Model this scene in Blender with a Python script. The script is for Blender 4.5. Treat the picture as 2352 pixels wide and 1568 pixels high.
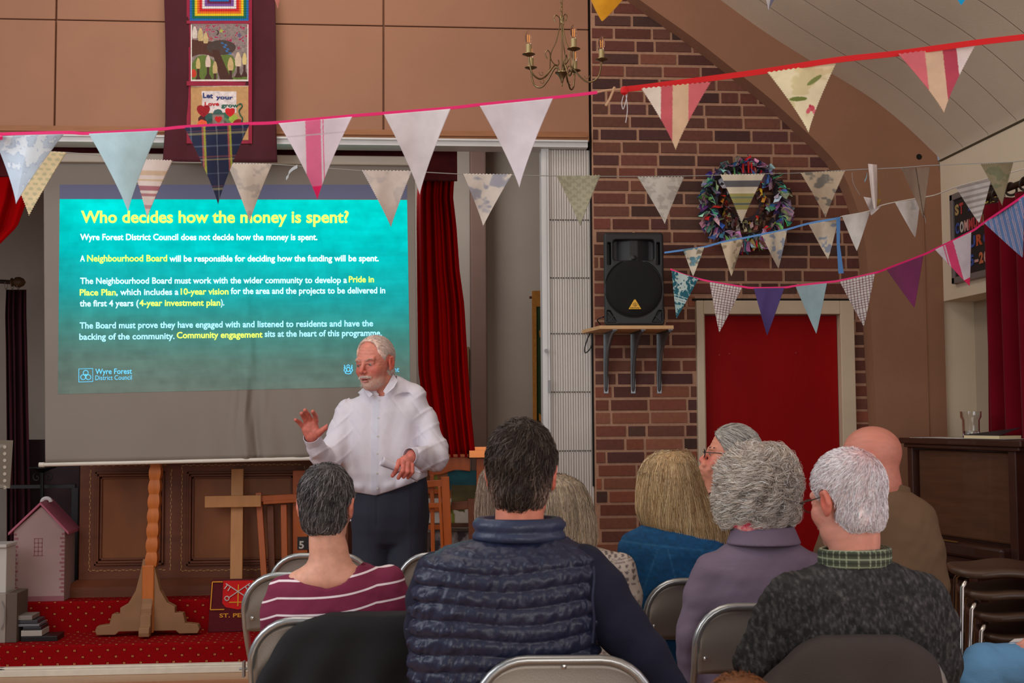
import bpy, math, random
import numpy as np
from mathutils import Vector, Matrix
random.seed(7); RNG = np.random.default_rng(7)
PI = math.pi
for _o in list(bpy.data.objects): bpy.data.objects.remove(_o)
SC = bpy.context.scene; COL = SC.collection

# ------------------------------------------------------------------ camera
FPX = 2800.0; YAW = math.radians(4.5); PITCH = math.atan(166/2800.0); ROLL = 0.006
CAM = Vector((0, 0, 1.42))
FW = Vector((math.sin(YAW)*math.cos(PITCH), math.cos(YAW)*math.cos(PITCH), math.sin(PITCH)))
R0 = Vector((math.cos(YAW), -math.sin(YAW), 0)); U0 = R0.cross(FW)
RT = R0*math.cos(ROLL) - U0*math.sin(ROLL); UP = U0*math.cos(ROLL) + R0*math.sin(ROLL)
cd = bpy.data.cameras.new('camera'); cam = bpy.data.objects.new('camera', cd); COL.objects.link(cam)
cd.sensor_width = 36; cd.lens = 36*FPX/2352; cd.clip_start = .05; cd.clip_end = 100
cam.matrix_world = Matrix.Translation(CAM) @ Matrix((RT, UP, -FW)).transposed().to_4x4()
cd.dof.use_dof = True; cd.dof.focus_distance = 6.0; cd.dof.aperture_fstop = 8.0
SC.camera = cam

# ------------------------------------------------------------------ light and exposure
SC.view_settings.view_transform = 'Standard'; SC.view_settings.look = 'None'
SC.view_settings.exposure = 0.0; SC.view_settings.gamma = 1.0
w = bpy.data.worlds.new('world'); SC.world = w; w.use_nodes = True
bg = w.node_tree.nodes['Background']; bg.inputs[0].default_value = (.80, .87, 1, 1); bg.inputs[1].default_value = .21
def area(name, loc, target, sx, sy, power, col, spread=180):
    l = bpy.data.lights.new(name, 'AREA'); l.shape = 'RECTANGLE'; l.size = sx; l.size_y = sy; l.energy = power
    l.color = col; l.spread = math.radians(spread)
    o = bpy.data.objects.new(name, l); COL.objects.link(o); o.location = loc
    o.rotation_euler = (Vector(target)-Vector(loc)).to_track_quat('-Z', 'Y').to_euler(); return o
area('window_light_left', (-3.4, 3.0, 2.9), (0.2, 5.4, 1.2), 3.2, 2.2, 92, (.93, .95, 1))
area('window_light_right', (2.85, 2.4, 2.0), (.3, 4.4, 1.1), 2.4, 1.4, 22, (.78, .80, 1))
area('hall_fill_light', (-0.4, 3.0, 4.8), (0.4, 4.4, 1.2), 2.6, 1.4, 36, (1, .91, .82))  # unseen warm fill from overhead, added to brighten the wall
area('front_overhead_light', (-.9, 5.6, 4.9), (-.9, 5.9, 0), 2.4, .7, 34, (1, .92, .84))  # unseen overhead light, placed so the tread is lit and the altar dark
area('rear_fill_light', (.6, -2.3, 1.7), (1.7, 5.0, 4.3), 3.0, 1.6, 105, (1, .94, .88))  # unseen fill behind the camera, added to lift the ceiling and backs
area('chancel_window_light', (-.2, 8.2, 3.3), (1.1, 9.2, 1.6), .8, .6, 16, (.95, .97, 1))

# ------------------------------------------------------------------ picture geometry helpers
def ray(px, py):
    return FW + RT*((px-1176)/FPX) + UP*((784-py)/FPX)
def P(px, py, d): return CAM + ray(px, py)*d
def PY(px, py, Y):
    r = ray(px, py); return CAM + r*((Y-CAM.y)/r.y)
def PX(px, py, X):
    r = ray(px, py); return CAM + r*((X-CAM.x)/r.x)
def PZ(px, py, Z):
    r = ray(px, py); return CAM + r*((Z-CAM.z)/r.z)
def srgb(c):
    o = []
    for v in c[:3]:
        v /= 255.0; o.append(v/12.92 if v <= .04045 else ((v+.055)/1.055)**2.4)
    return tuple(o)
def srgba(A):
    A = np.asarray(A, float)/255.0
    return np.where(A <= .04045, A/12.92, ((A+.055)/1.055)**2.4)

# ------------------------------------------------------------------ materials
MATS = {}
def mat(name, col=(200, 200, 200), rough=.6, metal=0, var=0.0, vscale=8, bump=0.0, bscale=60, attr=False,
        emit=0, spec=.5, sheen=0, trans=0, ior=1.45, stretch=None, col2=None, detail=4, alpha=1, coat=0, sss=0):
    if name in MATS: return MATS[name]
    m = bpy.data.materials.new(name); m.use_nodes = True; nt = m.node_tree; N = nt.nodes; Lk = nt.links
    b = N['Principled BSDF']; b.inputs['Roughness'].default_value = rough; b.inputs['Metallic'].default_value = metal
    b.inputs['Specular IOR Level'].default_value = spec
    b.inputs['Sheen Weight'].default_value = sheen; b.inputs['Transmission Weight'].default_value = trans
    b.inputs['IOR'].default_value = ior; b.inputs['Coat Weight'].default_value = coat
    b.inputs['Alpha'].default_value = alpha
    if sss:
        b.inputs['Subsurface Weight'].default_value = sss; b.inputs['Subsurface Radius'].default_value = (.012, .004, .002)
        b.inputs['Subsurface Scale'].default_value = 1.0
    c = srgb(col); out = None
    if attr:
        a = N.new('ShaderNodeAttribute'); a.attribute_name = 'Col'; out = a.outputs['Color']
    else:
        r = N.new('ShaderNodeRGB'); r.outputs[0].default_value = (*c, 1); out = r.outputs[0]
    tc = N.new('ShaderNodeTexCoord'); mp = N.new('ShaderNodeMapping'); Lk.new(tc.outputs['Object'], mp.inputs[0])
    if stretch: mp.inputs['Scale'].default_value = stretch
    if var or col2:
        n = N.new('ShaderNodeTexNoise'); n.inputs['Scale'].default_value = vscale; n.inputs['Detail'].default_value = detail
        Lk.new(mp.outputs[0], n.inputs['Vector'])
        if col2:
            rr = N.new('ShaderNodeValToRGB'); rr.color_ramp.elements[0].position = .38; rr.color_ramp.elements[1].position = .62
            rr.color_ramp.elements[0].color = (*c, 1); rr.color_ramp.elements[1].color = (*srgb(col2), 1)
            Lk.new(n.outputs['Fac'], rr.inputs[0]); out = rr.outputs[0]
        if var:
            mr = N.new('ShaderNodeMapRange'); mr.inputs['From Min'].default_value = .25; mr.inputs['From Max'].default_value = .75
            mr.inputs['To Min'].default_value = 1-var; mr.inputs['To Max'].default_value = 1+var
            Lk.new(n.outputs['Fac'], mr.inputs['Value'])
            mx = N.new('ShaderNodeVectorMath'); mx.operation = 'SCALE'; Lk.new(out, mx.inputs[0]); Lk.new(mr.outputs[0], mx.inputs['Scale']); out = mx.outputs[0]
    Lk.new(out, b.inputs['Base Color'])
    if emit:
        Lk.new(out, b.inputs['Emission Color']); b.inputs['Emission Strength'].default_value = emit
    if bump:
        n2 = N.new('ShaderNodeTexNoise'); n2.inputs['Scale'].default_value = bscale; n2.inputs['Detail'].default_value = 3
        Lk.new(mp.outputs[0], n2.inputs['Vector'])
        bp = N.new('ShaderNodeBump'); bp.inputs['Strength'].default_value = min(bump, 1); bp.inputs['Distance'].default_value = .004*max(bump, 1)
        Lk.new(n2.outputs['Fac'], bp.inputs['Height']); Lk.new(bp.outputs[0], b.inputs['Normal'])
    MATS[name] = m; return m

# ------------------------------------------------------------------ object helpers
def tag(o, label=None, cat=None, group=None, kind=None):
    if label: o['label'] = label
    if cat: o['category'] = cat
    if group: o['group'] = group
    if kind: o['kind'] = kind
    return o
def thing(name, loc, label, cat, group=None, rz=0):
    o = bpy.data.objects.new(name, None); o.empty_display_size = .1; COL.objects.link(o)
    o.location = loc; o.rotation_euler = (0, 0, rz); return tag(o, label, cat, group)
class NX:
    """small node-expression helper: arithmetic on sockets"""
    nt = None
    def __init__(s, v): s.v = v
    def _op(s, o, op):
        n = NX.nt.nodes.new('ShaderNodeMath'); n.operation = op
        for i, q in enumerate((s, o)):
            if isinstance(q, NX): NX.nt.links.new(q.v, n.inputs[i])
            elif q is not None: n.inputs[i].default_value = float(q)
        return NX(n.outputs[0])
    def __add__(s, o): return s._op(o, 'ADD')
    def __sub__(s, o): return s._op(o, 'SUBTRACT')
    def __mul__(s, o): return s._op(o, 'MULTIPLY')
    def mod(s, o): return s._op(o, 'FLOORED_MODULO')
    def lt(s, o): return s._op(o, 'LESS_THAN')
    def abs(s): return s._op(None, 'ABSOLUTE')
    def max(s, o): return s._op(o, 'MAXIMUM')
    def sin(s): return s._op(None, 'SINE')
def pattern(m, fn):
    """overlay colours where fn(x, y, z) is 1; fn returns list of (mask, colour)"""
    nt = m.node_tree; NX.nt = nt; b = nt.nodes['Principled BSDF']; tc = nt.nodes.new('ShaderNodeTexCoord'); sp = nt.nodes.new('ShaderNodeSeparateXYZ'); nt.links.new(tc.outputs['Object'], sp.inputs[0])
    src = b.inputs['Base Color'].links[0].from_socket
    for k, c in fn(*(NX(sp.outputs[i]) for i in range(3))):
        mx = nt.nodes.new('ShaderNodeMixRGB'); nt.links.new(k.v, mx.inputs[0]); nt.links.new(src, mx.inputs[1]); mx.inputs[2].default_value = (*srgb(c), 1); src = mx.outputs[0]
    nt.links.new(src, b.inputs['Base Color']); return m
def bmat(o): return Matrix.Translation(o.location) @ o.rotation_euler.to_matrix().to_4x4()
def mk(name, V, F, m, parent=None, local=False, smooth=False, cols=None, solid=0, bevel=0, label=None, sub=0):
    me = bpy.data.meshes.new(name)
    V = np.asarray(V, dtype=np.float32).reshape(-1, 3)
    if isinstance(F, np.ndarray):
        nv = F.shape[1]; me.vertices.add(len(V)); me.vertices.foreach_set('co', V.ravel())
        me.loops.add(F.size); me.loops.foreach_set('vertex_index', F.ravel().astype(np.int32))
        me.polygons.add(len(F)); me.polygons.foreach_set('loop_start', (np.arange(len(F))*nv).astype(np.int32))
        me.polygons.foreach_set('loop_total', np.full(len(F), nv, np.int32)); me.update(calc_edges=True)
    else:
        me.from_pydata([tuple(map(float, v)) for v in V], [], [tuple(int(i) for i in f) for f in F]); me.update()
    if cols is not None:
        at = me.color_attributes.new('Col', 'FLOAT_COLOR', 'POINT')
        C4 = np.ones((len(V), 4), np.float32); C4[:, :3] = srgba(cols); at.data.foreach_set('color', C4.ravel())
    if smooth: me.polygons.foreach_set('use_smooth', np.ones(len(me.polygons), bool))
    if m: me.materials.append(m)
    o = bpy.data.objects.new(name, me); COL.objects.link(o)
    if parent is not None:
        o.parent = parent
        if not local: o.matrix_parent_inverse = full(parent).inverted()
    if bevel:
        b = o.modifiers.new('b', 'BEVEL'); b.width = bevel; b.segments = 2; b.limit_method = 'ANGLE'
    if solid:
        s = o.modifiers.new('s', 'SOLIDIFY'); s.thickness = solid; s.offset = 0
    if sub:
        s = o.modifiers.new('u', 'SUBSURF'); s.levels = sub; s.render_levels = sub
    if label: o['label'] = label
    return o
def full(o):
    M = bmat(o)
    return full(o.parent) @ o.matrix_parent_inverse @ M if o.parent else M

class MB:
    """collects shapes into one mesh"""
    def __init__(s): s.V = []; s.F = []; s.C = []
    def add(s, V, F, col=None):
        k = len(s.V); s.V += [tuple(v) for v in V]; s.F += [tuple(i+k for i in f) for f in F]
        s.C += [col or (200, 200, 200)]*len(V)
    def hexa(s, c8, col=None):
        s.add(c8, [(0, 3, 2, 1), (4, 5, 6, 7), (0, 1, 5, 4), (1, 2, 6, 5), (2, 3, 7, 6), (3, 0, 4, 7)], col)
    def box(s, a, b, col=None):
        x0, y0, z0 = a; x1, y1, z1 = b
        s.hexa([(x0, y0, z0), (x1, y0, z0), (x1, y1, z0), (x0, y1, z0), (x0, y0, z1), (x1, y0, z1), (x1, y1, z1), (x0, y1, z1)], col)
    def bar(s, a, b, w, t, side=(1, 0, 0), col=None):
        a = Vector(a); b = Vector(b); d = (b-a).normalized(); sd = Vector(side); sd = (sd-d*sd.dot(d)).normalized(); n = d.cross(sd)
        q = [a+sd*i*w/2+n*j*t/2 for i, j in ((-1, -1), (1, -1), (1, 1), (-1, 1))]+[b+sd*i*w/2+n*j*t/2 for i, j in ((-1, -1), (1, -1), (1, 1), (-1, 1))]
        s.hexa(q, col)
    def prism(s, pts, off, col=None):
        n = len(pts); off = Vector(off); A = [Vector(p) for p in pts]; B = [p+off for p in A]
        s.add(A+B, [tuple(range(n))[::-1], tuple(range(n, 2*n))]+[(i, (i+1) % n, n+(i+1) % n, n+i) for i in range(n)], col)
    def tube(s, pts, r, n=10, closed=False, caps=True, col=None):
        pts = [Vector(p) for p in pts]; m = len(pts); rr = r if isinstance(r, (list, tuple)) else [r]*m
        T = []
        for i in range(m):
            if closed: t = pts[(i+1) % m]-pts[i-1]
            else: t = pts[min(i+1, m-1)]-pts[max(i-1, 0)]
            T.append(t.normalized() if t.length > 1e-9 else Vector((0, 0, 1)))
        u = T[0].orthogonal().normalized(); V = []
        for i in range(m):
            u = (u-T[i]*u.dot(T[i])).normalized(); v = T[i].cross(u)
            for k in range(n):
                a = 2*PI*k/n; V.append(pts[i]+(u*math.cos(a)+v*math.sin(a))*rr[i])
        F = []
        for i in range(m if closed else m-1):
            j = (i+1) % m
            for k in range(n):
                F.append((i*n+k, i*n+(k+1) % n, j*n+(k+1) % n, j*n+k))
        if caps and not closed: F += [tuple(range(n))[::-1], tuple(range((m-1)*n, m*n))]
        s.add(V, F, col)
    def lathe(s, prof, c, axis=(0, 0, 1), n=24, col=None):
        c = Vector(c); ax = Vector(axis).normalized(); u = ax.orthogonal().normalized(); v = ax.cross(u); V = []; m = len(prof)
        for r, z in prof:
            for k in range(n):
                a = 2*PI*k/n; V.append(c+ax*z+(u*math.cos(a)+v*math.sin(a))*max(r, 1e-5))
        F = [(i*n+k, i*n+(k+1) % n, (i+1)*n+(k+1) % n, (i+1)*n+k) for i in range(m-1) for k in range(n)]
        F += [tuple(range(n))[::-1], tuple(range((m-1)*n, m*n))]
        s.add(V, F, col)
    def build(s, name, m, parent=None, local=False, smooth=False, bevel=0, label=None, cols=False, solid=0):
        o = mk(name, s.V, s.F, m, parent, local, smooth, cols=s.C if cols else None, bevel=bevel, label=label, solid=solid)
        if smooth and not bevel:
            pass
        return o
def auto(o, ang=40):
    """shade smooth but keep edges sharper than ang"""
    me = o.data; me.polygons.foreach_set('use_smooth', np.ones(len(me.polygons), bool))
    me.set_sharp_from_angle(angle=math.radians(ang)); return o
def smoothcurve(pts, n=8):
    """Catmull-Rom through points"""
    p = [Vector(q) for q in pts]; out = []
    for i in range(len(p)-1):
        a = p[max(i-1, 0)]; b = p[i]; c = p[i+1]; d = p[min(i+2, len(p)-1)]
        for k in range(n):
            t = k/n
            out.append(.5*((2*b)+(c-a)*t+(2*a-5*b+4*c-d)*t*t+(3*b-a-3*c+d)*t**3))
    out.append(p[-1]); return out

# value noise
def _h(i, j, s): 
    x = (i*374761393 + j*668265263 + s*1442695041).astype(np.int64) & 0xffffffff
    x = ((x ^ (x >> 13))*1274126177) & 0xffffffff
    return ((x ^ (x >> 16)) & 0xffff)/65535.0
def vn(x, y, s=0):
    x = np.asarray(x, float); y = np.asarray(y, float)
    i = np.floor(x).astype(np.int64); j = np.floor(y).astype(np.int64); u = x-i; v = y-j
    u = u*u*(3-2*u); v = v*v*(3-2*v)
    return (_h(i, j, s)*(1-u)+_h(i+1, j, s)*u)*(1-v)+(_h(i, j+1, s)*(1-u)+_h(i+1, j+1, s)*u)*v
def fbm(x, y, s=0, o=4):
    r = 0; a = .5
    for k in range(o): r = r+a*vn(x*2**k, y*2**k, s+k*17); a /= 2
    return r/(1-.5**o)

# ------------------------------------------------------------------ text
_FD = [0]
def text_mesh(s, bold=.0):
    """flat text outline: returns verts (x 0..1 over its width, z in units of cap height) and faces"""
    c = bpy.data.curves.new('t', 'FONT'); c.body = s; c.size = 1; c.offset = bold; c.resolution_u = 3
    o = bpy.data.objects.new('t', c); COL.objects.link(o)
    dg = bpy.context.evaluated_depsgraph_get(); me = bpy.data.meshes.new_from_object(o.evaluated_get(dg))
    V = np.array([v.co[:] for v in me.vertices]); F = [tuple(p.vertices) for p in me.polygons]
    bpy.data.objects.remove(o); bpy.data.curves.remove(c); bpy.data.meshes.remove(me)
    if len(V) == 0: return np.zeros((0, 3)), []
    x0, x1 = V[:, 0].min(), V[:, 0].max(); V[:, 0] = (V[:, 0]-x0)/(x1-x0); V[:, 1] /= .72
    return V, F

# ------------------------------------------------------------------ implicit surfaces (for bodies, heads, cloth)
def smin(a, b, k):
    h = np.clip(.5+.5*(b-a)/k, 0, 1); return b*(1-h)+a*h-k*h*(1-h)
def smax(a, b, k): return -smin(-a, -b, k)
def ell(Q, c, r):
    q = (Q-np.array(c, np.float32)); r = np.array(r, np.float32)
    k0 = np.linalg.norm(q/r, axis=1); k1 = np.linalg.norm(q/(r*r), axis=1)+1e-9
    return k0*(k0-1)/k1
def cap(Q, a, b, ra, rb):
    a = np.array(a, np.float32); b = np.array(b, np.float32); ba = b-a; pa = Q-a
    t = np.clip(pa@ba/(ba@ba+1e-12), 0, 1)
    return np.linalg.norm(pa-t[:, None]*ba, axis=1)-(ra+(rb-ra)*t)
def limb(Q, pts, k=.01):
    d = None
    for i in range(len(pts)-1):
        e = cap(Q, pts[i][:3], pts[i+1][:3], pts[i][3], pts[i+1][3]); d = e if d is None else smin(d, e, k)
    return d
def nets(f, lo, hi, h):
    lo = np.array(lo, float); hi = np.array(hi, float); n = [int(math.ceil((hi[i]-lo[i])/h))+1 for i in range(3)]
    ax = [(lo[i]+h*np.arange(n[i])).astype(np.float32) for i in range(3)]
    G = np.stack(np.meshgrid(*ax, indexing='ij'), -1).reshape(-1, 3)
    V = np.concatenate([f(G[i:i+400000]) for i in range(0, len(G), 400000)]).reshape(n); del G
    V = V.copy()
    for a in range(3):
        sl = [slice(None)]*3
        sl[a] = 0; V[tuple(sl)] = np.maximum(V[tuple(sl)], h*.3); sl[a] = -1; V[tuple(sl)] = np.maximum(V[tuple(sl)], h*.3)
    nc = [k-1 for k in n]; acc = np.zeros(nc+[3], np.float32); cnt = np.zeros(nc, np.float32)
    for a in range(3):
        b, c = [k for k in range(3) if k != a]
        for ob in (0, 1):
            for oc in (0, 1):
                s0 = [None]*3; s1 = [None]*3
                s0[a] = slice(0, nc[a]); s1[a] = slice(1, nc[a]+1)
                s0[b] = s1[b] = slice(ob, nc[b]+ob); s0[c] = s1[c] = slice(oc, nc[c]+oc)
                A = V[tuple(s0)]; B = V[tuple(s1)]; m = (A < 0) != (B < 0)
                t = A[m]/(A[m]-B[m]); acc[m, a] += t; acc[m, b] += ob; acc[m, c] += oc; cnt[m] += 1
    act = cnt > 0; idx = np.full(nc, -1, np.int64); ii = np.argwhere(act); idx[act] = np.arange(len(ii))
    VV = (ii+acc[act]/cnt[act][:, None])*h+lo
    Q = []
    for a in range(3):
        b, c = [(1, 2), (2, 0), (0, 1)][a]
        s0 = [slice(1, nc[k]) for k in range(3)]; s1 = [slice(1, nc[k]) for k in range(3)]
        s0[a] = slice(0, nc[a]); s1[a] = slice(1, nc[a]+1)
        A = V[tuple(s0)]; B = V[tuple(s1)]
        for flip, m in ((0, (A < 0) & (B >= 0)), (1, (A >= 0) & (B < 0))):
            g = np.argwhere(m)
            if not len(g): continue
            off = np.ones(3, int); off[a] = 0; g = g+off
            eb = np.zeros(3, int); eb[b] = 1; ec = np.zeros(3, int); ec[c] = 1
            q = np.stack([idx[tuple((g-eb-ec).T)], idx[tuple((g-ec).T)], idx[tuple(g.T)], idx[tuple((g-eb).T)]], 1)
            Q.append(q[:, ::-1] if flip else q)
    return VV.astype(np.float32), np.concatenate(Q)
def wr(Q, f, s=0, st=(1, 1, 1)):
    """smooth wrinkle noise, -1..1"""
    x, y, z = (Q[:, i]*f*st[i] for i in range(3))
    a = np.sin(x*1.3+2.1*np.sin(z*.9+s)+s*1.7)+np.sin(z*1.7+1.8*np.sin(y*1.1+x*.7+s*2.3))+np.sin(y*1.5+x*1.1+1.5*np.sin(z*1.3-s))
    b = np.sin(x*2.7-z*1.9+1.3*np.sin(y*2.3+s))+np.sin(z*3.1+y*2.2+s*3)
    return (a/3+b*.25)/1.3
def grad(f, p, e=.0015):
    g = np.stack([f(p+np.array(v, np.float32)*e)-f(p-np.array(v, np.float32)*e) for v in ((1, 0, 0), (0, 1, 0), (0, 0, 1))], 1)
    return g/(np.linalg.norm(g, axis=1)[:, None]+1e-9)
# ================================================================== the setting
YW = 7.0; XS = 3.07; YR = 6.87
def struct(o): o['kind'] = 'structure'; return o
M_wall = mat('brown_painted_board', (158, 112, 86), .8, var=.05, vscale=3, bump=.25, bscale=160)
M_rib = mat('brown_painted_plaster', (150, 106, 80), .8, var=.06, vscale=4, bump=.3, bscale=90)
M_cream = mat('cream_ceiling_paint', (214, 196, 172), .85, var=.05, vscale=3, bump=.2, bscale=120)
M_side = mat('cream_wall_paint', (222, 204, 176), .85, var=.04, vscale=4, bump=.2, bscale=120)
M_dark = mat('dark_gap', (22, 16, 14), .9)
M_white = mat('white_gloss_paint', (214, 205, 192), .45, var=.04, vscale=12)
M_track = mat('white_metal_track', (205, 203, 200), .35, var=.04, vscale=10)
M_chancel = mat('grey_chancel_plaster', (168, 154, 140), .9, var=.06, vscale=2.5, bump=.2, bscale=120)
# floor
def wood_floor():
    m = mat('varnished_floorboards', (176, 128, 84), .28, var=.16, vscale=3, stretch=(1, 14, 1), coat=.3)
    return m
mb = MB(); mb.box((-6, -3, -.1), (XS+.3, 7.0, 0)); struct(mb.build('floor', wood_floor()))
# panelled upper wall
zr = PY(700, 318, YW).z; xb = PY(1360, 300, YW).x
mb = MB(); xg = [-6, PY(-627, 150, YW).x, PY(127, 150, YW).x, PY(881, 150, YW).x, xb-.012]; zg = [zr, PY(700, 56, YW).z, PY(700, 56, YW).z+1.22, 6.2]
mb.box((-6, YW+.03, zr), (xb-.02, YW+.2, 6.2))
for i in range(4):
    for j in range(3):
        mb.box((xg[i]+.005, YW, zg[j]+(.003 if j else 0)), (xg[i+1]-.005, YW+.04, zg[j+1]-.003))
struct(mb.build('wall_chancel_arch', M_wall, bevel=.004))
mb = MB(); mb.box((xb-.014, YW+.02, 1.0), (xb+.004, YW+.2, 6.2)); struct(mb.build('trim_4', M_dark))
z1 = PY(700, 297, YW).z
mb = MB(); mb.box((-6, YW-.018, zr), (xb-.02, YW, z1)); mb.box((-6, YW-.03, zr+.018), (xb-.03, YW-.005, zr+.03)); struct(mb.build('trim_1', mat('brown_wood_rail', (150, 98, 62), .6, var=.12, vscale=6, stretch=(1, 8, 8)), bevel=.002))
z2 = PY(700, 334, YW).z
mb = MB(); mb.box((-6, YW-.03, z2), (xb-.03, YW+.12, zr)); mb.box((-6, YW-.045, zr-.012), (xb-.03, YW, zr)); struct(mb.build('trim_2', M_track, bevel=.002))
# bottom track of the folding partition
mb = MB(); mb.box((-6, YW-.05, 0), (1.0, YW+.02, .035)); mb.box((-6, YW-.02, .035), (1.0, YW+.02, .045)); struct(mb.build('trim_3', mat('white_floor_track', (225, 215, 196), .5, var=.08, vscale=20), bevel=.003))

# brick wall
def brick_wall():
    x0 = xb+.004; x1 = XS; ch = .0755; zt = 6.2
    dx0 = PY(1600, 900, YW).x; dx1 = PY(1963, 900, YW).x; dz = PY(1780, 690, YW).z
    V = []; F = []; C = []
    pal = [(98, 56, 46), (90, 50, 42), (106, 58, 46), (82, 48, 44), (110, 66, 50), (98, 60, 48), (78, 50, 42)]
    pal2 = [(130, 72, 52), (120, 66, 48), (136, 82, 60), (112, 62, 48), (126, 78, 58)]
    def quad(p, col):
        k = len(V); V.extend(p); C.extend([col]*len(p)); return k
    r = 0; z = 0
    while z < zt:
        x = x0-.235*random.random()-(.117 if r % 2 else 0); 
        while x < x1:
            L = .215 if random.random() < .78 else .1025
            a = max(x, x0); b = min(x+L, x1); x += L+.012
            if b-a < .02: continue
            segs = [(a, b)]
            if z+.02 < dz and z+.065 > 0:
                segs = []
                if a < dx0: segs.append((a, min(b, dx0)))
                if b > dx1: segs.append((max(a, dx1), b))
            for a2, b2 in segs:
                if b2-a2 < .015: continue
                zz0 = z; zz1 = z+.0635+random.uniform(-.001, .001); low = np.clip((2.2-z)/1.2, 0, 1)
                c = random.choice(pal2 if random.random() < low*.8 else pal); f = random.uniform(.86, 1.16); c = tuple(min(255, v*f) for v in c)
                yy = YW+random.uniform(-.0015, .0015); e = .0035; g = [random.uniform(-.0015, .0015) for _ in range(8)]
                k = quad([(a2+g[0], yy+.012, zz0+g[1]), (b2+g[2], yy+.012, zz0+g[1]), (b2+g[2], yy+.012, zz1+g[3]), (a2+g[0], yy+.012, zz1+g[3]),
                          (a2+e, yy, zz0+e), (b2-e, yy, zz0+e), (b2-e, yy, zz1-e), (a2+e, yy, zz1-e)], c)
                F.extend([(k+4, k+5, k+6, k+7), (k, k+1, k+5, k+4), (k+1, k+2, k+6, k+5), (k+2, k+3, k+7, k+6), (k+3, k, k+4, k+7)])
        z += ch; r += 1
    mc = (172, 130, 104)
    for (a, b, za, zb_) in ((x0-.006, dx0, 0, dz), (dx1, x1, 0, dz), (x0-.006, x1, dz, zt)):
        k = len(V); V.extend([(a, YW+.006, za), (b, YW+.006, za), (b, YW+.006, zb_), (a, YW+.006, zb_), (a, YW+.22, za), (b, YW+.22, za), (b, YW+.22, zb_), (a, YW+.22, zb_)])
        C.extend([mc]*8); F.extend([(k, k+1, k+2, k+3), (k+4, k+7, k+6, k+5), (k, k+4, k+5, k+1), (k+3, k+2, k+6, k+7), (k, k+3, k+7, k+4), (k+1, k+5, k+6, k+2)])
    m = mat('red_brick', attr=True, rough=.85, var=.14, vscale=45, bump=.5, bscale=200)
    return struct(mk('wall_brick', V, F, m, cols=C))
brick_wall()
# door set in the brick wall
def door():
    fr = mat('cream_gloss_frame', (204, 184, 156), .5, var=.05, vscale=9)
    A = lambda x, y, dy=0: PY(x, y, YW+dy)
    xl, xr = A(1600, 900).x, A(1962, 900).x; zt = A(1780, 691).z; il, ir = A(1617, 900).x, A(1930, 900).x; it = A(1780, 722).z
    r = thing('door_1', ((xl+xr)/2, YW, 0), 'dark red door in a cream frame in the brick wall', 'door'); r['kind'] = 'structure'
    mb = MB(); mb.box((xl, YW-.03, 0), (il, YW+.1, zt)); mb.box((ir, YW-.03, 0), (xr, YW+.1, zt)); mb.box((il, YW-.03, it), (ir, YW+.1, zt))
    mb.box((il, YW-.015, 0), (il+.008, YW+.1, it)); mb.build('door_frame', fr, r, bevel=.004)
    mb = MB(); mb.box((il+.002, YW+.03, 0), (ir-.002, YW+.07, it-.003))
    mb.build('door_leaf', mat('dark_red_gloss_door', (142, 0, 2), .6, spec=.15, var=.06, vscale=10, bump=.15, bscale=80, stretch=(1, 1, .2)), r, bevel=.002)
    mb = MB()
    for x, y in ((1652, 815), (1675, 812), (1828, 810)): mb.lathe([(.004, 0), (.004, -.003), (.0, -.004)], A(x, y, .03), (0, 1, 0), 8)
    mb.build('screw_cover', mat('screw_red', (160, 50, 50), .5), r)
    mb = MB(); mb.box((xl-.02, YW-.005, zt), (xr+.01, YW+.05, zt+.014)); mb.build('lintel_gap', M_dark, r)
door()
# curved rib (half portal) in front of the brick wall
def rib():
    inner = [(1000, -360), (1200, -215), (1400, -60), (1456, -10), (1590, 85), (1677, 153), (1764, 222), (1847, 298), (1900, 350), (1935, 395), (1966, 470), (1982, 530), (1992, 600), (2002, 760), (2013, 960), (2026, 1250)]
    outer = [(1000, -450), (1250, -280), (1480, -125), (1560, -68), (1655, 0), (1752, 70), (1859, 138), (1979, 211), (2041, 256), (2099, 306), (2165, 370)]
    ip = [PY(x, y, YR) for x, y in inner]; op = [PY(x, y, YR) for x, y in outer]
    sm = lambda pts: [Vector((p.x, YR, p.z)) for p in smoothcurve(pts, 5)]
    ip = sm(ip); ip.append(Vector((ip[-1].x+.01, YR, 0))); op = sm(op); op[-1].x = XS; op.append(Vector((XS, YR, 0)))
    poly = ip+op[::-1]
    # triangulate by resampled strips
    n = 60
    def resample(pts):
        d = [0]
        for a, b in zip(pts, pts[1:]): d.append(d[-1]+(b-a).length)
        out = []; j = 0
        for i in range(n+1):
            t = d[-1]*i/n
            while j < len(d)-2 and d[j+1] < t: j += 1
            out.append(pts[j].lerp(pts[j+1], (t-d[j])/max(d[j+1]-d[j], 1e-9)))
        return out
    a = resample(ip); b = resample(op); V = []; F = []
    for i in range(n+1): V += [a[i], b[i], a[i]+Vector((0, YW-YR+.02, 0)), b[i]+Vector((0, YW-YR+.02, 0))]
    for i in range(n):
        k = i*4; l = k+4
        F += [(k, k+1, l+1, l), (k+2, k, l, l+2), (k+1, k+3, l+3, l+1), (k+3, k+2, l+2, l+3)]
    struct(mk('wall_rib', V, F, M_rib))
    mb = MB(); c = PY(2111, 360, YR-.001); mb.lathe([(.017, -.001), (.017, .0)], c, (0, 1, 0), 20); struct(mb.build('trim_5', M_dark))
    mb = MB(); p = PY(2122, 560, YR); mb.box((p.x-.004, YR-.006, 0), (p.x+.001, YR, PY(2122, 420, YR).z)); mb.build('trim_6', M_rib)['kind'] = 'structure'
    return op
RIBO = rib()
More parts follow.
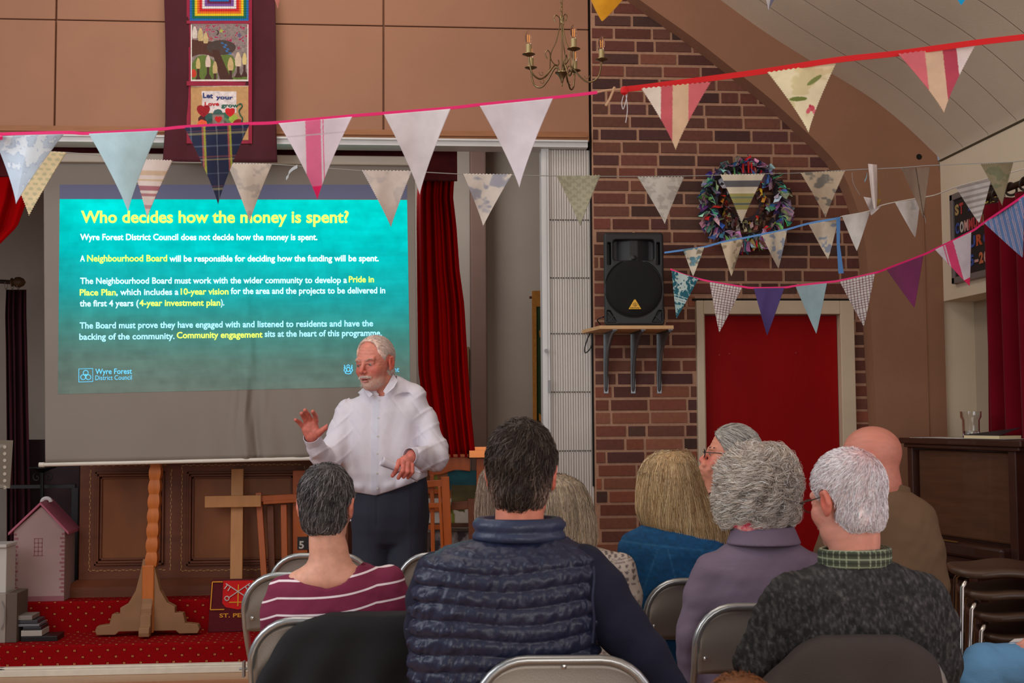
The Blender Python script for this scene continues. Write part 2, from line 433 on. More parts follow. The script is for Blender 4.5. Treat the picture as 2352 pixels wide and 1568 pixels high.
# curved ceiling: boards running down the slope
def ceiling():
    pts = [p for p in RIBO if p.z > .5]; pts[0:0] = [Vector((-1.6, YR, pts[0].z+1.0)), Vector((-.6, YR, pts[0].z+.55))]; V = []; F = []; nb = len(pts)
    y = YR; k = 0
    def strip(y0, y1, dz):
        k = len(V)
        for p in pts: V.append((p.x, y0, p.z+dz)); V.append((p.x, y1, p.z+dz))
        for i in range(nb-1): F.append((k+2*i, k+2*i+1, k+2*i+3, k+2*i+2))
    bw = .31
    while y > -2.5:
        strip(y, y-bw+.004, 0); 
        k = len(V); strip(y-bw+.004, y-bw, .004); y -= bw
    k = len(V)
    for p in pts: V.append((p.x, YR, p.z+.012)); V.append((p.x, -2.6, p.z+.012))
    for i in range(nb-1): F.append((k+2*i, k+2*i+2, k+2*i+3, k+2*i+1))
    struct(mk('ceiling', V, F, M_cream, smooth=True))
    # short cross joints and hairline cracks
ceiling()
# right side wall: bulkhead over a recessed bay
def side_wall():
    zc = RIBO[-2].z; zb = PX(2187, 688, XS).z
    mb = MB(); mb.box((XS, -2.6, zb), (XS+.2, YR+.15, zc+.01)); struct(mb.build('wall_right', M_side, bevel=.003))
    mb = MB(); mb.box((XS+.19, -2.6, 0), (XS+.4, YR+.15, zb+.02)); struct(mb.build("wall_bay", mat("stone_grey_paint", (176, 160, 138), .85, var=.05, vscale=3))); mb = MB(); mb.box((XS-.02, YR+.02, 0), (XS+.5, YR+.3, zc)); struct(mb.build("wall_corner", M_side))
    mb = MB(); mb.tube([(XS-.004, YR-.01, zc), (XS-.004, 5, zc+.006), (XS-.004, 3, zc-.004)], .006, 6); struct(mb.build('trim_7', mat('ceiling_crack', (78, 66, 44), .9)))
side_wall()

# ================================================================== chancel behind the opening
def carpet(name, dark=1.0):
    m = bpy.data.materials.new(name); m.use_nodes = True; nt = m.node_tree; N = nt.nodes; L = nt.links; b = N['Principled BSDF']
    tc = N.new('ShaderNodeTexCoord'); sp = N.new('ShaderNodeSeparateXYZ'); L.new(tc.outputs['Object'], sp.inputs[0])
    ad = N.new('ShaderNodeMath'); ad.operation = 'ADD'; L.new(sp.outputs['Y'], ad.inputs[0]); L.new(sp.outputs['Z'], ad.inputs[1])
    cb = N.new('ShaderNodeCombineXYZ'); L.new(sp.outputs['X'], cb.inputs[0]); L.new(ad.outputs[0], cb.inputs[1])
    mp = N.new('ShaderNodeMapping'); mp.inputs['Rotation'].default_value = (0, 0, PI/4); mp.inputs['Scale'].default_value = (15.7, 19.6, 15); L.new(cb.outputs[0], mp.inputs[0])
    vo = N.new('ShaderNodeTexVoronoi'); vo.distance = 'MANHATTAN'; vo.inputs['Randomness'].default_value = 0; vo.inputs['Scale'].default_value = 1; L.new(mp.outputs[0], vo.inputs['Vector'])
    r = N.new('ShaderNodeValToRGB'); r.color_ramp.interpolation = 'CONSTANT'; e = r.color_ramp.elements
    red = (*srgb((140, 4, 10)), 1); gold = (*srgb((206, 120, 70)), 1); dk = (*srgb((70, 6, 10)), 1)
    e[0].position = 0; e[0].color = dk; e[1].position = .05; e[1].color = gold; x = e.new(.13); x.color = dk; x = e.new(.2); x.color = red
    L.new(vo.outputs['Distance'], r.inputs[0])
    n = N.new('ShaderNodeTexNoise'); n.inputs['Scale'].default_value = 160; L.new(tc.outputs['Object'], n.inputs['Vector'])
    mx = N.new('ShaderNodeVectorMath'); mx.operation = 'SCALE'; L.new(r.outputs[0], mx.inputs[0])
    mr = N.new('ShaderNodeMapRange'); mr.inputs['To Min'].default_value = .5; mr.inputs['To Max'].default_value = 1.4; L.new(n.outputs['Fac'], mr.inputs['Value']); L.new(mr.outputs[0], mx.inputs['Scale'])
    L.new(mx.outputs[0], b.inputs['Base Color']); b.inputs['Roughness'].default_value = .95; b.inputs['Specular IOR Level'].default_value = .1
    return m
M_carpet = carpet('red_patterned_carpet')
S1 = .155; YS2 = 7.42; S2 = .335
def chancel():
    mb = MB(); mb.box((-6, YW+.02, .0), (1.0, YS2+.02, S1)); struct(mb.build('floor_step', M_carpet, bevel=.012))
    mb = MB(); mb.box((-6, YS2, .0), (1.6, 9.6, S2)); struct(mb.build('floor_chancel', M_carpet, bevel=.012))
    mb = MB(); mb.box((-6, 9.4, 0), (2.2, 9.6, 3.6)); struct(mb.build('wall_back', M_chancel))
    mb = MB(); mb.box((1.55, 7.2, 0), (1.7, 9.5, 3.6)); struct(mb.build('wall_chancel_right', M_chancel))
    mb = MB(); mb.box((-6, 7.2, 3.5), (2.2, 9.6, 3.6)); struct(mb.build('ceiling_chancel', M_chancel))
    a = PY(1082, 700, 9.2).x; b = PY(1118, 700, 9.2).x
    mb = MB(); mb.box((a, 9.2, 0), (b, 9.4, 3.5)); struct(mb.build('wall_pier', mat('brown_pier_paint', (120, 92, 80), .8, var=.06), bevel=.01))
    # chancel darkness and red curtain below the rail, put in as a dark strip
    mb = MB(); mb.box((-6, 7.45, 2.86), (PY(1050, 340, 7.45).x, 7.49, 3.2)); struct(mb.build('chancel_shade_strip', mat('dark_red_curtain_shade', (92, 22, 26), .9, var=.3, vscale=14)))
chancel()

def partition():
    YP = YW+.03
    r = thing('folding_partition', (PY(1305, 1200, YP).x, YP+.05, 0), 'white concertina folding partition stacked against the brick wall edge', 'partition')
    zt = z2; xl = PY(1263, 700, YP).x; xr = PY(1361, 700, YP).x; n = 17; w_ = (xr-xl)/n
    mb = MB()
    for i in range(n):
        a = xl+i*w_; t = .004*(i % 2); mb.box((a+.0015, YP+t, .03), (a+w_-.0015, YP+.09, zt-.002))
    mb.box((xl, YP+.012, .03), (xr, YP+.085, zt-.004)); mb.build('fold', mat('white_partition_vinyl', (205, 198, 190), .5, var=.05, vscale=6), r, bevel=.0015)
    mb = MB(); a = PY(1245, 700, YP).x; mb.box((a, YP-.015, .03), (xl-.001, YP+.1, zt)); mb.box((a+.012, YP-.019, .04), (a+.03, YP-.015, zt-.01)); mb.build('lead_post', M_track, r, bevel=.003)
    mb = MB()
    for y in (335, 505, 638, 766, 900, 1035, 1166, 1290):
        zz = PY(1310, y, YP).z
        for i in range(n):
            mb.lathe([(.0048, .002), (.0045, -.002), (.002, -.004)], (xl+(i+.5)*w_, YP, zz), (0, 1, 0), 8)
    o = mb.build('hinge_rivets', mat('dark_rivet', (96, 88, 82), .4, .6), r); o['kind'] = 'stuff'
    mb = MB(); p = PY(1262, 885, YP-.02); mb.box((p.x-.008, YP-.03, p.z-.04), (p.x+.006, YP-.016, p.z+.03)); mb.tube([PY(1255, 805, YP-.02), PY(1255, 805, YP-.045)], .011, 10)
    mb.build('latch', mat('grey_latch', (120, 118, 118), .4, .7), r)
partition()

# ------------------------------------------------------------------ curtains
def curtain_mesh(rows, Y, nf, amp, seed=0, n=150, m=30, lean=0, plane=None):
    """rows: (py, x_left, x_right) in the picture on the plane Y; folds run in depth"""
    V = []; F = []; ys = [r[0] for r in rows]
    for j in range(m+1):
        py = ys[0]+(ys[-1]-ys[0])*j/m; xl = np.interp(py, ys, [r[1] for r in rows]); xr = np.interp(py, ys, [r[2] for r in rows])
        for i in range(n+1):
            u = i/n; ph = u*nf*2*PI+.9*math.sin(u*7+seed)+.25*math.sin(j*.22+u*9+seed)
            g = amp*(.65*math.sin(ph)+.25*math.sin(ph*1.7+seed+j*.05)+.2*math.sin(ph*.5+1))
            if plane: p = plane(xl+(xr-xl)*u, py, g)
            else: p = PY(xl+(xr-xl)*u, py, Y+g)
            V.append(p)
    for j in range(m):
        for i in range(n): k = j*(n+1)+i; F.append((k, k+n+1, k+n+2, k+1))
    return V, F
M_redc = mat('scarlet_curtain_cloth', (176, 0, 4), .95, spec=.1, var=.08, vscale=5)
V, F = curtain_mesh([(335, 978, 1045), (400, 962, 1044), (450, 958, 1040), (520, 957, 1048), (620, 958, 1055), (700, 959, 1066), (850, 961, 1075), (950, 975, 1082), (1050, 990, 1092)], 7.75, 6, .05, 1)
tag(mk('curtain', V, F, M_redc, smooth=True, solid=.004), 'long scarlet curtain hanging just right of the projection screen', 'curtain')
V, F = curtain_mesh([(330, -260, 110), (400, -250, 75), (460, -240, 62), (520, -230, 40), (570, -220, -10), (640, -200, -60)], 7.5, 7, .05, 3)
tag(mk('curtain', V, F, M_redc, smooth=True, solid=.004), 'scarlet curtain swept aside at the upper left edge', 'curtain')
V, F = curtain_mesh([(665, 14, 60), (720, 12, 60), (800, 14, 62), (1000, 16, 66), (1260, 16, 72)], 8.3, 4, .045, 5)
tag(mk('curtain', V, F, mat('dark_maroon_curtain_cloth', (62, 10, 22), .95, var=.15, vscale=6), smooth=True, solid=.004), 'narrow dark maroon curtain on a short wooden pole at left', 'curtain')
def left_pole():
    r = thing('curtain_pole', PY(20, 645, 8.3), 'dark wooden curtain pole with a turned finial above the maroon curtain', 'curtain pole')
    mb = MB(); c = PY(-120, 640, 8.3); e = PY(30, 648, 8.3); mb.tube([c, e], .014, 12); auto(mb.build('pole', mat('dark_pole_wood', (44, 28, 18), .5), r))
    mb = MB(); e = PY(24, 648, 8.3); mb.lathe([(.014, 0), (.028, .005), (.03, .012), (.02, .02), (.034, .035), (.036, .06), (.024, .085), (.004, .098)], e, (1, 0, 0), 16)
    auto(mb.build('finial', mat('brown_finial_wood', (84, 60, 34), .5, var=.3, vscale=60), r))
    mb = MB()
    for i in range(3): 
        c = PY(14+i*14, 655, 8.3); mb.tube([c+Vector((0, .026*math.cos(t), .026*math.sin(t))) for t in np.linspace(0, 2*PI, 18)[:-1]], .0025, 5, closed=True)
    mb.build('curtain_ring', mat('pale_ring', (150, 130, 120), .5), r)
left_pole()

# ================================================================== projection screen
YSC = 7.16
SL = [(137, 457), (935, 459), (942, 886), (133, 905)]   # picture corners of the projected slide
def ripple(px, py):
    t = np.clip((py-560)/420, 0, 1)
    return .022*t*np.exp(-((px-588-5*np.sin(py/40))/11.)**2) - .018*t*np.exp(-((px-568-5*np.sin(py/55))/9.)**2)+.0035*t*np.sin(px/3.6+1.5*np.sin(py/30))*np.exp(-((px-570)/38.)**2) \
        + .006*t*np.sin(px/11.+np.sin(py/60)*1.5)*np.exp(-((px-640)/200.)**2)+.004*np.sin(px/70.)
def on_screen(px, py, off=0):
    return PY(px, py, YSC+float(ripple(px, py))-off)
def screen():
    r = thing('projection_screen', PY(530, 1062, YSC), 'pull-down projection screen showing a teal slide of white and yellow text', 'projection screen')
    # fabric (bulges a little, creased)
    n, m = 420, 70; V = []; F = []
    for j in range(m+1):
        py = 372+(1062-372)*j/m
        xl = np.interp(py, [372, 1062], [100, 104]) ; xr = np.interp(py, [372, 900, 1062], [952, 958, 962])
        yb = 0 if j < m else 0
        for i in range(n+1):
            px = xl+(xr-xl)*i/n; pp = py - (0 if j == 0 else (i/n)*18*j/m)
            V.append(on_screen(px, pp))
    for j in range(m):
        for i in range(n): k = j*(n+1)+i; F.append((k, k+1, k+n+2, k+n+1))
    mk('screen_fabric', V, F, mat('matt_screen_fabric', (134, 124, 114), .85, var=.03, vscale=3), r, smooth=True, solid=.002)
    mb = MB()
    a = PY(60, 349, YSC-.03); b = PY(975, 350, YSC-.03); z0 = PY(500, 375, YSC-.03).z
    mb.box((a.x, YSC-.03, z0), (b.x, YSC+.06, a.z)); mb.build('roller_casing', mat('cream_casing', (186, 172, 156), .5, var=.04), r, bevel=.008)
    mb = MB(); mb.tube([PY(95, 1067, YSC), PY(965, 1047, YSC)], .011, 14); auto(mb.build('bottom_bar', M_white, r))
    mb = MB(); mb.tube([PY(90, 1067, YSC), PY(102, 1067, YSC)], .014, 14); auto(mb.build('bar_end_cap', M_white, r))
    # slide picture: projector light put in as emission, dimmer towards the bottom
    def S(u, v, off=.0025):
        (x0, y0), (x1, y1), (x2, y2), (x3, y3) = SL
        px = (1-v)*((1-u)*x0+u*x1)+v*((1-u)*x3+u*x2); py = (1-v)*((1-u)*y0+u*y1)+v*((1-u)*y3+u*y2)
        return on_screen(px, py, off)
    n, m = 380, 170; uu, vv = np.meshgrid(np.linspace(0, 1, n+1), np.linspace(0, 1, m+1))
    V = [S(u, v) for u, v in zip(uu.ravel(), vv.ravel())]; k = np.arange(m*(n+1)).reshape(m, n+1)[:, :-1].ravel(); F = np.stack([k, k+1, k+n+2, k+n+1], 1)
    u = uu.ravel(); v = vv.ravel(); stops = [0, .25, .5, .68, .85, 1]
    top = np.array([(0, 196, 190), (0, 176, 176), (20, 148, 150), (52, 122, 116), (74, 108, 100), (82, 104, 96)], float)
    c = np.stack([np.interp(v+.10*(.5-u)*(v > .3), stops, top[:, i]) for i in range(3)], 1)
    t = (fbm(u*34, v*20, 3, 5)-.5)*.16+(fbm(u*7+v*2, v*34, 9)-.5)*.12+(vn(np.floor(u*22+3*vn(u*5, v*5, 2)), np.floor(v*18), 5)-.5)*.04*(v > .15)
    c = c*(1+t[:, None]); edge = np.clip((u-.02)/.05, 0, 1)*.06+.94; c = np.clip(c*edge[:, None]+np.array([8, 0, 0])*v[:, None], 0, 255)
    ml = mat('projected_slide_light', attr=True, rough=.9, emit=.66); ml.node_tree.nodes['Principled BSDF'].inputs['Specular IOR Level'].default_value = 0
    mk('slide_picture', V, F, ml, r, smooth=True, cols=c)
    # blue spill band above the slide
    V = []; F = []
    for j, py in enumerate((424, 440, 457)):
        for i in range(61): V.append(on_screen(137+(935-137)*i/60, py, .002))
    for j in range(2):
        for i in range(60): k = j*61+i; F.append((k, k+1, k+62, k+61))
    mk('slide_border', V, F, mat('projector_black_level', (92, 92, 116), .9, emit=.28), r, smooth=True)
    # words of the slide
    Yl = (222, 255, 96); Wh = (236, 255, 250); Lb = (196, 240, 255); Lb2 = (160, 225, 255); Bl = (96, 196, 240)
    T = [("Who decides how the money is spent?", 186, 801, 511, 24, Yl, .024),
         ("Wyre Forest District Council does not decide how the money is spent.", 184, 729, 551, 12.5, Wh, .022),
         ("A", 184, 195, 600, 12, Wh, .02), ("Neighbourhood Board", 200, 384, 600, 13, Yl, .022), ("will be responsible for deciding how the funding will be spent.", 389, 870, 600, 12.5, Wh, .022),
         ("The Neighbourhood Board must work with the wider community to develop a", 184, 797, 650.5, 12.5, Lb, .022), ("Pride in", 801, 859, 648, 12.5, Yl, .022),
         ("Place Plan", 183, 266, 678, 12.5, Yl, .022), (", which includes a", 267, 410, 677, 12.5, Lb, .022), ("10-year vision", 415, 525, 676, 12.5, Yl, .022), ("for the area and the projects to be delivered in", 530, 885, 674, 12.5, Lb, .022),
         ("the first 4 years (", 183, 319, 703, 12.5, Lb, .022), ("4-year investment plan", 320, 506, 702, 12.5, Yl, .022), (").", 507, 515, 701, 12.5, Lb, .022),
         ("The Board must prove they have engaged with and listened to residents and have the", 183, 857, 751.5, 12.5, Lb2, .022),
         ("backing of the community.", 182, 401, 779, 12.5, Lb2, .022), ("Community engagement", 406, 603, 775.5, 12.5, Yl, .022), ("sits at the heart of this programme.", 608, 877, 772, 12.5, Lb2, .022),
         ("Wyre Forest", 219, 303, 858.5, 11, Bl, .012), ("District Council", 219, 303, 872, 9.5, Bl, .0), ("Government", 833, 917, 854, 10, Bl, .004)]
    by = {}
    for s, xa, xb_, base, hgt, col, bold in T:
        tv, tf = text_mesh(s, bold)
        k = by.setdefault(col, [[], []]); o = len(k[0])
        slope = -.009*max(0, (base-560)/220.)
        for q in tv:
            q = (q[0], q[1]*1.16)
            px = xa+(xb_-xa)*q[0]; py = base-hgt*q[1]+slope*(px-(xa+xb_)/2); k[0].append(on_screen(px, py, .0045))
        k[1] += [tuple(a+o for a in f) for f in tf]
    for i, (col, (v_, f_)) in enumerate(by.items()):
        mk('slide_text', v_, f_, mat('slide_text_light_%d' % i, col, .9, emit=.78), r)
    # council emblem: square with a three-lobed leaf, and the crest by the speaker's face
    mb = MB(); q = lambda x, y: on_screen(x, y, .0045)
    fr = [q(181, 847), q(213, 846), q(213, 876), q(181, 877)]; mb.tube(fr, .0022, 4, closed=True)
    for cx, cy, rr in ((197, 856, 5.6), (191, 866, 5.6), (203, 866, 5.6)):
        mb.tube([q(cx+rr*math.cos(t), cy+rr*math.sin(t)) for t in np.linspace(0, 2*PI, 20)[:-1]], .0022, 4, closed=True)
    mb.tube([q(197+2.4*math.cos(t), 863+3.5*math.sin(t)) for t in np.linspace(PI, 2*PI, 9)], .0025, 4)
    for sx in (-1, 1):
        mb.tube([q(800+sx*9, 838), q(800+sx*7, 844), q(800+sx*10, 850), q(800+sx*6, 856), q(800+sx*4, 850)], .0035, 4)
        mb.tube([q(800+sx*6, 847), q(800+sx*10, 843)], .0025, 4)
    mb.tube([q(800+4*math.cos(t), 848+5*math.sin(t)) for t in np.linspace(0, 2*PI, 14)[:-1]], .003, 4, closed=True)
    mb.tube([q(796, 841), q(800, 837), q(804, 841)], .003, 4); mb.tube([q(793, 857), q(800, 858.5), q(807, 857)], .003, 4)
    mb.build('slide_emblem', mat('slide_emblem_light', Bl, .9, emit=.8), r)
screen()

# ================================================================== fabric banner over the screen
def banner():
    YB = YW-.06
    r = thing('fabric_banner', PY(505, 373, YB), 'long dark maroon patchwork banner with three pictures hanging over the screen', 'banner')
    rows = [(-40, 384, 620), (0, 377, 632), (60, 379, 633), (150, 381, 634), (280, 380, 634), (340, 376, 636), (373, 374, 637)]
    def B(px, py, off=0):
        g = .012*math.sin((px-380)/17.+py/90.)*(1-min(1, max(0, 1-abs(px-505)/90.))) if abs(px-505) > 70 else 0
        return PY(px, py, YB-off+g)
    V = []; F = []; n, m = 60, 40
    for j in range(m+1):
        py = -40+(373+40)*j/m; ys = [a[0] for a in rows]; xl = np.interp(py, ys, [a[1] for a in rows]); xr = np.interp(py, ys, [a[2] for a in rows])
        for i in range(n+1): V.append(B(xl+(xr-xl)*i/n, py-(3 if False else 0), 0))
    for j in range(m):
        for i in range(n): k = j*(n+1)+i; F.append((k, k+n+1, k+n+2, k+1))
    mk('backing_cloth', V, F, mat('maroon_banner_cloth', (74, 26, 34), .95, var=.12, vscale=7, bump=.3, bscale=300), r, smooth=True, solid=.003)
    mb = MB()
    def slab(x0, y0, x1, y1, o0, o1): 
        a, b, c, d = B(x0, y0, o0), B(x1, y0, o0), B(x1, y1, o0), B(x0, y1, o0); t = Vector((0, -(o1-o0), 0)); mb.prism([a, d, c, b], t)
    mbb = mb
    for x0, y0, x1, y1 in ((429, -40, 438, 329), (571, -40, 579, 329), (429, 48, 579, 55), (429, 187, 579, 197), (429, 322, 579, 330)): slab(x0, y0, x1, y1, .004, .009)
    mb.build('ribbon_border', mat('crimson_ribbon', (142, 12, 48), .7, var=.15, vscale=30), r)
    # picture squares: felt appliqué drawn per point
    def pic(name, x0, y0, x1, y1, fn, nx=110, ny=105, off=.006, bumpf=None):
        uu, vv = np.meshgrid(np.linspace(0, 1, nx+1), np.linspace(0, 1, ny+1)); u = uu.ravel(); v = vv.ravel(); h = bumpf(u, v) if bumpf else u*0
        V = [B(x0+(x1-x0)*a, y0+(y1-y0)*b, off+hh) for a, b, hh in zip(u, v, h)]; k = np.arange(ny*(nx+1)).reshape(ny, nx+1)[:, :-1].ravel()
        F = np.stack([k, k+nx+1, k+nx+2, k+1], 1); mk(name, V, F, mat('felt_picture_cloth', attr=True, rough=.8, bump=.3, bscale=250), r, smooth=True, cols=fn(u, v), solid=.002)
    rings = [(20, 110, 180), (10, 110, 80), (240, 200, 20), (240, 110, 20), (220, 30, 30), (235, 225, 225), (130, 80, 160), (110, 20, 70), (30, 110, 190), (10, 110, 80), (240, 200, 20), (20, 110, 180)]
    def crochet(u, v):
        x = u*133; y = v*133; d = np.minimum(np.minimum(x, 133-x), np.minimum(y, 133-y)); k = np.clip((d/5.6).astype(int), 0, 11)
        c = np.array(rings, float)[k]; s = .75+.35*np.abs(np.sin(x*.75))*np.abs(np.sin(y*.75)); return np.clip(c*s[:, None], 0, 255)
    pic('crochet_square', 436, -85, 571, 48, crochet, 160, 160, .008, lambda u, v: .004*np.abs(np.sin(u*133*.56))*np.abs(np.sin(v*133*.56)))
    def trees(u, v):
        c = np.tile(np.array([(134, 118, 112)], float), (len(u), 1)); nz = fbm(u*30, v*30, 4); c += (nz[:, None]-.5)*70
        def put(mk_, col): c[mk_] = np.array(col, float)*(.9+.2*nz[mk_][:, None])
        put((nz > .66) & (v < .4), (150, 20, 70))
        put(((u-.22)/.24)**2+((v-.9)/.36)**2 < 1, (92, 110, 44)); put(((u-.62)/.16)**2+((v-.72)/.2)**2 < 1, (92, 110, 44)); put(v > .94-.05*np.sin(u*9), (92, 110, 44))
        put((u < .5+.1*np.sin(v*20)) & (v > .27+.1*u) & (v < .58-.05*np.sin(u*8)), (78, 42, 30))
        put(((u-.53)/.25)**2+((v-.41)/.13)**2 < 1, (70, 54, 48)); put(np.abs(u-.58-.3*(v-.33)-.02*np.sign(np.sin(v*60))) < .022, (40, 90, 140)) if False else None
        m_ = (np.abs(u-.56-.55*(v-.32)-.02*np.sign(np.sin(v*90))) < .02) & (v > .32) & (v < .54); put(m_, (50, 100, 150))
        put((np.abs(u-.44-.35*(v-.5)) < .06+.08*np.clip(v-.5, 0, 1)) & (v > .45), (70, 38, 26))
        for cx, cy, w_, h_, col in ((.07, .15, .05, .11, (205, 190, 178)), (.17, .19, .055, .12, (190, 165, 112)), (.26, .25, .05, .10, (190, 165, 115)),
                                  (.13, .69, .045, .10, (190, 165, 105)), (.30, .65, .055, .11, (205, 180, 165)), (.42, .76, .05, .11, (185, 160, 110)),
                                  (.69, .70, .06, .12, (190, 160, 110)), (.82, .62, .065, .13, (200, 178, 150)), (.93, .61, .045, .11, (205, 180, 120))):
            if cy > .5: put((np.abs(u-cx) < .022+.05*np.clip((v-cy-.22)/.1, 0, 1)) & (v > cy+.05) & (v < cy+.31), (66, 34, 26))
            hh = np.clip((v-(cy-h_))/(2*h_), 0, 1); put((np.abs(u-cx) < w_*np.sqrt(hh)*1.25*(1-.55*hh**3)) & (v > cy-h_) & (v < cy+h_*.9), col)
        put(((u-.05)/.05)**2+((v-.86)/.07)**2 < 1, (190, 50, 30))
        for cx, cy, col in ((.29, .03, (170, 20, 60)), (.35, .26, (170, 30, 50)), (.53, .12, (170, 180, 50)), (.8, .02, (150, 20, 60)), (.83, .42, (150, 20, 70)), (.84, .2, (60, 60, 120)), (.28, .1, (190, 30, 90))):
            a = np.arctan2(v-cy, u-cx); d = np.hypot(u-cx, v-cy); put(d < .022+.018*np.cos(5*a), col)
        d1 = np.hypot(u-.44, v-.15); put((d1 < .05) & (np.hypot(u-.42, v-.15) > .045), (60, 40, 40))
        b_ = (u < .02) | (u > .98) | (v < .01) | (v > .97); put(b_, (216, 204, 196)); return np.clip(c, 0, 255)
    pic('tree_picture', 438, 55, 571, 187, trees, 170, 170)
    def love(u, v):
        c = np.tile(np.array([(186, 142, 92)], float), (len(u), 1)); nz = fbm(u*25, v*25, 8); c *= (.92+.16*nz)[:, None]
        def put(m_, col): c[m_] = np.array(col, float)*(.85+.3*nz[m_][:, None])
        m_ = (u > .19+.02*v) & (u < .79) & (v > .09+.02*u) & (v < .5); put(m_, (214, 200, 196))
        def heart(cx, cy, s, col):
            x = (u-cx)/s; y = -(v-cy)/s; put((x*x+y*y-1)**3-x*x*y**3 < 0, col)
        for cx, cy, rr, col in ((.22, .62, .09, (70, 26, 30)), (.33, .58, .08, (48, 84, 78)), (.36, .68, .08, (30, 70, 66)), (.47, .52, .09, (60, 90, 84)), (.58, .58, .09, (54, 96, 74)), (.62, .68, .09, (90, 120, 84)), (.74, .61, .08, (150, 170, 60)), (.2, .71, .085, (226, 90, 50)), (.82, .7, .09, (140, 16, 24)), (.48, .8, .2, (84, 80, 74))):
            put(np.hypot(u-cx, (v-cy)*1.0) < rr*(.85+.25*nz), col)
        put((np.abs(u-.48) < .1) & (np.abs(v-.63) < .1), (128, 112, 104)); heart(.48, .63, .055, (190, 20, 28)); heart(.22, .48, .10, (150, 14, 24)); heart(.68, .5, .075, (196, 16, 24))
        put(v < .012+.004*np.sin(u*6), (214, 190, 180)); return np.clip(c, 0, 255)
    pic('heart_picture', 438, 197, 571, 322, love, 150, 150, .006)
    def word(s, x0, x1, base, h, rot, col, nm):
        tv, tf = text_mesh(s, .03); V = []
        for q in tv: px = x0+(x1-x0)*q[0]; V.append(B(px, base-h*q[1]+rot*(px-x0), .0095))
        mk('stitched_word', V, tf, mat(nm, col, .8), r)
    word("Let", 466, 489, 224, 11, .05, (30, 50, 110), 'navy_stitch'); word("your", 496, 535, 227, 9, .03, (30, 50, 110), 'navy_stitch')
    word("Love", 470, 503, 243, 9, -.02, (190, 24, 40), 'red_stitch'); word("grow", 508, 548, 246, 9, .0, (20, 90, 70), 'green_stitch')
    mb = MB(); mb.tube([B(x, y, .012) for x, y in smooth2([(548, 240), (553, 238), (556, 244), (549, 254), (552, 264), (557, 272), (554, 282)])], .003, 6); mb.build('yarn_trail', mat('green_stitch', (20, 90, 70), .8), r)
def smooth2(pts, n=5): return [(p.x, p.y) for p in smoothcurve([(x, y, 0) for x, y in pts], n)]
banner()
# ================================================================== chancel furniture
M_oak = mat('dark_oak', (104, 52, 24), .55, var=.22, vscale=3, stretch=(1, 1, 6), bump=.15)
M_oakp = mat('dark_oak_panel', (128, 70, 26), .5, var=.35, vscale=2.5, stretch=(2, 1, .8))
M_org = mat('orange_pine', (178, 84, 20), .45, var=.14, vscale=5, stretch=(5, 5, 1), coat=.2)
M_pale = mat('pale_beech', (188, 130, 76), .55, var=.1, vscale=5, stretch=(6, 6, 1))
def altar():
    YA = 7.62; A = lambda x, y, dy=0: PY(x, y, YA+dy)
    r = thing('altar_table', A(480, 1360), 'dark oak panelled altar front with dashed inlay lines below the screen', 'altar')
    x0 = A(182, 1200).x; x1 = A(800, 1200).x; z0 = S2; zt = 1.16; zb = A(300, 1318).z
    mb = MB(); mb.box((x0, YA, z0), (x1, YA+.75, zt)); mb.box((x0-.03, YA-.02, zt), (x1+.03, YA+.78, zt+.035)); mb.build('body', M_oak, r, bevel=.004)
    mb = MB(); mb.prism([(x0-.06, YA-.05, z0), (x0-.06, YA-.05, z0+.06), (x0-.01, YA-.012, z0+.1), (x0, YA, z0+.1), (x0, YA, z0)], (x1-x0+.06, 0, 0)); mb.build('plinth', M_oak, r)
    for i, (a, b) in enumerate(((205, 391), (416, 698), (722, 790))):
        xa, xb2 = A(a, 1180).x, A(b, 1180).x; za, zb2 = A(a, 1312).z, A(a, 1070).z
        mb = MB()
        for k, (ins, d0, d1) in enumerate(((.035, 0, .018), (.05, 0, .028), (.066, 0, .016))):
            for (p, q, rr, s) in ((xa+ins, za+ins, xb2-ins, za+ins+.014), (xa+ins, zb2-ins-.014, xb2-ins, zb2-ins), (xa+ins, za+ins, xa+ins+.014, zb2-ins), (xb2-ins-.014, za+ins, xb2-ins, zb2-ins)):
                mb.box((p, YA-d1, q), (rr, YA-.001, s))
        mb.build('panel_moulding', M_oak, r, bevel=.003)
        mb = MB(); mb.box((xa+.08, YA-.006, za+.08), (xb2-.08, YA-.001, zb2-.08)); mb.build('panel', M_oakp, r)
        mb = MB(); st = .022
        def dash(p, q, horiz):
            n = int((q-p[0 if horiz else 1])/st)
            for k in range(n):
                o = .004 if k % 2 else 0
                if horiz: mb.box((p[0]+k*st, YA-.003, p[1]+o), (p[0]+k*st+st*.8, YA-.0012, p[1]+.005+o))
                else: mb.box((p[0]+o, YA-.003, p[1]+k*st), (p[0]+.005+o, YA-.0012, p[1]+k*st+st*.8))
        dash((xa, za), xb2, True); dash((xa, zb2), xb2, True); dash((xa, za), zb2, False); dash((xb2, za), zb2, False)
        mb.build('inlay_line', mat('pale_inlay', (176, 128, 78), .5), r)
    mb = MB(); p = A(320, 1060); mb.box((A(262, 1070).x, YA-.03, zt+.036), (A(425, 1070).x, YA+.3, zt+.042)); tag(mb.build('altar_cloth', mat('cream_linen', (190, 170, 140), .9, bump=.4, bscale=200)), 'strip of cream linen on the altar top under the screen bar', 'cloth')
altar()
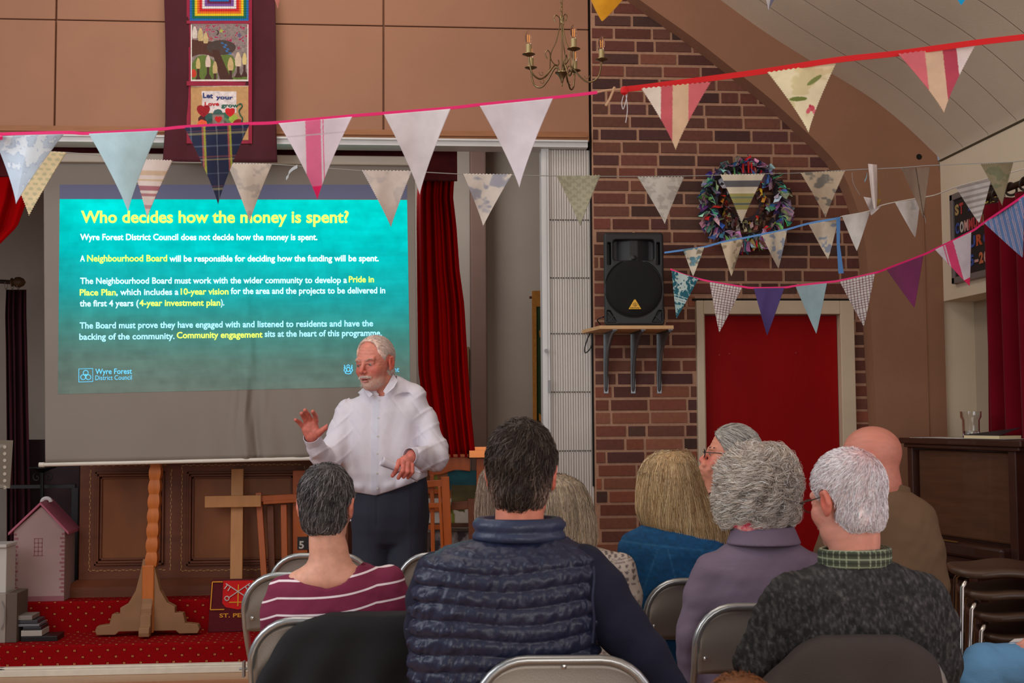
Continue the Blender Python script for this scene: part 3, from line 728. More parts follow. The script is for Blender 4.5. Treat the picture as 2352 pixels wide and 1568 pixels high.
def candle_stand():
    YC = 7.27; A = lambda x, y, dy=0: PY(x, y, YC+dy)
    c = A(341, 1438); r = thing('candle_stand', (c.x, YC, S1), 'tall carved wooden stand with a wavy post and four stepped feet', 'stand')
    a = A(361, 1040); b = A(349, 1300); w_ = .068; mb = MB(); V = []; F = []; n = 90; z0 = b.z; z1 = a.z+.08
    for i in range(n+1):
        t = i/n; z = z0+(z1-z0)*t; x = b.x+(a.x-b.x)*t; s = abs(math.sin((z-z0)*PI/.083)) ; hw = w_/2*(.80+.20*s)
        V += [(x-hw, YC-hw, z), (x+hw, YC-hw, z), (x+hw, YC+hw, z), (x-hw, YC+hw, z)]
    for i in range(n):
        for k in range(4): F.append((4*i+k, 4*i+(k+1) % 4, 4*i+4+(k+1) % 4, 4*i+4+k))
    F += [(0, 3, 2, 1), (4*n, 4*n+1, 4*n+2, 4*n+3)]; mk('post', V, F, M_pale2, r)
    mb = MB(); mb.box((c.x-.032, YC-.04, S1+.02), (c.x+.036, YC+.03, z0+.01)); mb.build('lower_post', M_pale2, r, bevel=.006)
    prof = [(.03, .44), (.045, .36), (.07, .26), (.11, .19), (.155, .165), (.155, .13), (.20, .13), (.215, .07), (.225, .07), (.285, .062), (.295, .035), (.285, .012), (.18, .012), (.16, .03), (.0, .03)]
    for k, (dx, dy) in enumerate(((1, 0), (-1, 0), (0, -1), (0, 1))):
        mb = MB(); pr = Vector((dx, dy, 0)); n_ = Vector((-dy, dx, 0))*.03
        s = .42 if dy else 1.0
        pts = [Vector((c.x, YC, S1))+pr*p*s+Vector((0, 0, z)) for p, z in [(0, .44)]+prof]; mb.prism([p-n_ for p in pts], n_*2); mb.build('foot', mat('grey_oak_foot', (140, 100, 66), .65, var=.12, vscale=8), r, bevel=.004)
M_pale2 = mat('turned_oak', (184, 100, 38), .55, var=.15, vscale=6, stretch=(6, 6, 1), bump=.3, bscale=80)
candle_stand()
def cross():
    YX = 7.5; A = lambda x, y, dy=0: PY(x, y, YX+dy)
    r = thing('wooden_cross', A(545, 1330), 'plain pale wooden cross leaning on the altar front', 'cross')
    a = A(546, 1077, .06); b = A(543, 1345, -.03); mb = MB(); mb.bar(b, a, .072, .03); mb.build('upright', M_pale, r, bevel=.002)
    mb = MB(); mb.bar(A(471, 1152, -.02), A(600, 1150, -.02), .068, .028, (0, 0, 1)); mb.build('crossbar', M_pale, r, bevel=.002)
cross()
def kneeler():
    YK = 7.33; A = lambda x, y, dy=0: PY(x, y, YK+dy)
    r = thing('hassock', A(540, 1420), 'red embroidered hassock with crossed keys leaning on the step', 'kneeler')
    z0, z1 = S1, A(540, 1333).z; x0, x1 = A(478, 1380).x, A(622, 1380).x
    mb = MB(); mb.hexa([(x0, YK, z0), (x1, YK, z0), (x1, YK+.08, z0), (x0, YK+.08, z0), (x0+.012, YK+.02, z1), (x1-.012, YK+.02, z1), (x1-.012, YK+.09, z1), (x0+.012, YK+.09, z1)])
    mb.build('cushion', mat('maroon_tapestry', (88, 14, 24), .95, var=.15, vscale=60, bump=.5, bscale=200), r, bevel=.006)
    def K(x, y, o=.004):
        t = (A(540, y).z-z0)/(z1-z0); return Vector((A(x, y).x, YK+.02*t-o, A(540, y).z))
    mb = MB(); sh = [(512, 1334), (580, 1334), (580, 1385), (572, 1394), (546, 1400), (518, 1394), (510, 1385)]; mb.prism([K(x, y, .001) for x, y in sh][::-1], (0, -.002, 0)); mb.build('shield', mat('scarlet_tapestry', (206, 20, 20), .9, bump=.5, bscale=200), r)
    gold = mat('gold_stitch', (222, 150, 40), .8)
    mb = MB()
    for p, q in (((511, 1336), (487, 1336)), ((487, 1336), (483, 1399)), ((483, 1399), (515, 1399)), ((580, 1336), (610, 1336)), ((610, 1336), (612, 1399))): mb.tube([K(*p), K(*q)], .004, 4)
    mb.tube([K(547, 1343), K(546, 1392)], .0045, 4); mb.tube([K(526, 1383), K(566, 1383)], .0045, 4); mb.build('gold_border', gold, r)
    mb = MB()
    for s in (-1, 1):
        X = lambda x: 546+s*(x-546)
        mb.tube([K(X(524), 1373, .007), K(X(574), 1340, .007)], .0035, 4)
        mb.tube([K(X(521)+5*math.cos(t), 1374+5*math.sin(t), .007) for t in np.linspace(0, 2*PI, 9)[:-1]], .0035, 4, closed=True)
        mb.tube([K(X(563), 1347, .007), K(X(569), 1357, .007)], .004, 4); mb.tube([K(X(570), 1343, .007), K(X(577), 1352, .007)], .004, 4)
    mb.build('key', mat('silver_stitch', (205, 190, 185), .8), r)
    tv, tf = text_mesh("ST. PETER", .02); mk('stitched_name', [K(504+84*q[0], 1417-9*q[1]) for q in tv], tf, gold, r)
kneeler()
def desk():
    YD = 7.5; A = lambda x, y, dy=0: PY(x, y, YD+dy)
    r = thing('prayer_desk', A(640, 1330), 'orange varnished wooden desk frame standing beside the pale cross', 'desk')
    mb = MB(); mb.bar(A(608, 1340, -.02), A(594, 1131, .05), .036, .03); mb.build('leg', M_org, r, bevel=.003)
    mb = MB(); mb.bar(A(655, 1335), A(652, 1158, .04), .036, .03); mb.build('leg', M_org, r, bevel=.003)
    mb = MB(); mb.bar(A(598, 1145), A(720, 1138), .035, .03, (0, 0, 1)); mb.bar(A(605, 1154, .01), A(720, 1147, .01), .018, .05, (0, 0, 1)); mb.build('top_rail', M_org, r, bevel=.003)
    mb = MB(); mb.bar(A(625, 1340, .03), A(621, 1160, .06), .04, .02); mb.build('back_panel', M_oak, r, bevel=.003)
    mb = MB(); mb.bar(A(690, 1080, .08), A(690, 1345, .08), .09, .03); mb.build('side_panel', M_org, r, bevel=.003)
    r = thing('number_board', A(700, 1262, .06), 'small black hymn number card with a white five', 'sign')
    mb = MB(); a, b = A(683, 1262, .06), A(722, 1232, .06); mb.box((a.x, YD+.057, a.z), (b.x, YD+.064, b.z)); mb.build('card', mat('black_card', (34, 30, 28), .6), r)
    tv, tf = text_mesh("5", .03); V = [(a.x+.010+.030*q[0], YD+.0555, a.z+.008+.045*q[1]) for q in tv]; mk('number', V, tf, mat('white_number', (200, 192, 180), .6), r)
desk()
def right_furniture():
    YF = 7.75; A = lambda x, y, dy=0: PY(x, y, YF+dy)
    r = thing('pulpit', A(1060, 1360, .2), 'orange wooden reading desk with a sloped top behind the speaker', 'reading desk')
    mb = MB(); mb.prism([A(985, 1048), A(1080, 1048), A(1080, 1082), A(1048, 1078), A(1010, 1090), A(985, 1092)], (0, .04, 0)); mb.build('apron', M_org, r, bevel=.003)
    mb = MB(); mb.box((A(960, 1040).x, YF-.02, A(1000, 1050).z), (A(1112, 1040).x, YF+.4, A(1000, 1043).z)); mb.build('top', M_org, r, bevel=.003)
    for x in (967, 1104): mb = MB(); mb.bar((A(x, 1200).x, YF+.03, S2), (A(x, 1200).x, YF+.03, A(x, 1050).z), .05, .05); mb.build('post', M_org, r, bevel=.003)
    
    for y_, w_ in ((1128, .03), (1165, .05), (1210, .03)): mb = MB(); mb.bar(A(960, y_), A(1030, y_), w_, .03, (0, 0, 1)); mb.build('cross_rail', M_org, r, bevel=.003)
    mb = MB(); a = A(1076, 1052, -.05); b = A(1125, 1034, -.05); mb.box((a.x, YF-.06, a.z), (b.x, YF+.05, a.z+.004)); mb.box((a.x, YF-.06, a.z), (b.x, YF-.055, b.z)); mb.box((a.x, YF+.045, a.z), (b.x, YF+.05, b.z+.02)); mb.box((a.x, YF-.06, a.z), (a.x+.005, YF+.05, b.z))
    tag(mb.build('brass_tray', mat('brass_copper', (196, 120, 70), .3, .8)), 'copper coloured tray standing on the reading desk', 'tray')
    r = thing('easel', A(1028, 1360, -.2), 'orange wooden easel with a moulded post right of the speaker', 'easel')
    YE = -.22
    mb = MB(); mb.bar(A(1034, 1380, YE), A(1022, 1094, YE), .052, .03); mb.bar(A(1022, 1380, YE-.018), A(1009, 1116, YE-.018), .018, .012); mb.build('post', M_org, r, bevel=.004)
    mb = MB(); mb.bar(A(968, 1112, YE), A(1026, 1108, YE), .04, .025, (0, 0, 1)); mb.build('rail', M_org, r, bevel=.003); mb = MB(); mb.bar(A(968, 1160, YE), A(1015, 1160, YE), .03, .025, (0, 0, 1)); mb.build('rail', M_org, r, bevel=.003)
    mb = MB(); mb.bar(A(996, 1380, YE+.05), A(992, 1090, YE+.05), .025, .025); mb.build('leg', M_org, r, bevel=.003)
    mb = MB(); mb.bar(A(1088, 1350, YE+.05), A(1084, 1145, YE+.05), .05, .03); mb.build('leg', M_oak, r, bevel=.003)
    mb = MB(); mb.bar(A(1036, 1162, YE+.06), A(1092, 1158, YE+.06), .05, .02, (0, 0, 1)); mb.build('ledge', M_oak, r, bevel=.003)
    # painting behind the easel
    nx, ny = 60, 60; uu, vv = np.meshgrid(np.linspace(0, 1, nx+1), np.linspace(0, 1, ny+1)); u = uu.ravel(); v = vv.ravel(); nz = fbm(u*8, v*8, 3)
    c = np.tile(np.array([(196, 190, 178)], float), (len(u), 1))
    def put(m_, col): c[m_] = np.array(col, float)*(.8+.4*nz[m_][:, None])
    put((v < .5) & (u < .55), (132, 84, 52)); put((v < .34+.05*np.sin(u*6)) & (u > .45), (20, 74, 84)); put((v > .25) & (v < .7-.2*u+.2*nz) & (u > .5), (78, 70, 40)); put(np.abs(u-.42-.12*np.sin((v-.5)*4)) < .025, (120, 124, 50)); put(v > .92, (90, 60, 40))
    V = [A(950+170*a, 1080+130*b, .02) for a, b in zip(u, v)]; k = np.arange(ny*(nx+1)).reshape(ny, nx+1)[:, :-1].ravel()
    o = mk('painting', V, np.stack([k, k+nx+1, k+nx+2, k+1], 1), mat('painted_canvas', attr=True, rough=.8), cols=c, solid=.012); tag(o, 'unframed painting of brown, teal and white shapes behind the easel', 'painting')
    mb = MB(); mb.box((A(975, 1240).x, YF+.09, S2), (A(1096, 1240).x, YF+.35, A(1000, 1225).z)); tag(mb.build('storage_box', mat('white_box_card', (190, 180, 170), .8, var=.3, vscale=12, col2=(60, 50, 50))), 'pale box standing on the chancel floor behind the easel', 'box')
    # small gilt frame edge beside the red curtain and green banner by the partition
    B = lambda x, y, dy=0: PY(x, y, 9.1+dy)
    mb = MB(); a, b = B(1040, 892, .27), B(1078, 796, .27); mb.box((a.x, 9.37, a.z), (b.x, 9.4, b.z)); tag(mb.build('picture_frame', mat('gilt_wood', (120, 88, 50), .5), bevel=.004), 'narrow gilt picture frame showing past the red curtain edge', 'picture frame')
    C = lambda x, y, dy=0: PY(x, y, 8.2+dy)
    r = thing('processional_banner', C(1240, 975), 'green embroidered banner with gold fringe half hidden by the partition', 'banner')
    mb = MB(); mb.tube([C(1216, 683), C(1330, 676)], .009, 8); auto(mb.build('rod', mat('dark_rod', (80, 46, 26), .5), r))
    mb = MB(); q_ = C(1227, 668); mb.tube([(q_.x, q_.y, S2+.002), q_], .004, 6); mb.build('pole', mat('dark_rod', (80, 46, 26), .5), r)
    V, F = curtain_mesh([(700, 1224, 1330), (972, 1226, 1330)], 8.2, 3, .008, 2, 50, 10); mk('cloth', V, F, mat('green_banner_cloth', (44, 66, 32), .9, var=.1), r, smooth=True, solid=.003)
    mb = MB(); 
    for q in ([(1222, 700), (1232, 700), (1233, 975), (1224, 975)], [(1222, 668), (1330, 662), (1330, 704), (1222, 704)]): mb.prism([C(x, y, -.022) for x, y in q], (0, .006, 0))
    for q in ([(1238, 760), (1250, 745), (1252, 765), (1240, 775)], [(1238, 948), (1250, 960), (1252, 975), (1238, 965)]): mb.prism([C(x, y, -.02) for x, y in q], (0, .006, 0))
    mb.build('gold_trim', mat('gold_fringe', (176, 116, 44), .8, var=.2, vscale=60), r)
right_furniture()

# ------------------------------------------------------------------ left edge things
def left_things():
    YD = 7.45; A = lambda x, y, dy=0: PY(x, y, YD+dy)
    r = thing('dolls_house', A(90, 1370), 'pale pink wooden doll house with a pitched roof on the chancel step', 'doll house')
    x0, x1 = A(30, 1300).x, A(148, 1300).x; ze = A(90, 1218).z; za = A(92, 1163).z; xm = A(94, 1200).x
    pk = mat('pale_pink_board', (168, 138, 134), .7, var=.05)
    mb = MB(); mb.prism([(x0, YD, S2), (x1, YD, S2), (x1, YD, ze), (xm, YD, za), (x0, YD, ze)], (0, .22, 0)); mb.build('walls', pk, r, bevel=.003)
    rose = mat('rose_paint', (180, 96, 116), .7)
    mb = MB()
    for s, xe in ((-1, x0), (1, x1)):
        mb.prism([(xm, YD-.02, za+.012), (xm, YD-.02, za+.028), (xe+s*.025, YD-.02, ze-.008), (xe+s*.025, YD-.02, ze-.024)], (0, .26, 0))
    mb.build('roof', rose, r)
    mb = MB(); pal = mat('faded_pink_print', (146, 90, 98), .8)
    for k in range(17):
        z = S2+.05+k*.024; w_ = .028 if k % 2 else .018
        if z < ze-.02: mb.box((x0+.001, YD-.0015, z), (x0+w_, YD, z+.012)); mb.box((x1-w_, YD-.0015, z), (x1-.001, YD, z+.012))
    mb.box((x0, YD-.0015, S2), (x1, YD, S2+.03))
    wx = A(88, 1250).x; wz = A(88, 1256).z
    for a, b, c, d in ((-.03, -.052, .03, -.048), (-.026, .048, .026, .052), (-.024, -.05, -.02, .05), (.02, -.05, .024, .05), (-.002, -.05, .002, .05), (-.024, -.002, .024, .002), (-.024, -.026, .024, -.022), (-.024, .022, .024, .026)):
        mb.box((wx+a, YD-.0015, wz+b), (wx+c, YD, wz+d))
    mb.build('printed_window', pal, r)
    mb = MB(); mb.tube([(xm+.026*math.cos(t), YD+.1, za+.02+.022*math.sin(t)) for t in np.linspace(0, PI, 12)], .012, 8); auto(mb.build('carry_handle', mat('white_handle', (215, 205, 200), .6), r))
    # iron stand behind it
    YI = 8.0; B = lambda x, y, dy=0: PY(x, y, YI+dy)
    r = thing('iron_stand', B(96, 1400, 0), 'black wrought iron stand with scrolls above the doll house', 'stand'); r.location.z = S2
    ir = mat('black_iron', (20, 18, 18), .5, .3)
    mb = MB(); mb.tube([B(96, 1370), B(97, 1080)], .012, 8); auto(mb.build('stem', ir, r))
    mb = MB(); mb.lathe([(.01, 0), (.05, .02), (.085, .03), (.085, .036), (.01, .036)], B(98, 1085), (0, 0, 1), 20); auto(mb.build('drip_tray', ir, r))
    for s in (-1, 1):
        mb = MB(); c = B(98+s*13, 1096); pts = [c+Vector((s*(.004*t)*math.cos(t*1.0)*.9, 0, .004*t*math.sin(t*1.0))) for t in np.linspace(.5, 9, 28)]; mb.tube(pts, .004, 6); auto(mb.build('scroll', ir, r))
    mb = MB(); mb.box((B(-60, 1120, .1).x, YI+.1, B(0, 1122, .1).z), (B(172, 1120, .1).x, YI+.14, B(0, 1114, .1).z)); mb.bar(B(172, 1120, .1)+Vector((0, .02, 0)), (B(172, 1120, .1).x, YI+.12, S2), .04, .04)
    mb.bar(B(-50, 1120, .1)+Vector((0, .02, 0)), (B(-50, 1120, .1).x, YI+.12, S2), .04, .04)
    tag(mb.build('altar_rail', mat('black_rail', (26, 18, 18), .5)), 'dark rail running behind the doll house at left', 'rail')
    mb = MB(); mb.box((B(22, 1350, .5).x, YI+.5, S2), (B(178, 1350, .5).x, YI+.55, B(0, 1010, .5).z)); tag(mb.build('cupboard', mat('dark_cupboard', (52, 26, 30), .7, var=.2)), 'dark panel standing behind the doll house', 'panel')
    # music stand at the left edge
    YM = 6.6; Cc = lambda x, y, dy=0: PY(x, y, YM+dy)
    r = thing('music_stand', (Cc(-60, 1100).x, YM, 0), 'grey perforated music stand desk cut by the left picture edge', 'music stand')
    q = [Cc(-150, 1008), Cc(30, 1011), Cc(23, 1121), Cc(-158, 1121, -.05)]; gm = mat('grey_music_metal', (104, 92, 78), .5, .4)
    mb = MB(); mb.prism(q[::-1], (0, .004, 0)); mb.build('desk', gm, r, bevel=.001)
    mb = MB()
    for k in range(7):
        for j in range(3):
            c = Cc(11-j*16, 1026+k*15.5-(0 if j == 0 else 4), -.002); mb.lathe([(.009, .0), (.009, -.001)], c, (0, 1, 0), 12)
    o = mb.build('desk_hole', mat('pale_hole', (168, 156, 140), .8), r); o['kind'] = 'stuff'
    mb = MB(); mb.tube([(Cc(-60, 1100).x, YM+.02, .02), (Cc(-60, 1100).x, YM+.02, Cc(0, 1060).z)], .012, 8)
    for a in (0, 2.1, 4.2): mb.tube([(Cc(-60, 1100).x, YM+.02, .14), (Cc(-60, 1100).x+.16*math.cos(a-.6), YM+.02+.16*math.sin(a-.6), .012)], .009, 8)
    auto(mb.build('tripod', gm, r))
    # boxes and discs on the step
    YB = 7.12; D = lambda x, y, dy=0: PY(x, y, YB+dy)
    mb = MB(); a = D(-90, 1475); b = D(39, 1362); mb.box((a.x, YB, S1), (D(13, 1400).x, YB+.2, b.z)); 
    r = thing('equipment_case', (a.x, YB, S1), 'grey equipment case on the carpeted step at the left edge', 'case'); mb.build('front', mat('grey_case', (150, 138, 128), .6), r, bevel=.004)
    mb = MB(); mb.box((D(13, 1400).x, YB+.005, S1), (b.x, YB+.2, b.z)); mb.build('side_cover', mat('brown_case', (92, 78, 68), .7), r, bevel=.004)
    mb = MB(); mb.tube([D(4, 1380, -.01), D(11, 1400, -.012), D(9, 1430, -.012), D(2, 1445, -.01)], .003, 6); mb.build('cable', mat('grey_cable', (130, 124, 120), .5), r)
    mb = MB(); mb.box((D(-90, 1400).x, YB+.02, b.z), (D(10, 1400).x, YB+.18, D(5, 1258).z)); mb.box((D(-90, 1400).x, YB+.0, D(5, 1258).z), (D(12, 1400).x, YB+.19, D(5, 1250).z))
    tag(mb.build('projector_box', mat('pale_grey_plastic', (190, 184, 176), .5), bevel=.004), 'pale grey box on top of the equipment case', 'box')
    rs = random.Random(3); z = S1
    for k, (w_, dx, th, col, lab) in enumerate(((.20, .0, .03, (26, 22, 22), 'black disc player lowest of the stack beside the equipment case'), (.115, .0, .034, (168, 160, 150), 'pale video cassette on the black disc player'), (.10, .01, .02, (44, 42, 46), 'dark disc case above the pale cassette in the stack'), (.12, -.02, .016, (110, 108, 112), 'grey disc case tilted in the middle of the stack'), (.12, -.03, .02, (56, 54, 60), 'charcoal disc case second from the top of the stack'), (.095, -.035, .026, (128, 120, 112), 'pale disc case topmost on the stack by the equipment case'))):
        x0 = D(43, 1400).x+dx+.005; mb = MB(); mb.box((x0, YB+.03, z), (x0+w_, YB+.17, z+th-.002))
        o = mb.build('disc_case', mat('disc_case_%d' % k, col, .4), bevel=.002); tag(o, lab, 'disc case', 'discs and cassettes stacked on the step'); z += th
    mb = MB(); c = PZ(8, 1543, .02); mb.lathe([(.0, -.03), (.012, -.03), (.02, -.02), (.022, 0), (.02, .02), (.0, .025)], c+Vector((-.01, 0, .005)), (1, 0, 0), 16); o = mb.build('rubber_foot', mat('black_rubber', (24, 22, 22), .6)); auto(o); tag(o, 'black rubber foot on the floor at the lower left edge', 'rubber foot'); o.name = 'stand_foot'
left_things()

# ================================================================== wall speaker on its shelf
def wall_speaker():
    YS = 6.66; A = lambda x, y, dy=0: PY(x, y, YS+dy)
    zs0, zs1 = A(1450, 768).z, A(1450, 748).z; zt_ = zs1
    r = thing('wall_shelf', A(1457, 768, .3), 'pale plywood shelf on grey metal brackets fixed to the bricks', 'shelf')
    x0, x1 = A(1376, 750).x, A(1545, 750).x
    mb = MB(); mb.prism([(x0, YS-.03, zt_-.02), (x1, YS-.03, zt_-.02), (x1-.02, YW, zt_-.02), (x0-.05, YW, zt_-.02)], (0, 0, .02)); mb.build('board', mat('plywood', (204, 160, 112), .6, var=.1, vscale=10), r, bevel=.002)
    gm = mat('grey_steel_bracket', (120, 124, 128), .35, .8)
    for x, xb_ in ((1393, 1391), (1452, 1453), (1516, 1513)):
        mb = MB(); zz = zt_-.02; ww = .022; xw = PY(xb_, 800, YW).x; zb = PY(xb_, 903, YW).z
        mb.box((xw-.013, YW-.004, zb), (xw+.013, YW, zz)); mb.box((xw-.013, YS, zz-.004), (xw+.013, YW, zz))
        pts = smoothcurve([(xw, YS+.02, zz-.006), (xw, YS+.12, zz-.03), (xw, YW-.09, zz-.11), (xw, YW-.035, zz-.22), (xw, YW-.006, zb+.01)], 6)
        mb.tube(pts, [.008]+[.0095]*(len(pts)-2)+[.005], 10)
        mb.prism([(xw-.002, YS+.02, zz), (xw-.002, YW, zz), (xw-.002, YW, zb+.02)]+[(xw-.002, p.y, p.z) for p in pts[::-1][2:-1]], (.004, 0, 0))
        auto(mb.build('bracket', gm, r))
    # the loudspeaker (implicit surface, local frame)
    c = A(1458, 745); r = thing('loudspeaker', (c.x, YS, zs1), 'black loudspeaker with a yellow triangle badge on the plywood shelf', 'loudspeaker', rz=-YAW*.4)
    k = (A(1529, 640)-A(1388, 640)).length; W = k; H = A(1458, 533).z-zs1; D = .27
    def f(Q):
        x, y, z = Q[:, 0], Q[:, 1], Q[:, 2]; dep = D/2; q = np.stack([np.abs(x)-(W/2-.02)+np.clip(y, 0, .3)*.28, np.abs(y-dep)-(dep-.02), np.abs(z-H/2)-(H/2-.02)], 1)
        d = np.linalg.norm(np.maximum(q, 0), axis=1)+np.minimum(q.max(1), 0)-.02
        # horn flare recess with a raised wedge down to the woofer
        zc = H-.10
        hr = smax(np.abs(z-zc)-.058, np.abs(x)-.115+0*z, .02); hr = smax(hr, y-.045*np.clip(np.abs(x)/.09, .25, 1)*1.1, .01)
        d = smax(d, -hr, .008)
        wz = cap(Q, (0, .012, H-.145), (0, .012, H*.44), .012, .10); wz = smax(wz, -y-.004, .01); d = smin(d, wz, .012)
        for s in (-1, 1):
            po = smax(smax(np.abs(x-s*(W/2-.035))-.0095, np.abs(z-(H-.12))-.062, .004), y-.05, .004); d = smax(d, -po, .004)
            tri = smax(smax(s*x-(W/2-.018), z-.085+.0*x, .003), smax(-z+.018, -(s*x-(W/2-.075))+(z-.018)*.55, .003), .003); d = smax(d, -smax(tri, y-.02, .003), .003)
        rr = np.hypot(x, z-H*.40); d = smax(d, -smax(rr-.163, np.abs(y+.002)-.010, .004), .003)
        return d
    V, F = nets(f, (-W/2-.02, -.03, -.01), (W/2+.02, D+.02, H+.02), .0045)
    mk('cabinet', V, F, mat('black_speaker_plastic', (34, 34, 36), .5, bump=.2, bscale=400), r, local=True, smooth=True)
    mb = MB(); mb.lathe([(.0, -.016), (.06, -.015), (.12, -.011), (.15, -.004), (.158, .006), (.158, .014)], (0, 0, H*.40), (0, 1, 0), 48)
    auto(mb.build('grille', mat('black_mesh_grille', (20, 20, 21), .7, bump=1, bscale=900), r, local=True), 60)
    mb = MB()
    for s in (-1, 1): mb.bar((s*(W/2-.07), .004, .022), (s*(W/2-.02), .004, .08), .004, .004); mb.bar((s*(W/2-.02), .004, .022), (s*(W/2-.06), .004, .06), .004, .004)
    mb.build('corner_brace', mat('black_speaker_plastic', (34, 34, 36), .5), r, local=True)
    zz = H*.40-.118; ye = mat('yellow_badge', (228, 170, 30), .4)
    mb = MB(); mb.prism([(-.036, -.0175, zz), (.036, -.0175, zz), (.004, -.0175, zz+.054), (-.004, -.0175, zz+.054)], (0, .006, 0)); mb.build('badge', ye, r, local=True, bevel=.002)
    dk = mat('dark_badge_print', (60, 40, 16), .5)
    tv, tf = text_mesh("behringer", .02); mk('badge_lettering', [(-.026+.052*q[0], -.0183, zz+.005+.007*q[1]) for q in tv], tf, dk, r, local=True)
    mb = MB(); mb.tube([(.011*math.cos(t), -.0185, zz+.026+.009*math.sin(t)) for t in np.linspace(0, 2*PI, 20)[:-1]], .0009, 4, closed=True); mb.tube([(-.004, -.0185, zz+.024), (.001, -.0185, zz+.031), (.004, -.0185, zz+.026), (-.002, -.0185, zz+.019)], .0011, 4); mb.build('badge_mark', dk, r, local=True)
    # cable
    mb = MB(); mb.tube(smoothcurve([A(1400, 728, .2), A(1385, 728, .1), A(1372, 735, .15), A(1378, 748, .2), A(1356, 765, .3), A(1344, 795, .3), A(1345, 810, .3), A(1358, 795, .3), A(1362, 760, .3), A(1372, 750, .25)], 8), .0035, 6)
    auto(tag(mb.build('speaker_cable', mat('black_cable', (24, 22, 22), .5)), 'black cable looping from the loudspeaker beside the shelf', 'cable'))
    mb = MB(); a = A(1378, 749, .06); mb.box((a.x, a.y, zs1+.0005), (a.x+.05, a.y+.05, zs1+.006)); tag(mb.build('paper_slip', mat('white_paper', (220, 214, 208), .8)), 'small white slip of card on the shelf beside the loudspeaker', 'card')
wall_speaker()

# ================================================================== rag wreath
def wreath():
    c = PY(1708, 465, YW-.05); r = thing('rag_wreath', c, 'round wreath of knotted fabric scraps hanging on the brick wall', 'wreath')
    mb = MB()
    for R in (.215, .115): mb.tube([(R*math.cos(t), 0, R*math.sin(t)) for t in np.linspace(0, 2*PI, 60)[:-1]], .028 if R > .15 else .022, 8, closed=True)
    auto(mb.build('wreath_ring', mat('dark_rag_base', (46, 34, 40), .9), r, local=True))
    pal1 = [(80, 62, 88), (160, 132, 160), (70, 140, 110), (44, 44, 78), (180, 164, 182), (216, 208, 210), (120, 92, 118), (104, 184, 150), (90, 60, 64), (38, 32, 40), (150, 116, 130), (190, 36, 42), (76, 108, 166), (130, 160, 88), (90, 52, 112)]
    pal2 = [(78, 28, 22), (100, 40, 30), (122, 106, 92), (60, 28, 26), (150, 140, 130), (140, 110, 100), (170, 40, 26), (200, 150, 40), (50, 34, 30)]
    rs = random.Random(5)
    for nm, R, cnt, pal, L0, L1, wd in (('outer_rag_strips', .215, 290, pal1, .045, .09, .038), ('inner_rag_strips', .122, 150, pal2, .025, .048, .024)):
        mb = MB()
        for i in range(cnt):
            t = 2*PI*i/cnt+rs.uniform(-.1, .1); u = Vector((math.cos(t), 0, math.sin(t))); a = Vector((-math.sin(t), 0, math.cos(t)))
            k = rs.uniform(-1.0, 1.0) if nm[0] == 'i' else rs.choice((-.55, 1, 1, .6)); d = (u*k+a*rs.uniform(-.6, .6)+Vector((0, -rs.uniform(.25, 1.0), -.25))).normalized(); s = d.cross(Vector((rs.uniform(-1, 1), rs.uniform(-.4, .4), rs.uniform(-1, 1)))).normalized()
            p = u*R+Vector((0, -.015, 0)); L = rs.uniform(L0, L1); w_ = wd*rs.uniform(.6, 1.15); col = rs.choice(pal); col = tuple(min(255, v*rs.uniform(.8, 1.25)) for v in col); n = d.cross(s)*.0012; V = []; tw = rs.uniform(-1.4, 1.4)
            for q in range(6):
                f_ = q/5; ss = (s*math.cos(tw*f_)+d.cross(s)*math.sin(tw*f_)); pp = p+d*L*f_+Vector((0, 0, -.02*f_*f_))+d.cross(s)*.008*math.sin(f_*5+i); ww = w_*(.35+.65*min(1, f_*2.2))/2
                V += [pp-ss*ww-n, pp+ss*ww-n, pp+ss*ww+n, pp-ss*ww+n]
            F = [(4*q+a_, 4*q+(a_+1) % 4, 4*q+4+(a_+1) % 4, 4*q+4+a_) for q in range(5) for a_ in range(4)]+[(0, 3, 2, 1), (20, 21, 22, 23)]
            mb.add(V, F, col)
        o = mb.build(nm, mat('rag_cloth', attr=True, rough=.8, var=.25, vscale=80), r, local=True, cols=True); o['kind'] = 'stuff'
    mb = MB()
    for dx in (-.02, .012, .03): mb.prism([(dx, -.05, .235), (dx+.014, -.05, .235), (dx+.01, -.055, .165), (dx+.002, -.055, .165)], (0, .002, 0))
    mb.prism([(-.03, -.06, .215), (.03, -.06, .25), (.035, -.055, .27), (-.02, -.055, .235)], (0, .004, 0)); mb.build('red_ribbon', mat('bright_red_ribbon', (200, 16, 22), .5), r, local=True)
wreath()

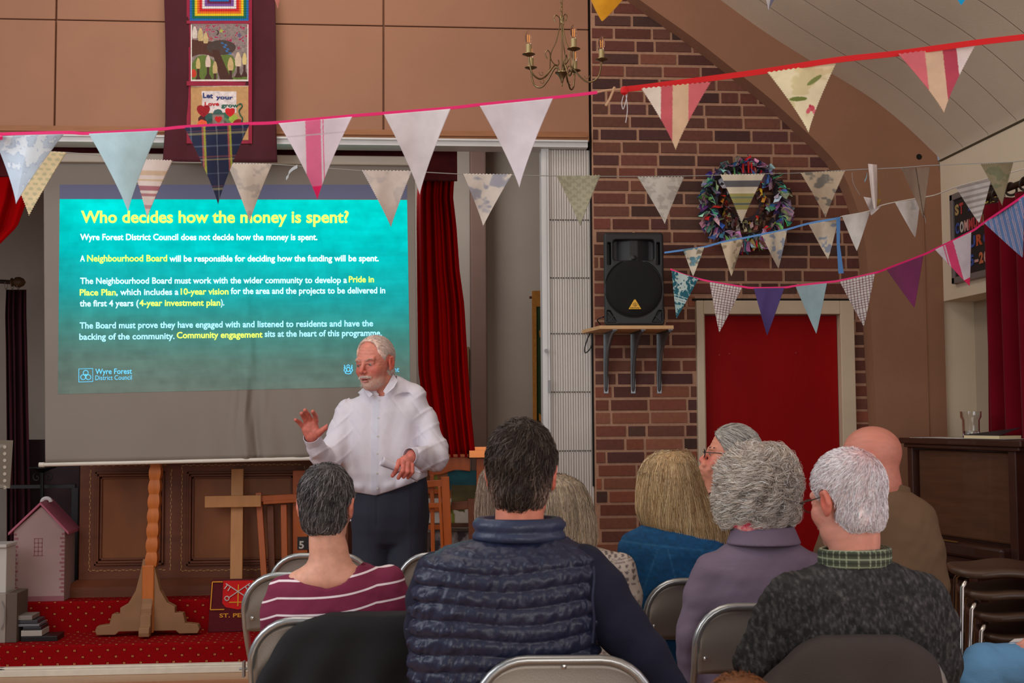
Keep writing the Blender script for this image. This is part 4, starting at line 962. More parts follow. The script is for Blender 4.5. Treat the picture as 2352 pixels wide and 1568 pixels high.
# ================================================================== chandelier
def chandelier():
    dC = 5.9; c = P(1291, 190, dC); sc = dC/FPX   # metres per pixel
    r = thing('chandelier', c, 'antique brass five arm chandelier with candle bulbs hanging on a chain', 'chandelier')
    br = mat('antique_brass', (132, 112, 80), .32, .9, var=.15, vscale=40)
    Z = lambda y: (190-y)*sc
    mb = MB(); mb.lathe([(.001, Z(199)), (.004, Z(197)), (.004, Z(193)), (.0025, Z(191)), (.006, Z(189)), (.008, Z(183)), (.016, Z(176)), (.024, Z(170)), (.033, Z(168)), (.034, Z(166)), (.02, Z(165)), (.001, Z(165))], (0, 0, 0), n=28); auto(mb.build('hub', br, r, local=True), 50)
    mb = MB(); mb.tube([(0, 0, Z(166)), (0, 0, Z(34))], .003, 8); mb.lathe([(.006, Z(52)), (.009, Z(48)), (.009, Z(38)), (.005, Z(34))], (0, 0, 0), n=14); auto(mb.build('stem', br, r, local=True))
    glass = mat('clear_bulb_glass', (255, 250, 245), .02, trans=1, ior=1.15, spec=.8); fil = mat('amber_filament', (240, 160, 70), .4, emit=.35); ivory = mat('gilt_candle_sleeve', (176, 158, 112), .4, .4)
    for k in range(5):
        th = math.radians(-8+72*k); u = Vector((math.cos(th), math.sin(th), 0)); R = .192; zc = Z(140)
        if k in (): pass
        mb = MB(); pts = smoothcurve([u*.018+Vector((0, 0, Z(164))), u*.03+Vector((0, 0, Z(152))), u*.05+Vector((0, 0, Z(155))), u*.09+Vector((0, 0, Z(178))), u*.13+Vector((0, 0, Z(190))), u*.175+Vector((0, 0, Z(178))), u*R+Vector((0, 0, zc-.006))], 7); mb.tube(pts, .0042, 10)
        for cc in ((.118, Z(176)),):
            mb.tube([u*(cc[0]+.012*math.cos(t)*t/5)+Vector((0, 0, cc[1]+.012*math.sin(t)*t/5)) for t in np.linspace(1.5, 6.5, 16)], .0014, 6)
        auto(mb.build('arm', br, r, local=True), 60)
        e = u*R+Vector((0, 0, zc))
        mb = MB(); mb.lathe([(.004, -.008), (.012, -.004), (.026, .002), (.031, .004), (.03, .006), (.012, .004), (.001, .004)], e, n=24); auto(mb.build('drip_cup', br, r, local=True), 50)
        mb = MB(); mb.lathe([(.0135, .004), (.0135, .052), (.010, .053), (.001, .053)], e, n=20); auto(mb.build('candle_sleeve', ivory, r, local=True), 40)
        mb = MB(); mb.lathe([(.0095, .053), (.010, .058), (.0155, .068), (.0172, .078), (.0165, .09), (.0125, .104), (.006, .116), (.001, .121)], e, n=20); b = mb.build('bulb', glass, r, local=True, smooth=True)
        mb = MB()
        for s in (-1, 1): mb.tube([e+Vector((s*.0035, 0, .062)), e+Vector((s*.0038, 0, .098))], .0013, 6)
        o = mb.build('filament', fil, b, local=True)
    for k in range(3):
        th = math.radians(185+120*k); u = Vector((math.cos(th), math.sin(th), 0))
        def st(pts, nm='scroll_strap'):
            mb = MB(); mb.tube([u*a+Vector((0, 0, b)) for a, b in [(p.x, p.z) for p in smoothcurve([(x, 0, Z(y)) for x, y in pts], 6)]], .0028, 6); return mb
        mb = st([(.030, 50), (.038, 40), (.028, 33), (.012, 38), (.008, 50), (.012, 65), (.028, 95), (.048, 115), (.055, 128), (.052, 138), (.04, 146), (.022, 150), (.014, 144), (.018, 137)])
        auto(mb.build('scroll_strap', br, r, local=True), 60)
        mb = st([(.072, 136), (.082, 124), (.07, 116), (.058, 124), (.058, 145), (.062, 165), (.085, 180)]); auto(mb.build('scroll_strap', br, r, local=True), 60)
    mb = MB(); z = Z(34)
    for k in range(14):
        a = k % 2; L = .026
        pts = [Vector(((.006*math.cos(t) if a else 0), (0 if a else .006*math.cos(t)), z+L/2+(L/2)*math.sin(t))) for t in np.linspace(0, 2*PI, 14)[:-1]]; mb.tube(pts, .0015, 6, closed=True); z += L-.005
    auto(mb.build('chain', br, r, local=True), 60)
    mb = MB(); mb.tube([(.004, 0, Z(34)), (.006, 0, z)], .002, 6); mb.build('flex', mat('gold_flex', (120, 96, 50), .5), r, local=True)
chandelier()
# ================================================================== bunting
M_pcloth = mat('printed_cotton', attr=True, rough=.9, bump=.25, bscale=500, sheen=.1)
def pennant(parent, TL, TR, AP, d, fn, label=None, conc=1.2, curl=.02, seed=0, nx=56, ny=72, dR=None, fray=0, lobes=0):
    """triangle of cloth; corners in picture coordinates at distance d (dR for its right end)"""
    dR = d if dR is None else dR; uu, vv = np.meshgrid(np.linspace(0, 1, nx+1), np.linspace(0, 1, ny+1)); u = uu.ravel(); v = vv.ravel()
    w_ = (1-v)**conc+.012*(1-v**8)*1.0; up = .5+(u-.5)*w_
    mx, my = (TL[0]+TR[0])/2, (TL[1]+TR[1])/2; W = TR[0]-TL[0]; Hh = AP[1]-my
    cx = mx+(AP[0]-mx)*v; px = cx+(u-.5)*W*w_; py = my+(TR[1]-TL[1])*(u-.5)*w_+Hh*v
    if fray: px = px+fray*(np.abs(u-.5) > .49)*np.sin(v*190+seed)*np.sign(u-.5); py = py+fray*(v < .01)*np.sin(u*90+seed)
    dd = d+(dR-d)*np.clip(up, 0, 1)+curl*(np.sin(up*5.5+seed)*(.25+v)+.5*np.sin(v*4.2+seed*2.1)*v)+curl*.035*np.sin(up*17+v*5+seed)
    if lobes: dd = dd+lobes*np.abs(up-.5)*2*np.sin(v*PI*.5)
    V = [P(a, b, c_) for a, b, c_ in zip(px, py, dd)]; k = np.arange(ny*(nx+1)).reshape(ny, nx+1)[:, :-1].ravel()
    F = np.stack([k, k+nx+1, k+nx+2, k+1], 1)
    c = fn(up, v); c = np.clip(c*(1+(.10*(fbm(up*7, v*7, int(seed*10)+1)-.5))[:, None]), 0, 255)
    return mk('pennant', V, F, M_pcloth, parent, smooth=True, cols=c, solid=.0012, label=label)
def tape(parent, pts, w_, m, name='tape', n=6, th=.002, label=None):
    """flat ribbon hung on edge; pts = (px, py, d)"""
    cp = smoothcurve([(a, b, c) for a, b, c in pts], n); V = []; F = []
    for i, p in enumerate(cp):
        q = P(p.x, p.y, p.z); ww = w_*(1 if not callable(w_) else 1)
        for dz, dy in ((ww/2, 0), (-ww/2, 0), (-ww/2, th), (ww/2, th)): V.append(q+Vector((0, dy, dz)))
    for i in range(len(cp)-1):
        for k in range(4): F.append((4*i+k, 4*i+(k+1) % 4, 4*i+4+(k+1) % 4, 4*i+4+k))
    F += [(0, 3, 2, 1), tuple(4*(len(cp)-1)+k for k in range(4))]
    return mk(name, V, F, m, parent, label=label)
def cord(parent, pts, r, m, name='cord', n=6, label=None):
    mb = MB(); mb.tube([P(p.x, p.y, p.z) for p in smoothcurve(pts, n)], r, 6); return auto(mb.build(name, m, parent, label=label))
def flat(*c): return lambda u, v: np.tile(np.array([c], float), (len(u), 1))
def bands(base, lst, ax=0):
    def f(u, v):
        t = u if ax == 0 else v; c = np.tile(np.array([base], float), (len(u), 1))
        for a, b, col in lst: c[(t >= a) & (t < b)] = col
        return c
    return f
def tartan(u, v):
    c = np.tile(np.array([(28, 36, 66)], float), (len(u), 1)); uu = u-.03*v
    def line(t, a, w_, col, al=.75):
        m = np.abs(t-a) < w_; c[m] = c[m]*(1-al)+np.array(col, float)*al
    for a in (.29, .69): line(uu, a-.018, .012, (200, 90, 80)); line(uu, a+.012, .016, (196, 190, 50)); 
    for a in (.09, .49, .90): line(uu, a, .009, (150, 160, 160), .5)
    for a in (.09, .42, .80): line(v, a, .010, (190, 170, 110), .55); line(v, a-.035, .006, (190, 90, 80), .45)
    for a in (.25, .60): line(v, a, .006, (150, 160, 170), .4)
    return c
def check(col, n=13):
    def f(u, v):
        c = np.tile(np.array([(206, 198, 190)], float), (len(u), 1)); uu = u*n+.3*np.sin(v*3); vv = v*n*1.75
        a = (uu % 1 < .22).astype(float)+(vv % 1 < .22).astype(float); return c*(1-np.clip(a, 0, 1.3)[:, None]*.7)+np.array(col, float)*np.clip(a, 0, 1.3)[:, None]*.7
    return f
def prnt(base, cols, sc=5, th=.6, seed=1, st=(1, 1.4)):
    def f(u, v):
        c = np.tile(np.array([base], float), (len(u), 1))
        for i, col in enumerate(cols):
            n_ = fbm(u*sc*st[0]+i*7, v*sc*st[1], seed+i*13, 3); m = (n_ > th+.02*i); e = np.clip((n_-th)*12, 0, 1)*.8; c = c*(1-(e*m)[:, None])+np.array(col, float)*(e*m)[:, None]
        return c
    return f
def brocade(a, b, k=9):
    def f(u, v):
        m = (np.sin(u*k*PI)*np.sin(v*k*1.5*PI)+.6*np.sin((u+v)*k*5)*np.sin((u-v)*k*5)) > .1; c = np.tile(np.array([a], float), (len(u), 1)); c[m] = b; return c
    return f
def dots(base, dk, lt, k=8):
    def f(u, v):
        c = np.tile(np.array([base], float), (len(u), 1)); r_ = np.floor(v*k*1.6); x = (u*k+.5*(r_ % 2)) % 1-.5; y = (v*k*1.6) % 1-.5; c[(x/.32)**2+(y/.28)**2 < 1] = dk; return c
    return f
PINK = mat('hot_pink_bias_tape', (232, 26, 110), .6); GT = 3.5
# --- 1: near pink garland across the upper left
r = thing('bunting', P(700, 270, GT), 'bunting on hot pink tape with white, tartan and pale blue pennants above the screen', 'bunting')
G1 = [(-1500, 250, 3.4), (-140, 316, 3.45), (0, 308, GT), (150, 304, GT), (205, 306, GT), (360, 297, GT), (425, 291, GT), (570, 284, GT), (640, 281, GT), (807, 266, GT), (883, 260, GT), (1033, 248, GT), (1103, 240, GT), (1270, 224, GT), (1372, 212, GT)]
tape(r, G1, .009, PINK)
def paisley(u, v):
    n_ = fbm(u*9, v*9, 4); c = np.tile(np.array([(178, 190, 202)], float), (len(u), 1)); m = (n_ > .52); c[m] = (204, 210, 214); m = np.abs(n_-.52) < .02; c[m] = (160, 172, 190); return c
pennant(r, (-14, 313), (146, 308), (37, 468), GT-.01, paisley, 'pale grey blue pennant with a woven leaf pattern', curl=.03, seed=1, lobes=.04)
pennant(r, (205, 307), (363, 300), (294, 487), GT-.01, flat(176, 204, 210), 'plain pale blue pennant', seed=2.2)
pennant(r, (425, 293), (572, 286), (501, 470), GT-.01, tartan, 'navy tartan pennant with yellow and red lines', seed=3, nx=110, ny=110)
def pinkstripe(u, v):
    c = np.tile(np.array([(222, 206, 214)], float), (len(u), 1)); c[(u > .36) & (u < .57)] = (226, 110, 150); c[(u > .595) & (u < .61)] = (226, 110, 150); c[(v > .18) & (v < .185)] = (200, 180, 190); c[v > .82] = (232, 26, 100); return c
pennant(r, (641, 283), (808, 268), (729, 459), GT-.01, pinkstripe, 'white pennant with a wide pink stripe and pink tip', seed=4, nx=100)
pennant(r, (883, 263), (1034, 250), (964, 447), GT-.01, flat(218, 210, 212), 'plain white pennant', seed=5.1)
pennant(r, (1103, 243), (1269, 226), (1193, 431), GT-.01, flat(216, 206, 212), 'plain white pennant with a rose edge', seed=6.3)
beige = mat('beige_knot_cord', (190, 150, 116), .8)
# --- 2: near red garland to the upper right
r = thing('bunting', P(1800, 150, GT), 'bunting on thick red ribbon with striped and floral pennants under the ceiling', 'bunting')
cord(r, [(1372, 212, GT), (1390, 208, GT), (1408, 206, GT), (1430, 205, GT)], .003, beige, 'knotted_cord')
cord(r, [(1408, 206, GT), (1412, 200, GT), (1406, 214, GT), (1400, 228, GT), (1391, 243, GT)], .0035, beige, 'knotted_cord')
cord(r, [(1426, 206, GT), (1440, 215, GT), (1432, 250, GT), (1428, 235, GT), (1436, 214, GT), (1441, 250, GT), (1437, 282, GT)], .0011, mat('white_thread', (210, 205, 205), .7), 'loose_thread')
RED = mat('scarlet_ribbon', (204, 6, 12), .7)
tape(r, [(1430, 205, GT), (1470, 201, GT), (1632, 180, GT), (1765, 162, GT-.02), (1918, 138, GT-.06), (2065, 122, GT-.1), (2240, 98, GT-.15), (2352, 85, GT-.18), (2460, 72, GT-.2), (3000, 10, 3.3), (3560, -60, 3.3)], .0165, RED)
mb = MB(); mb.lathe([(.001, -.014), (.010, -.008), (.012, 0), (.009, .009), (.001, .013)], P(1434, 208, GT-.005), (0, 0, 1), 10); auto(mb.build('ribbon_knot', RED, r))
st1 = bands((224, 208, 192), [(.28, .45, (190, 84, 90)), (.45, .68, (206, 172, 138)), (.68, 1.1, (204, 100, 104))])
pennant(r, (1474, 203), (1632, 188), (1552, 344), GT-.01, st1, 'pennant striped white, red, beige and pink beside the knot', seed=1.3, fray=1.2, nx=90)
def floral(u, v):
    c = prnt((226, 212, 174), [(206, 190, 140)], 4, .58, 5)(u, v)
    for cx, cy, a, b, th, col in ((.40, .47, .13, .035, .1, (110, 122, 52)), (.66, .22, .13, .035, -.5, (124, 132, 70)), (.58, .64, .045, .045, 0, (196, 70, 84)), (.53, .67, .03, .05, .5, (206, 90, 100)), (.62, .70, .035, .035, .5, (214, 110, 120)), (.56, .60, .02, .02, 0, (180, 50, 70))):
        x = (u-cx)*math.cos(th)+(v-cy)*math.sin(th); y = -(u-cx)*math.sin(th)+(v-cy)*math.cos(th); c[(x/a)**2+(y/b)**2 < 1] = col
    return c
pennant(r, (1764, 166), (1920, 144), (1857, 304), GT-.03, floral, 'cream pennant with green leaves and a red flower', seed=2.4, fray=1.2, nx=110, ny=110, curl=.03)
st2 = bands((222, 208, 198), [(-.1, .34, (204, 100, 106)), (.34, .57, (206, 172, 140)), (.57, .75, (176, 62, 78))])
pennant(r, (2064, 124), (2240, 102), (2168, 259), GT-.11, st2, 'pennant striped pink, beige, red and white at right', seed=3.2, fray=1.2, nx=90, curl=.03)
# --- 3: beige rag bunting on a thin grey string
D3 = 5.0; r = thing('bunting', P(1100, 400, D3), 'bunting of frayed beige and print pennants on thin grey string', 'bunting')
GS = mat('grey_string', (150, 148, 142), .8)
def d3(x): return np.interp(x, [0, 1400, 1900, 2352], [4.6, 5.2, 5.6, 5.0])
cord(r, [(x, y, float(d3(x))) for x, y in ((-1500, 260), (-60, 338), (0, 344), (150, 350), (300, 364), (395, 372), (525, 374), (640, 378), (833, 392), (945, 394), (1065, 400), (1175, 402), (1280, 404), (1380, 405), (1465, 405), (1570, 404), (1655, 402), (1755, 399), (1840, 397), (1940, 391), (2000, 388), (2070, 385), (2135, 380), (2255, 375), (2325, 372), (2352, 369), (2430, 362), (2690, 342))], .0018, GS)
L3 = [((4, 342), (152, 350), (67, 495), dots((192, 170, 130), (162, 152, 116), 0, 8), 'fawn pennant with olive spots'),
      ((300, 365), (396, 368), (338, 498), bands((200, 182, 172), [(.46, .55, (150, 92, 98)), (.60, .64, (160, 104, 106)), (.2, .27, (186, 158, 130)), (.34, .38, (186, 160, 130)), (.80, .86, (170, 130, 130))], 1), 'pinkish beige pennant with brushed maroon marks'),
      ((522, 375), (625, 376), (573, 508), prnt((196, 180, 164), [(168, 156, 146)], 5, .56, 9), 'beige pennant with a faint grey print left of the ribbon'),
      ((832, 391), (946, 392), (898, 520), prnt((204, 188, 176), [(184, 172, 166)], 4, .60, 21), 'beige pennant with faint marks over the slide corner'),
      ((1065, 399), (1176, 400), (1110, 519), prnt((204, 192, 180), [(140, 140, 152)], 4, .57, 30), 'cream pennant with grey flower prints'),
      ((1279, 404), (1379, 402), (1333, 518), brocade((158, 152, 126), (142, 138, 114)), 'olive grey brocade pennant in front of the partition'),
      ((1465, 406), (1571, 406), (1527, 514), prnt((186, 178, 166), [(160, 152, 140)], 9, .55, 41), 'off-white crinkled pennant on the bricks'),
      ((1655, 401), (1756, 400), (1703, 512), bands((206, 194, 170), [(.13, .26, (90, 88, 90)), (.36, .40, (214, 200, 176)), (.40, .72, (152, 146, 84)), (.46, .49, (110, 120, 100)), (.60, .62, (80, 90, 100))], 1), 'striped grey, cream and olive pennant over the wreath'),
      ((1840, 397), (1941, 392), (1896, 499), prnt((184, 164, 138), [(100, 98, 92)], 5, .60, 52), 'beige pennant with a charcoal sprig print'),
      ((2070, 386), (2136, 384), (2121, 500), bands((128, 106, 88), [(.5, .53, (84, 66, 54))]), 'folded taupe pennant on the brown rib'),
      ((2253, 377), (2327, 372), (2302, 472), prnt((132, 120, 92), [(104, 106, 78)], 4, .56, 61), 'olive pennant near the top of the right curtain')]
for i, (a, b, c, fn, lab) in enumerate(L3):
    dd = float(d3(a[0]))-.006; pennant(r, a, b, c, dd, fn, lab, seed=i*1.37, fray=1.3, curl=.022, conc=1.1, nx=44, ny=60)
for k_, (q, col, nm) in enumerate((([(683, 382), (672, 388), (664, 396), (662, 404), (657, 410)], (190, 196, 200), 'grey_rag'),)):
    tape(r, [(x, y, float(d3(x))-.004) for x, y in q], .014, mat(nm, col, .8), 'tied_scrap')
dd = float(d3(2000)); V = []
pennant(r, (1994, 376), (2014, 378), (2010, 480), dd-.03, flat(206, 190, 182), 'pinkish white scrap twisted round the string', conc=.35, seed=2, curl=.02, nx=30)
pennant(r, (1984, 452), (2024, 458), (2003, 492), dd-.02, bands((206, 196, 190), [(.75, 1.1, (150, 116, 40))]), 'white fold of the twisted scrap', conc=.9, seed=5, nx=30)
tape(r, [(1992, 398, dd-.03), (1990, 408, dd-.03), (1986, 416, dd-.03)], .01, mat('teal_scrap', (120, 150, 160), .8), 'tied_scrap')
tape(r, [(2014, 414, dd-.02), (2018, 430, dd-.02), (2022, 446, dd-.02)], .014, mat('ochre_scrap', (150, 112, 40), .8), 'tied_scrap')
cord(r, [(1957, 396, dd), (1960, 420, dd), (1975, 448, dd)], .0009, GS, 'loose_thread'); cord(r, [(2112, 470, dd), (2124, 500, dd), (2126, 512, dd)], .0009, GS, 'loose_thread')
# --- 4: blue ribbon bunting on the bricks
BL = mat('cornflower_ribbon', (84, 136, 196), .6)
r = thing('bunting', P(1730, 540, 6.5), 'bunting on narrow blue ribbon with cream floral pennants across the bricks', 'bunting')
tape(r, [(1526, 580, 6.75), (1570, 574, 6.7), (1618, 567, 6.66), (1658, 556, 6.6), (1706, 547, 6.55), (1750, 538, 6.5), (1806, 527, 6.45), (1858, 513, 6.4), (1930, 500, 6.3)], .0105, BL)
tape(r, [(1926, 500, 6.29), (1925, 540, 6.28), (1928, 590, 6.28), (1933, 627, 6.28)], .012, BL, 'ribbon_tail')
mb = MB(); q = [(1921, 500), (1930, 500), (1929, 560), (1938, 627), (1926, 628), (1922, 560)]; mb.prism([P(x, y, 6.27) for x, y in q], (0, .002, 0)); mb.build('ribbon_tail', BL, r)
L4 = [((1569, 572), (1618, 567), (1592, 634), prnt((206, 194, 172), [(120, 110, 92), (70, 120, 140)], 4, .57, 3), 6.67, 'cream pennant with brown and teal leaves at the ribbon start'), ((1656, 558), (1708, 548), (1680, 634), prnt((206, 186, 156), [(140, 122, 98)], 5, .56, 8), 6.56, 'buff pennant with small brown flowers'),
      ((1750, 540), (1808, 528), (1788, 616), prnt((204, 190, 168), [(120, 132, 156)], 5, .56, 13), 6.46, 'cream pennant with blue flowers under the wreath'), ((1858, 515), (1926, 502), (1902, 595), prnt((200, 184, 162), [(118, 130, 152)], 5, .57, 18), 6.36, 'beige pennant with blue flowers beside the hanging ribbon')]
for i, (a, b, c, fn, dd, lab) in enumerate(L4): pennant(r, a, b, c, dd-.01, fn, lab, seed=i*1.9+.5, conc=.95, curl=.02, fray=.6, nx=40, ny=50)
# --- 5: white string bunting towards the right wall
r = thing('bunting', P(2100, 450, 6.0), 'bunting on white string with white pennants in front of the brown rib', 'bunting')
cord(r, [(1930, 498, 6.28), (1998, 484, 6.2), (2024, 472, 6.15), (2057, 464, 6.1), (2113, 454, 6.0), (2150, 447, 5.9), (2200, 428, 5.7), (2275, 408, 5.5), (2352, 388, 5.3), (2430, 368, 5.1), (2590, 336, 4.9)], .0028, mat('white_string', (206, 196, 184), .8))
L5 = [((1934, 495), (1999, 484), (1968, 576), flat(206, 200, 194), 6.22, 'plain white pennant next to the blue ribbon tail'), ((2056, 465), (2114, 456), (2102, 545), prnt((208, 200, 194), [(176, 172, 168)], 3, .6, 4), 6.02, 'white pennant with a faint grey leaf'),
      ((2196, 430), (2277, 410), (2249, 512), lambda u, v: np.where(((v*7.2) % 1 < .42)[:, None], np.array([(168, 160, 154)], float), np.array([(208, 202, 196)], float)), 5.6, 'white pennant with grey stripes over the letter board')]
for i, (a, b, c, fn, dd, lab) in enumerate(L5): pennant(r, a, b, c, dd-.01, fn, lab, seed=i*2.3+1, conc=.95, curl=.02, nx=44, ny=60)
pennant(r, (1999, 486), (2024, 474), (2002, 494), 6.1, flat(196, 184, 180), 'small white fold of cloth', conc=.8, seed=1, nx=20, ny=20)
# --- 6: lower pink garland from the loudspeaker to the right wall
r = thing('bunting', P(1950, 650, 6.3), 'bunting on hot pink tape with checked, purple and plum pennants over the red door', 'bunting')
def d6(x): return float(np.interp(x, [1540, 2000, 2352], [6.7, 6.2, 4.9]))
tape(r, [(x, y, d6(x)) for x, y in ((1540, 618), (1575, 632), (1630, 646), (1703, 658), (1733, 661), (1800, 660), (1828, 656), (1898, 648), (1930, 644), (2007, 627), (2037, 617), (2118, 586), (2150, 571), (2230, 532), (2262, 510), (2352, 449), (2440, 388), (2500, 350))], .0105, PINK)
def eleph(u, v):
    c = np.tile(np.array([(22, 84, 98)], float), (len(u), 1)); n_ = fbm(u*14, v*22, 4); m = (n_ > .60); c[m] = (150, 176, 172)
    m = (v < .40) & (np.abs(u-.42-.05*np.sin(v*30)) < .20) & (n_ > .36); c[m] = (176, 190, 184)
    for a in (.50, .56, .62): c[(np.abs(v-a) < .012)] = (170, 190, 186)
    m = (np.abs(v-.59) < .035) & ((u*26) % 1 < .5); c[m] = (190, 200, 196); return c
L6 = [((1543, 621), (1604, 640), (1554, 731), eleph, 'teal pennant with white elephant print beside the loudspeaker'), ((1630, 647), (1704, 660), (1652, 763), check((92, 40, 56), 11), 'white pennant with a maroon grid check above the door'),
      ((1732, 662), (1801, 661), (1762, 770), flat(76, 58, 112), 'plain violet pennant'), ((1828, 658), (1899, 650), (1875, 766), flat(146, 168, 172), 'plain pale blue pennant above the door'),
      ((1929, 646), (2009, 628), (1984, 749), check((92, 40, 56), 11), 'white pennant with a maroon grid check at the door edge'), ((2037, 619), (2120, 587), (2100, 706), flat(118, 34, 84), 'plain plum pennant on the rib'),
      ((2148, 573), (2230, 533), (2227, 656), lambda u, v: bands((214, 198, 204), [(.22, .25, (220, 80, 120)), (.28, .50, (224, 60, 110))])(u+.1*v, v)*(v < .84)[:, None]+np.array([(226, 20, 84)], float)*(v >= .84)[:, None], 'white pennant with a pink stripe and tip at right'),
      ((2261, 512), (2351, 451), (2349, 591), lambda u, v: np.where((((u*1.0+.15*v)*8) % 1 < .14)[:, None] | ((((u+.15*v)*8) % 1 > .3) & (((u+.15*v)*8) % 1 < .42))[:, None], np.array([(196, 170, 186)], float), np.array([(96, 130, 182)], float)), 'blue pennant with thin pink stripes at the right edge')]
for i, (a, b, c, fn, lab) in enumerate(L6): pennant(r, a, b, c, d6(a[0])-.01, fn, lab, seed=i*1.7+.8, conc=.97, curl=.02, dR=d6(b[0])-.01, nx=70, ny=80)
# --- loose bits at the top edge
r = thing('bunting', P(1395, -20, 3.2), 'mustard yellow pennant dipping in at the top edge by the chandelier', 'bunting')
cord(r, [(-1300, -140, 3.2), (1300, -34, 3.2), (1395, -34, 3.2), (1500, -36, 3.2), (3450, -150, 3.2)], .0018, GS); pennant(r, (1345, -32), (1458, -34), (1383, 49), 3.19, flat(206, 142, 16), seed=2, conc=.9)
r = thing('bunting', P(2210, -60, 3.0), 'bright blue pennant tip at the top right edge', 'bunting')
cord(r, [(-1300, -260, 3.0), (2130, -120, 3.0), (2290, -128, 3.0), (3650, -190, 3.0)], .0018, GS); pennant(r, (2140, -120), (2280, -126), (2208, 12), 2.99, flat(0, 150, 200), seed=1, conc=.9)
r = thing('bunting', P(1770, -60, 4.5), 'white and grey pennant tip at the top edge over the ceiling', 'bunting')
cord(r, [(-1300, -200, 4.5), (1720, -70, 4.5), (1840, -80, 4.5), (2820, -160, 4.5)], .002, GS); pennant(r, (1735, -72), (1830, -78), (1765, 24), 4.49, bands((190, 184, 186), [(.5, .6, (110, 110, 130))]), seed=3)
r = thing('bunting', P(630, -60, 4.5), 'pink pennant tip at the top edge right of the banner', 'bunting')
cord(r, [(-1300, -90, 4.52), (590, -72, 4.5), (690, -74, 4.5), (1735, -74, 4.52)], .002, GS); pennant(r, (600, -72), (668, -74), (638, 20), 4.49, flat(200, 120, 110), seed=3, nx=24, ny=40)

# ================================================================== right side: board, curtain, piano, seats
def letter_board():
    XB = XS-.03; B = lambda x, y, o=0: PX(x, y, XB-o)
    tl, tr, bl = B(2180, 449), B(2285, 402), B(2187, 652)
    y0, y1 = tl.y, tr.y-.05; z1 = tl.z; z0 = bl.z
    r = thing('letter_board', (XB, (y0+y1)/2, z0), 'framed black board with colourful collage letters on the right wall', 'board')
    mb = MB(); f = .035
    for a, b, c, d in ((y1, z0, y0, z0+f), (y1, z1-f, y0, z1), (y1, z0, y1+f, z1), (y0-f, z0, y0, z1)): mb.box((XB, a, b), (XS, c, d))
    mb.build('frame', mat('silver_grey_frame', (132, 122, 118), .45, .3), r, bevel=.003)
    mb = MB(); mb.box((XB+.012, y1+f, z0+f), (XS, y0-f, z1-f)); mb.build('backing', mat('black_board_card', (44, 34, 30), .8), r)
    pal = [(190, 84, 44), (170, 140, 90), (110, 80, 130), (200, 170, 80), (130, 90, 140), (180, 60, 60), (190, 180, 170), (60, 100, 140), (200, 110, 70), (110, 120, 80), (200, 150, 140), (60, 80, 150), (200, 110, 150)]
    # rows: text, y from far edge, z
    W = y0-y1-2*f; H = z1-z0-2*f; rs = random.Random(2)
    rows = [("ST PETERS", .80, .13), ("COMMUNITY", .56, .13), ("CHURCH", .33, .13), ("1955-2025", .10, .13)]
    for s, fz, h in rows:
        n = len(s); cw = W*.94/n
        for i, ch in enumerate(s):
            if ch == ' ': continue
            tv, tf = text_mesh(ch, .05); ya = y0-f-W*.03-cw*i; V = [(XB+.009, ya-cw*.86*q[0], z0+f+H*fz+H*h*q[1]) for q in tv]
            mk('collage_letter', V, tf, mat('collage_paper_%d' % (rs.randrange(len(pal))), pal[rs.randrange(len(pal))], .7, var=.35, vscale=60), r, solid=.002)
letter_board()
def right_curtain():
    XC = 2.90; V, F = curtain_mesh([(448, 2268, 2352), (500, 2268, 2352), (700, 2268, 2352), (1005, 2266, 2352)], 0, 5, .04, 4, 120, 20, plane=lambda x, y, g: PX(x, y, XC+g))
    # rebuild as a wall-parallel cloth: y along the wall, z down
    ya = PX(2270, 900, XC).y; yb = 4.2; zt = PX(2270, 470, XC).z; V = []; F = []; n, m = 200, 24
    for j in range(m+1):
        z = zt-.0-(zt-.25)*j/m
        for i in range(n+1):
            u = i/n; V.append((XC+.045*math.sin(u*11*2*PI+.8*math.sin(u*9)+.15*math.sin(j*.3)), ya+(yb-ya)*u, z+.012*math.sin(u*22*PI)*(j == 0)))
    for j in range(m):
        for i in range(n): k = j*(n+1)+i; F.append((k, k+1, k+n+2, k+n+1))
    tag(mk('curtain', V, F, mat('crimson_velvet', (104, 2, 20), .9, spec=.1, sheen=.08, var=.1, vscale=6), smooth=True, solid=.004), 'heavy crimson velvet curtain at the right edge behind the piano', 'curtain')
    r = thing('curtain_pole', (XC, ya, zt+.05), 'dark wooden curtain pole with rings above the velvet curtain', 'curtain pole'); dm = mat('dark_pole_wood', (44, 28, 18), .5)
    mb = MB(); mb.tube([(XC, ya+.10, zt+.045), (XC, yb, zt+.045)], .016, 12); mb.lathe([(.016, 0), (.028, .01), (.03, .03), (.018, .05), (.001, .06)], (XC, ya+.10, zt+.045), (0, 1, 0), 14); auto(mb.build('pole', dm, r), 50)
    for k in range(13):
        y = ya-.02-k*.14; mb = MB(); mb.tube([(XC+.028*math.cos(t), y+.006*math.sin(t*2), zt+.035+.03*math.sin(t)) for t in np.linspace(0, 2*PI, 18)[:-1]], .006, 6, closed=True); auto(mb.build('curtain_ring', dm, r))
    mb = MB(); mb.tube([(XC, ya+.03, zt+.045), (XS+.1, ya+.03, zt+.045)], .01, 8); auto(mb.build('pole_bracket', dm, r))
right_curtain()
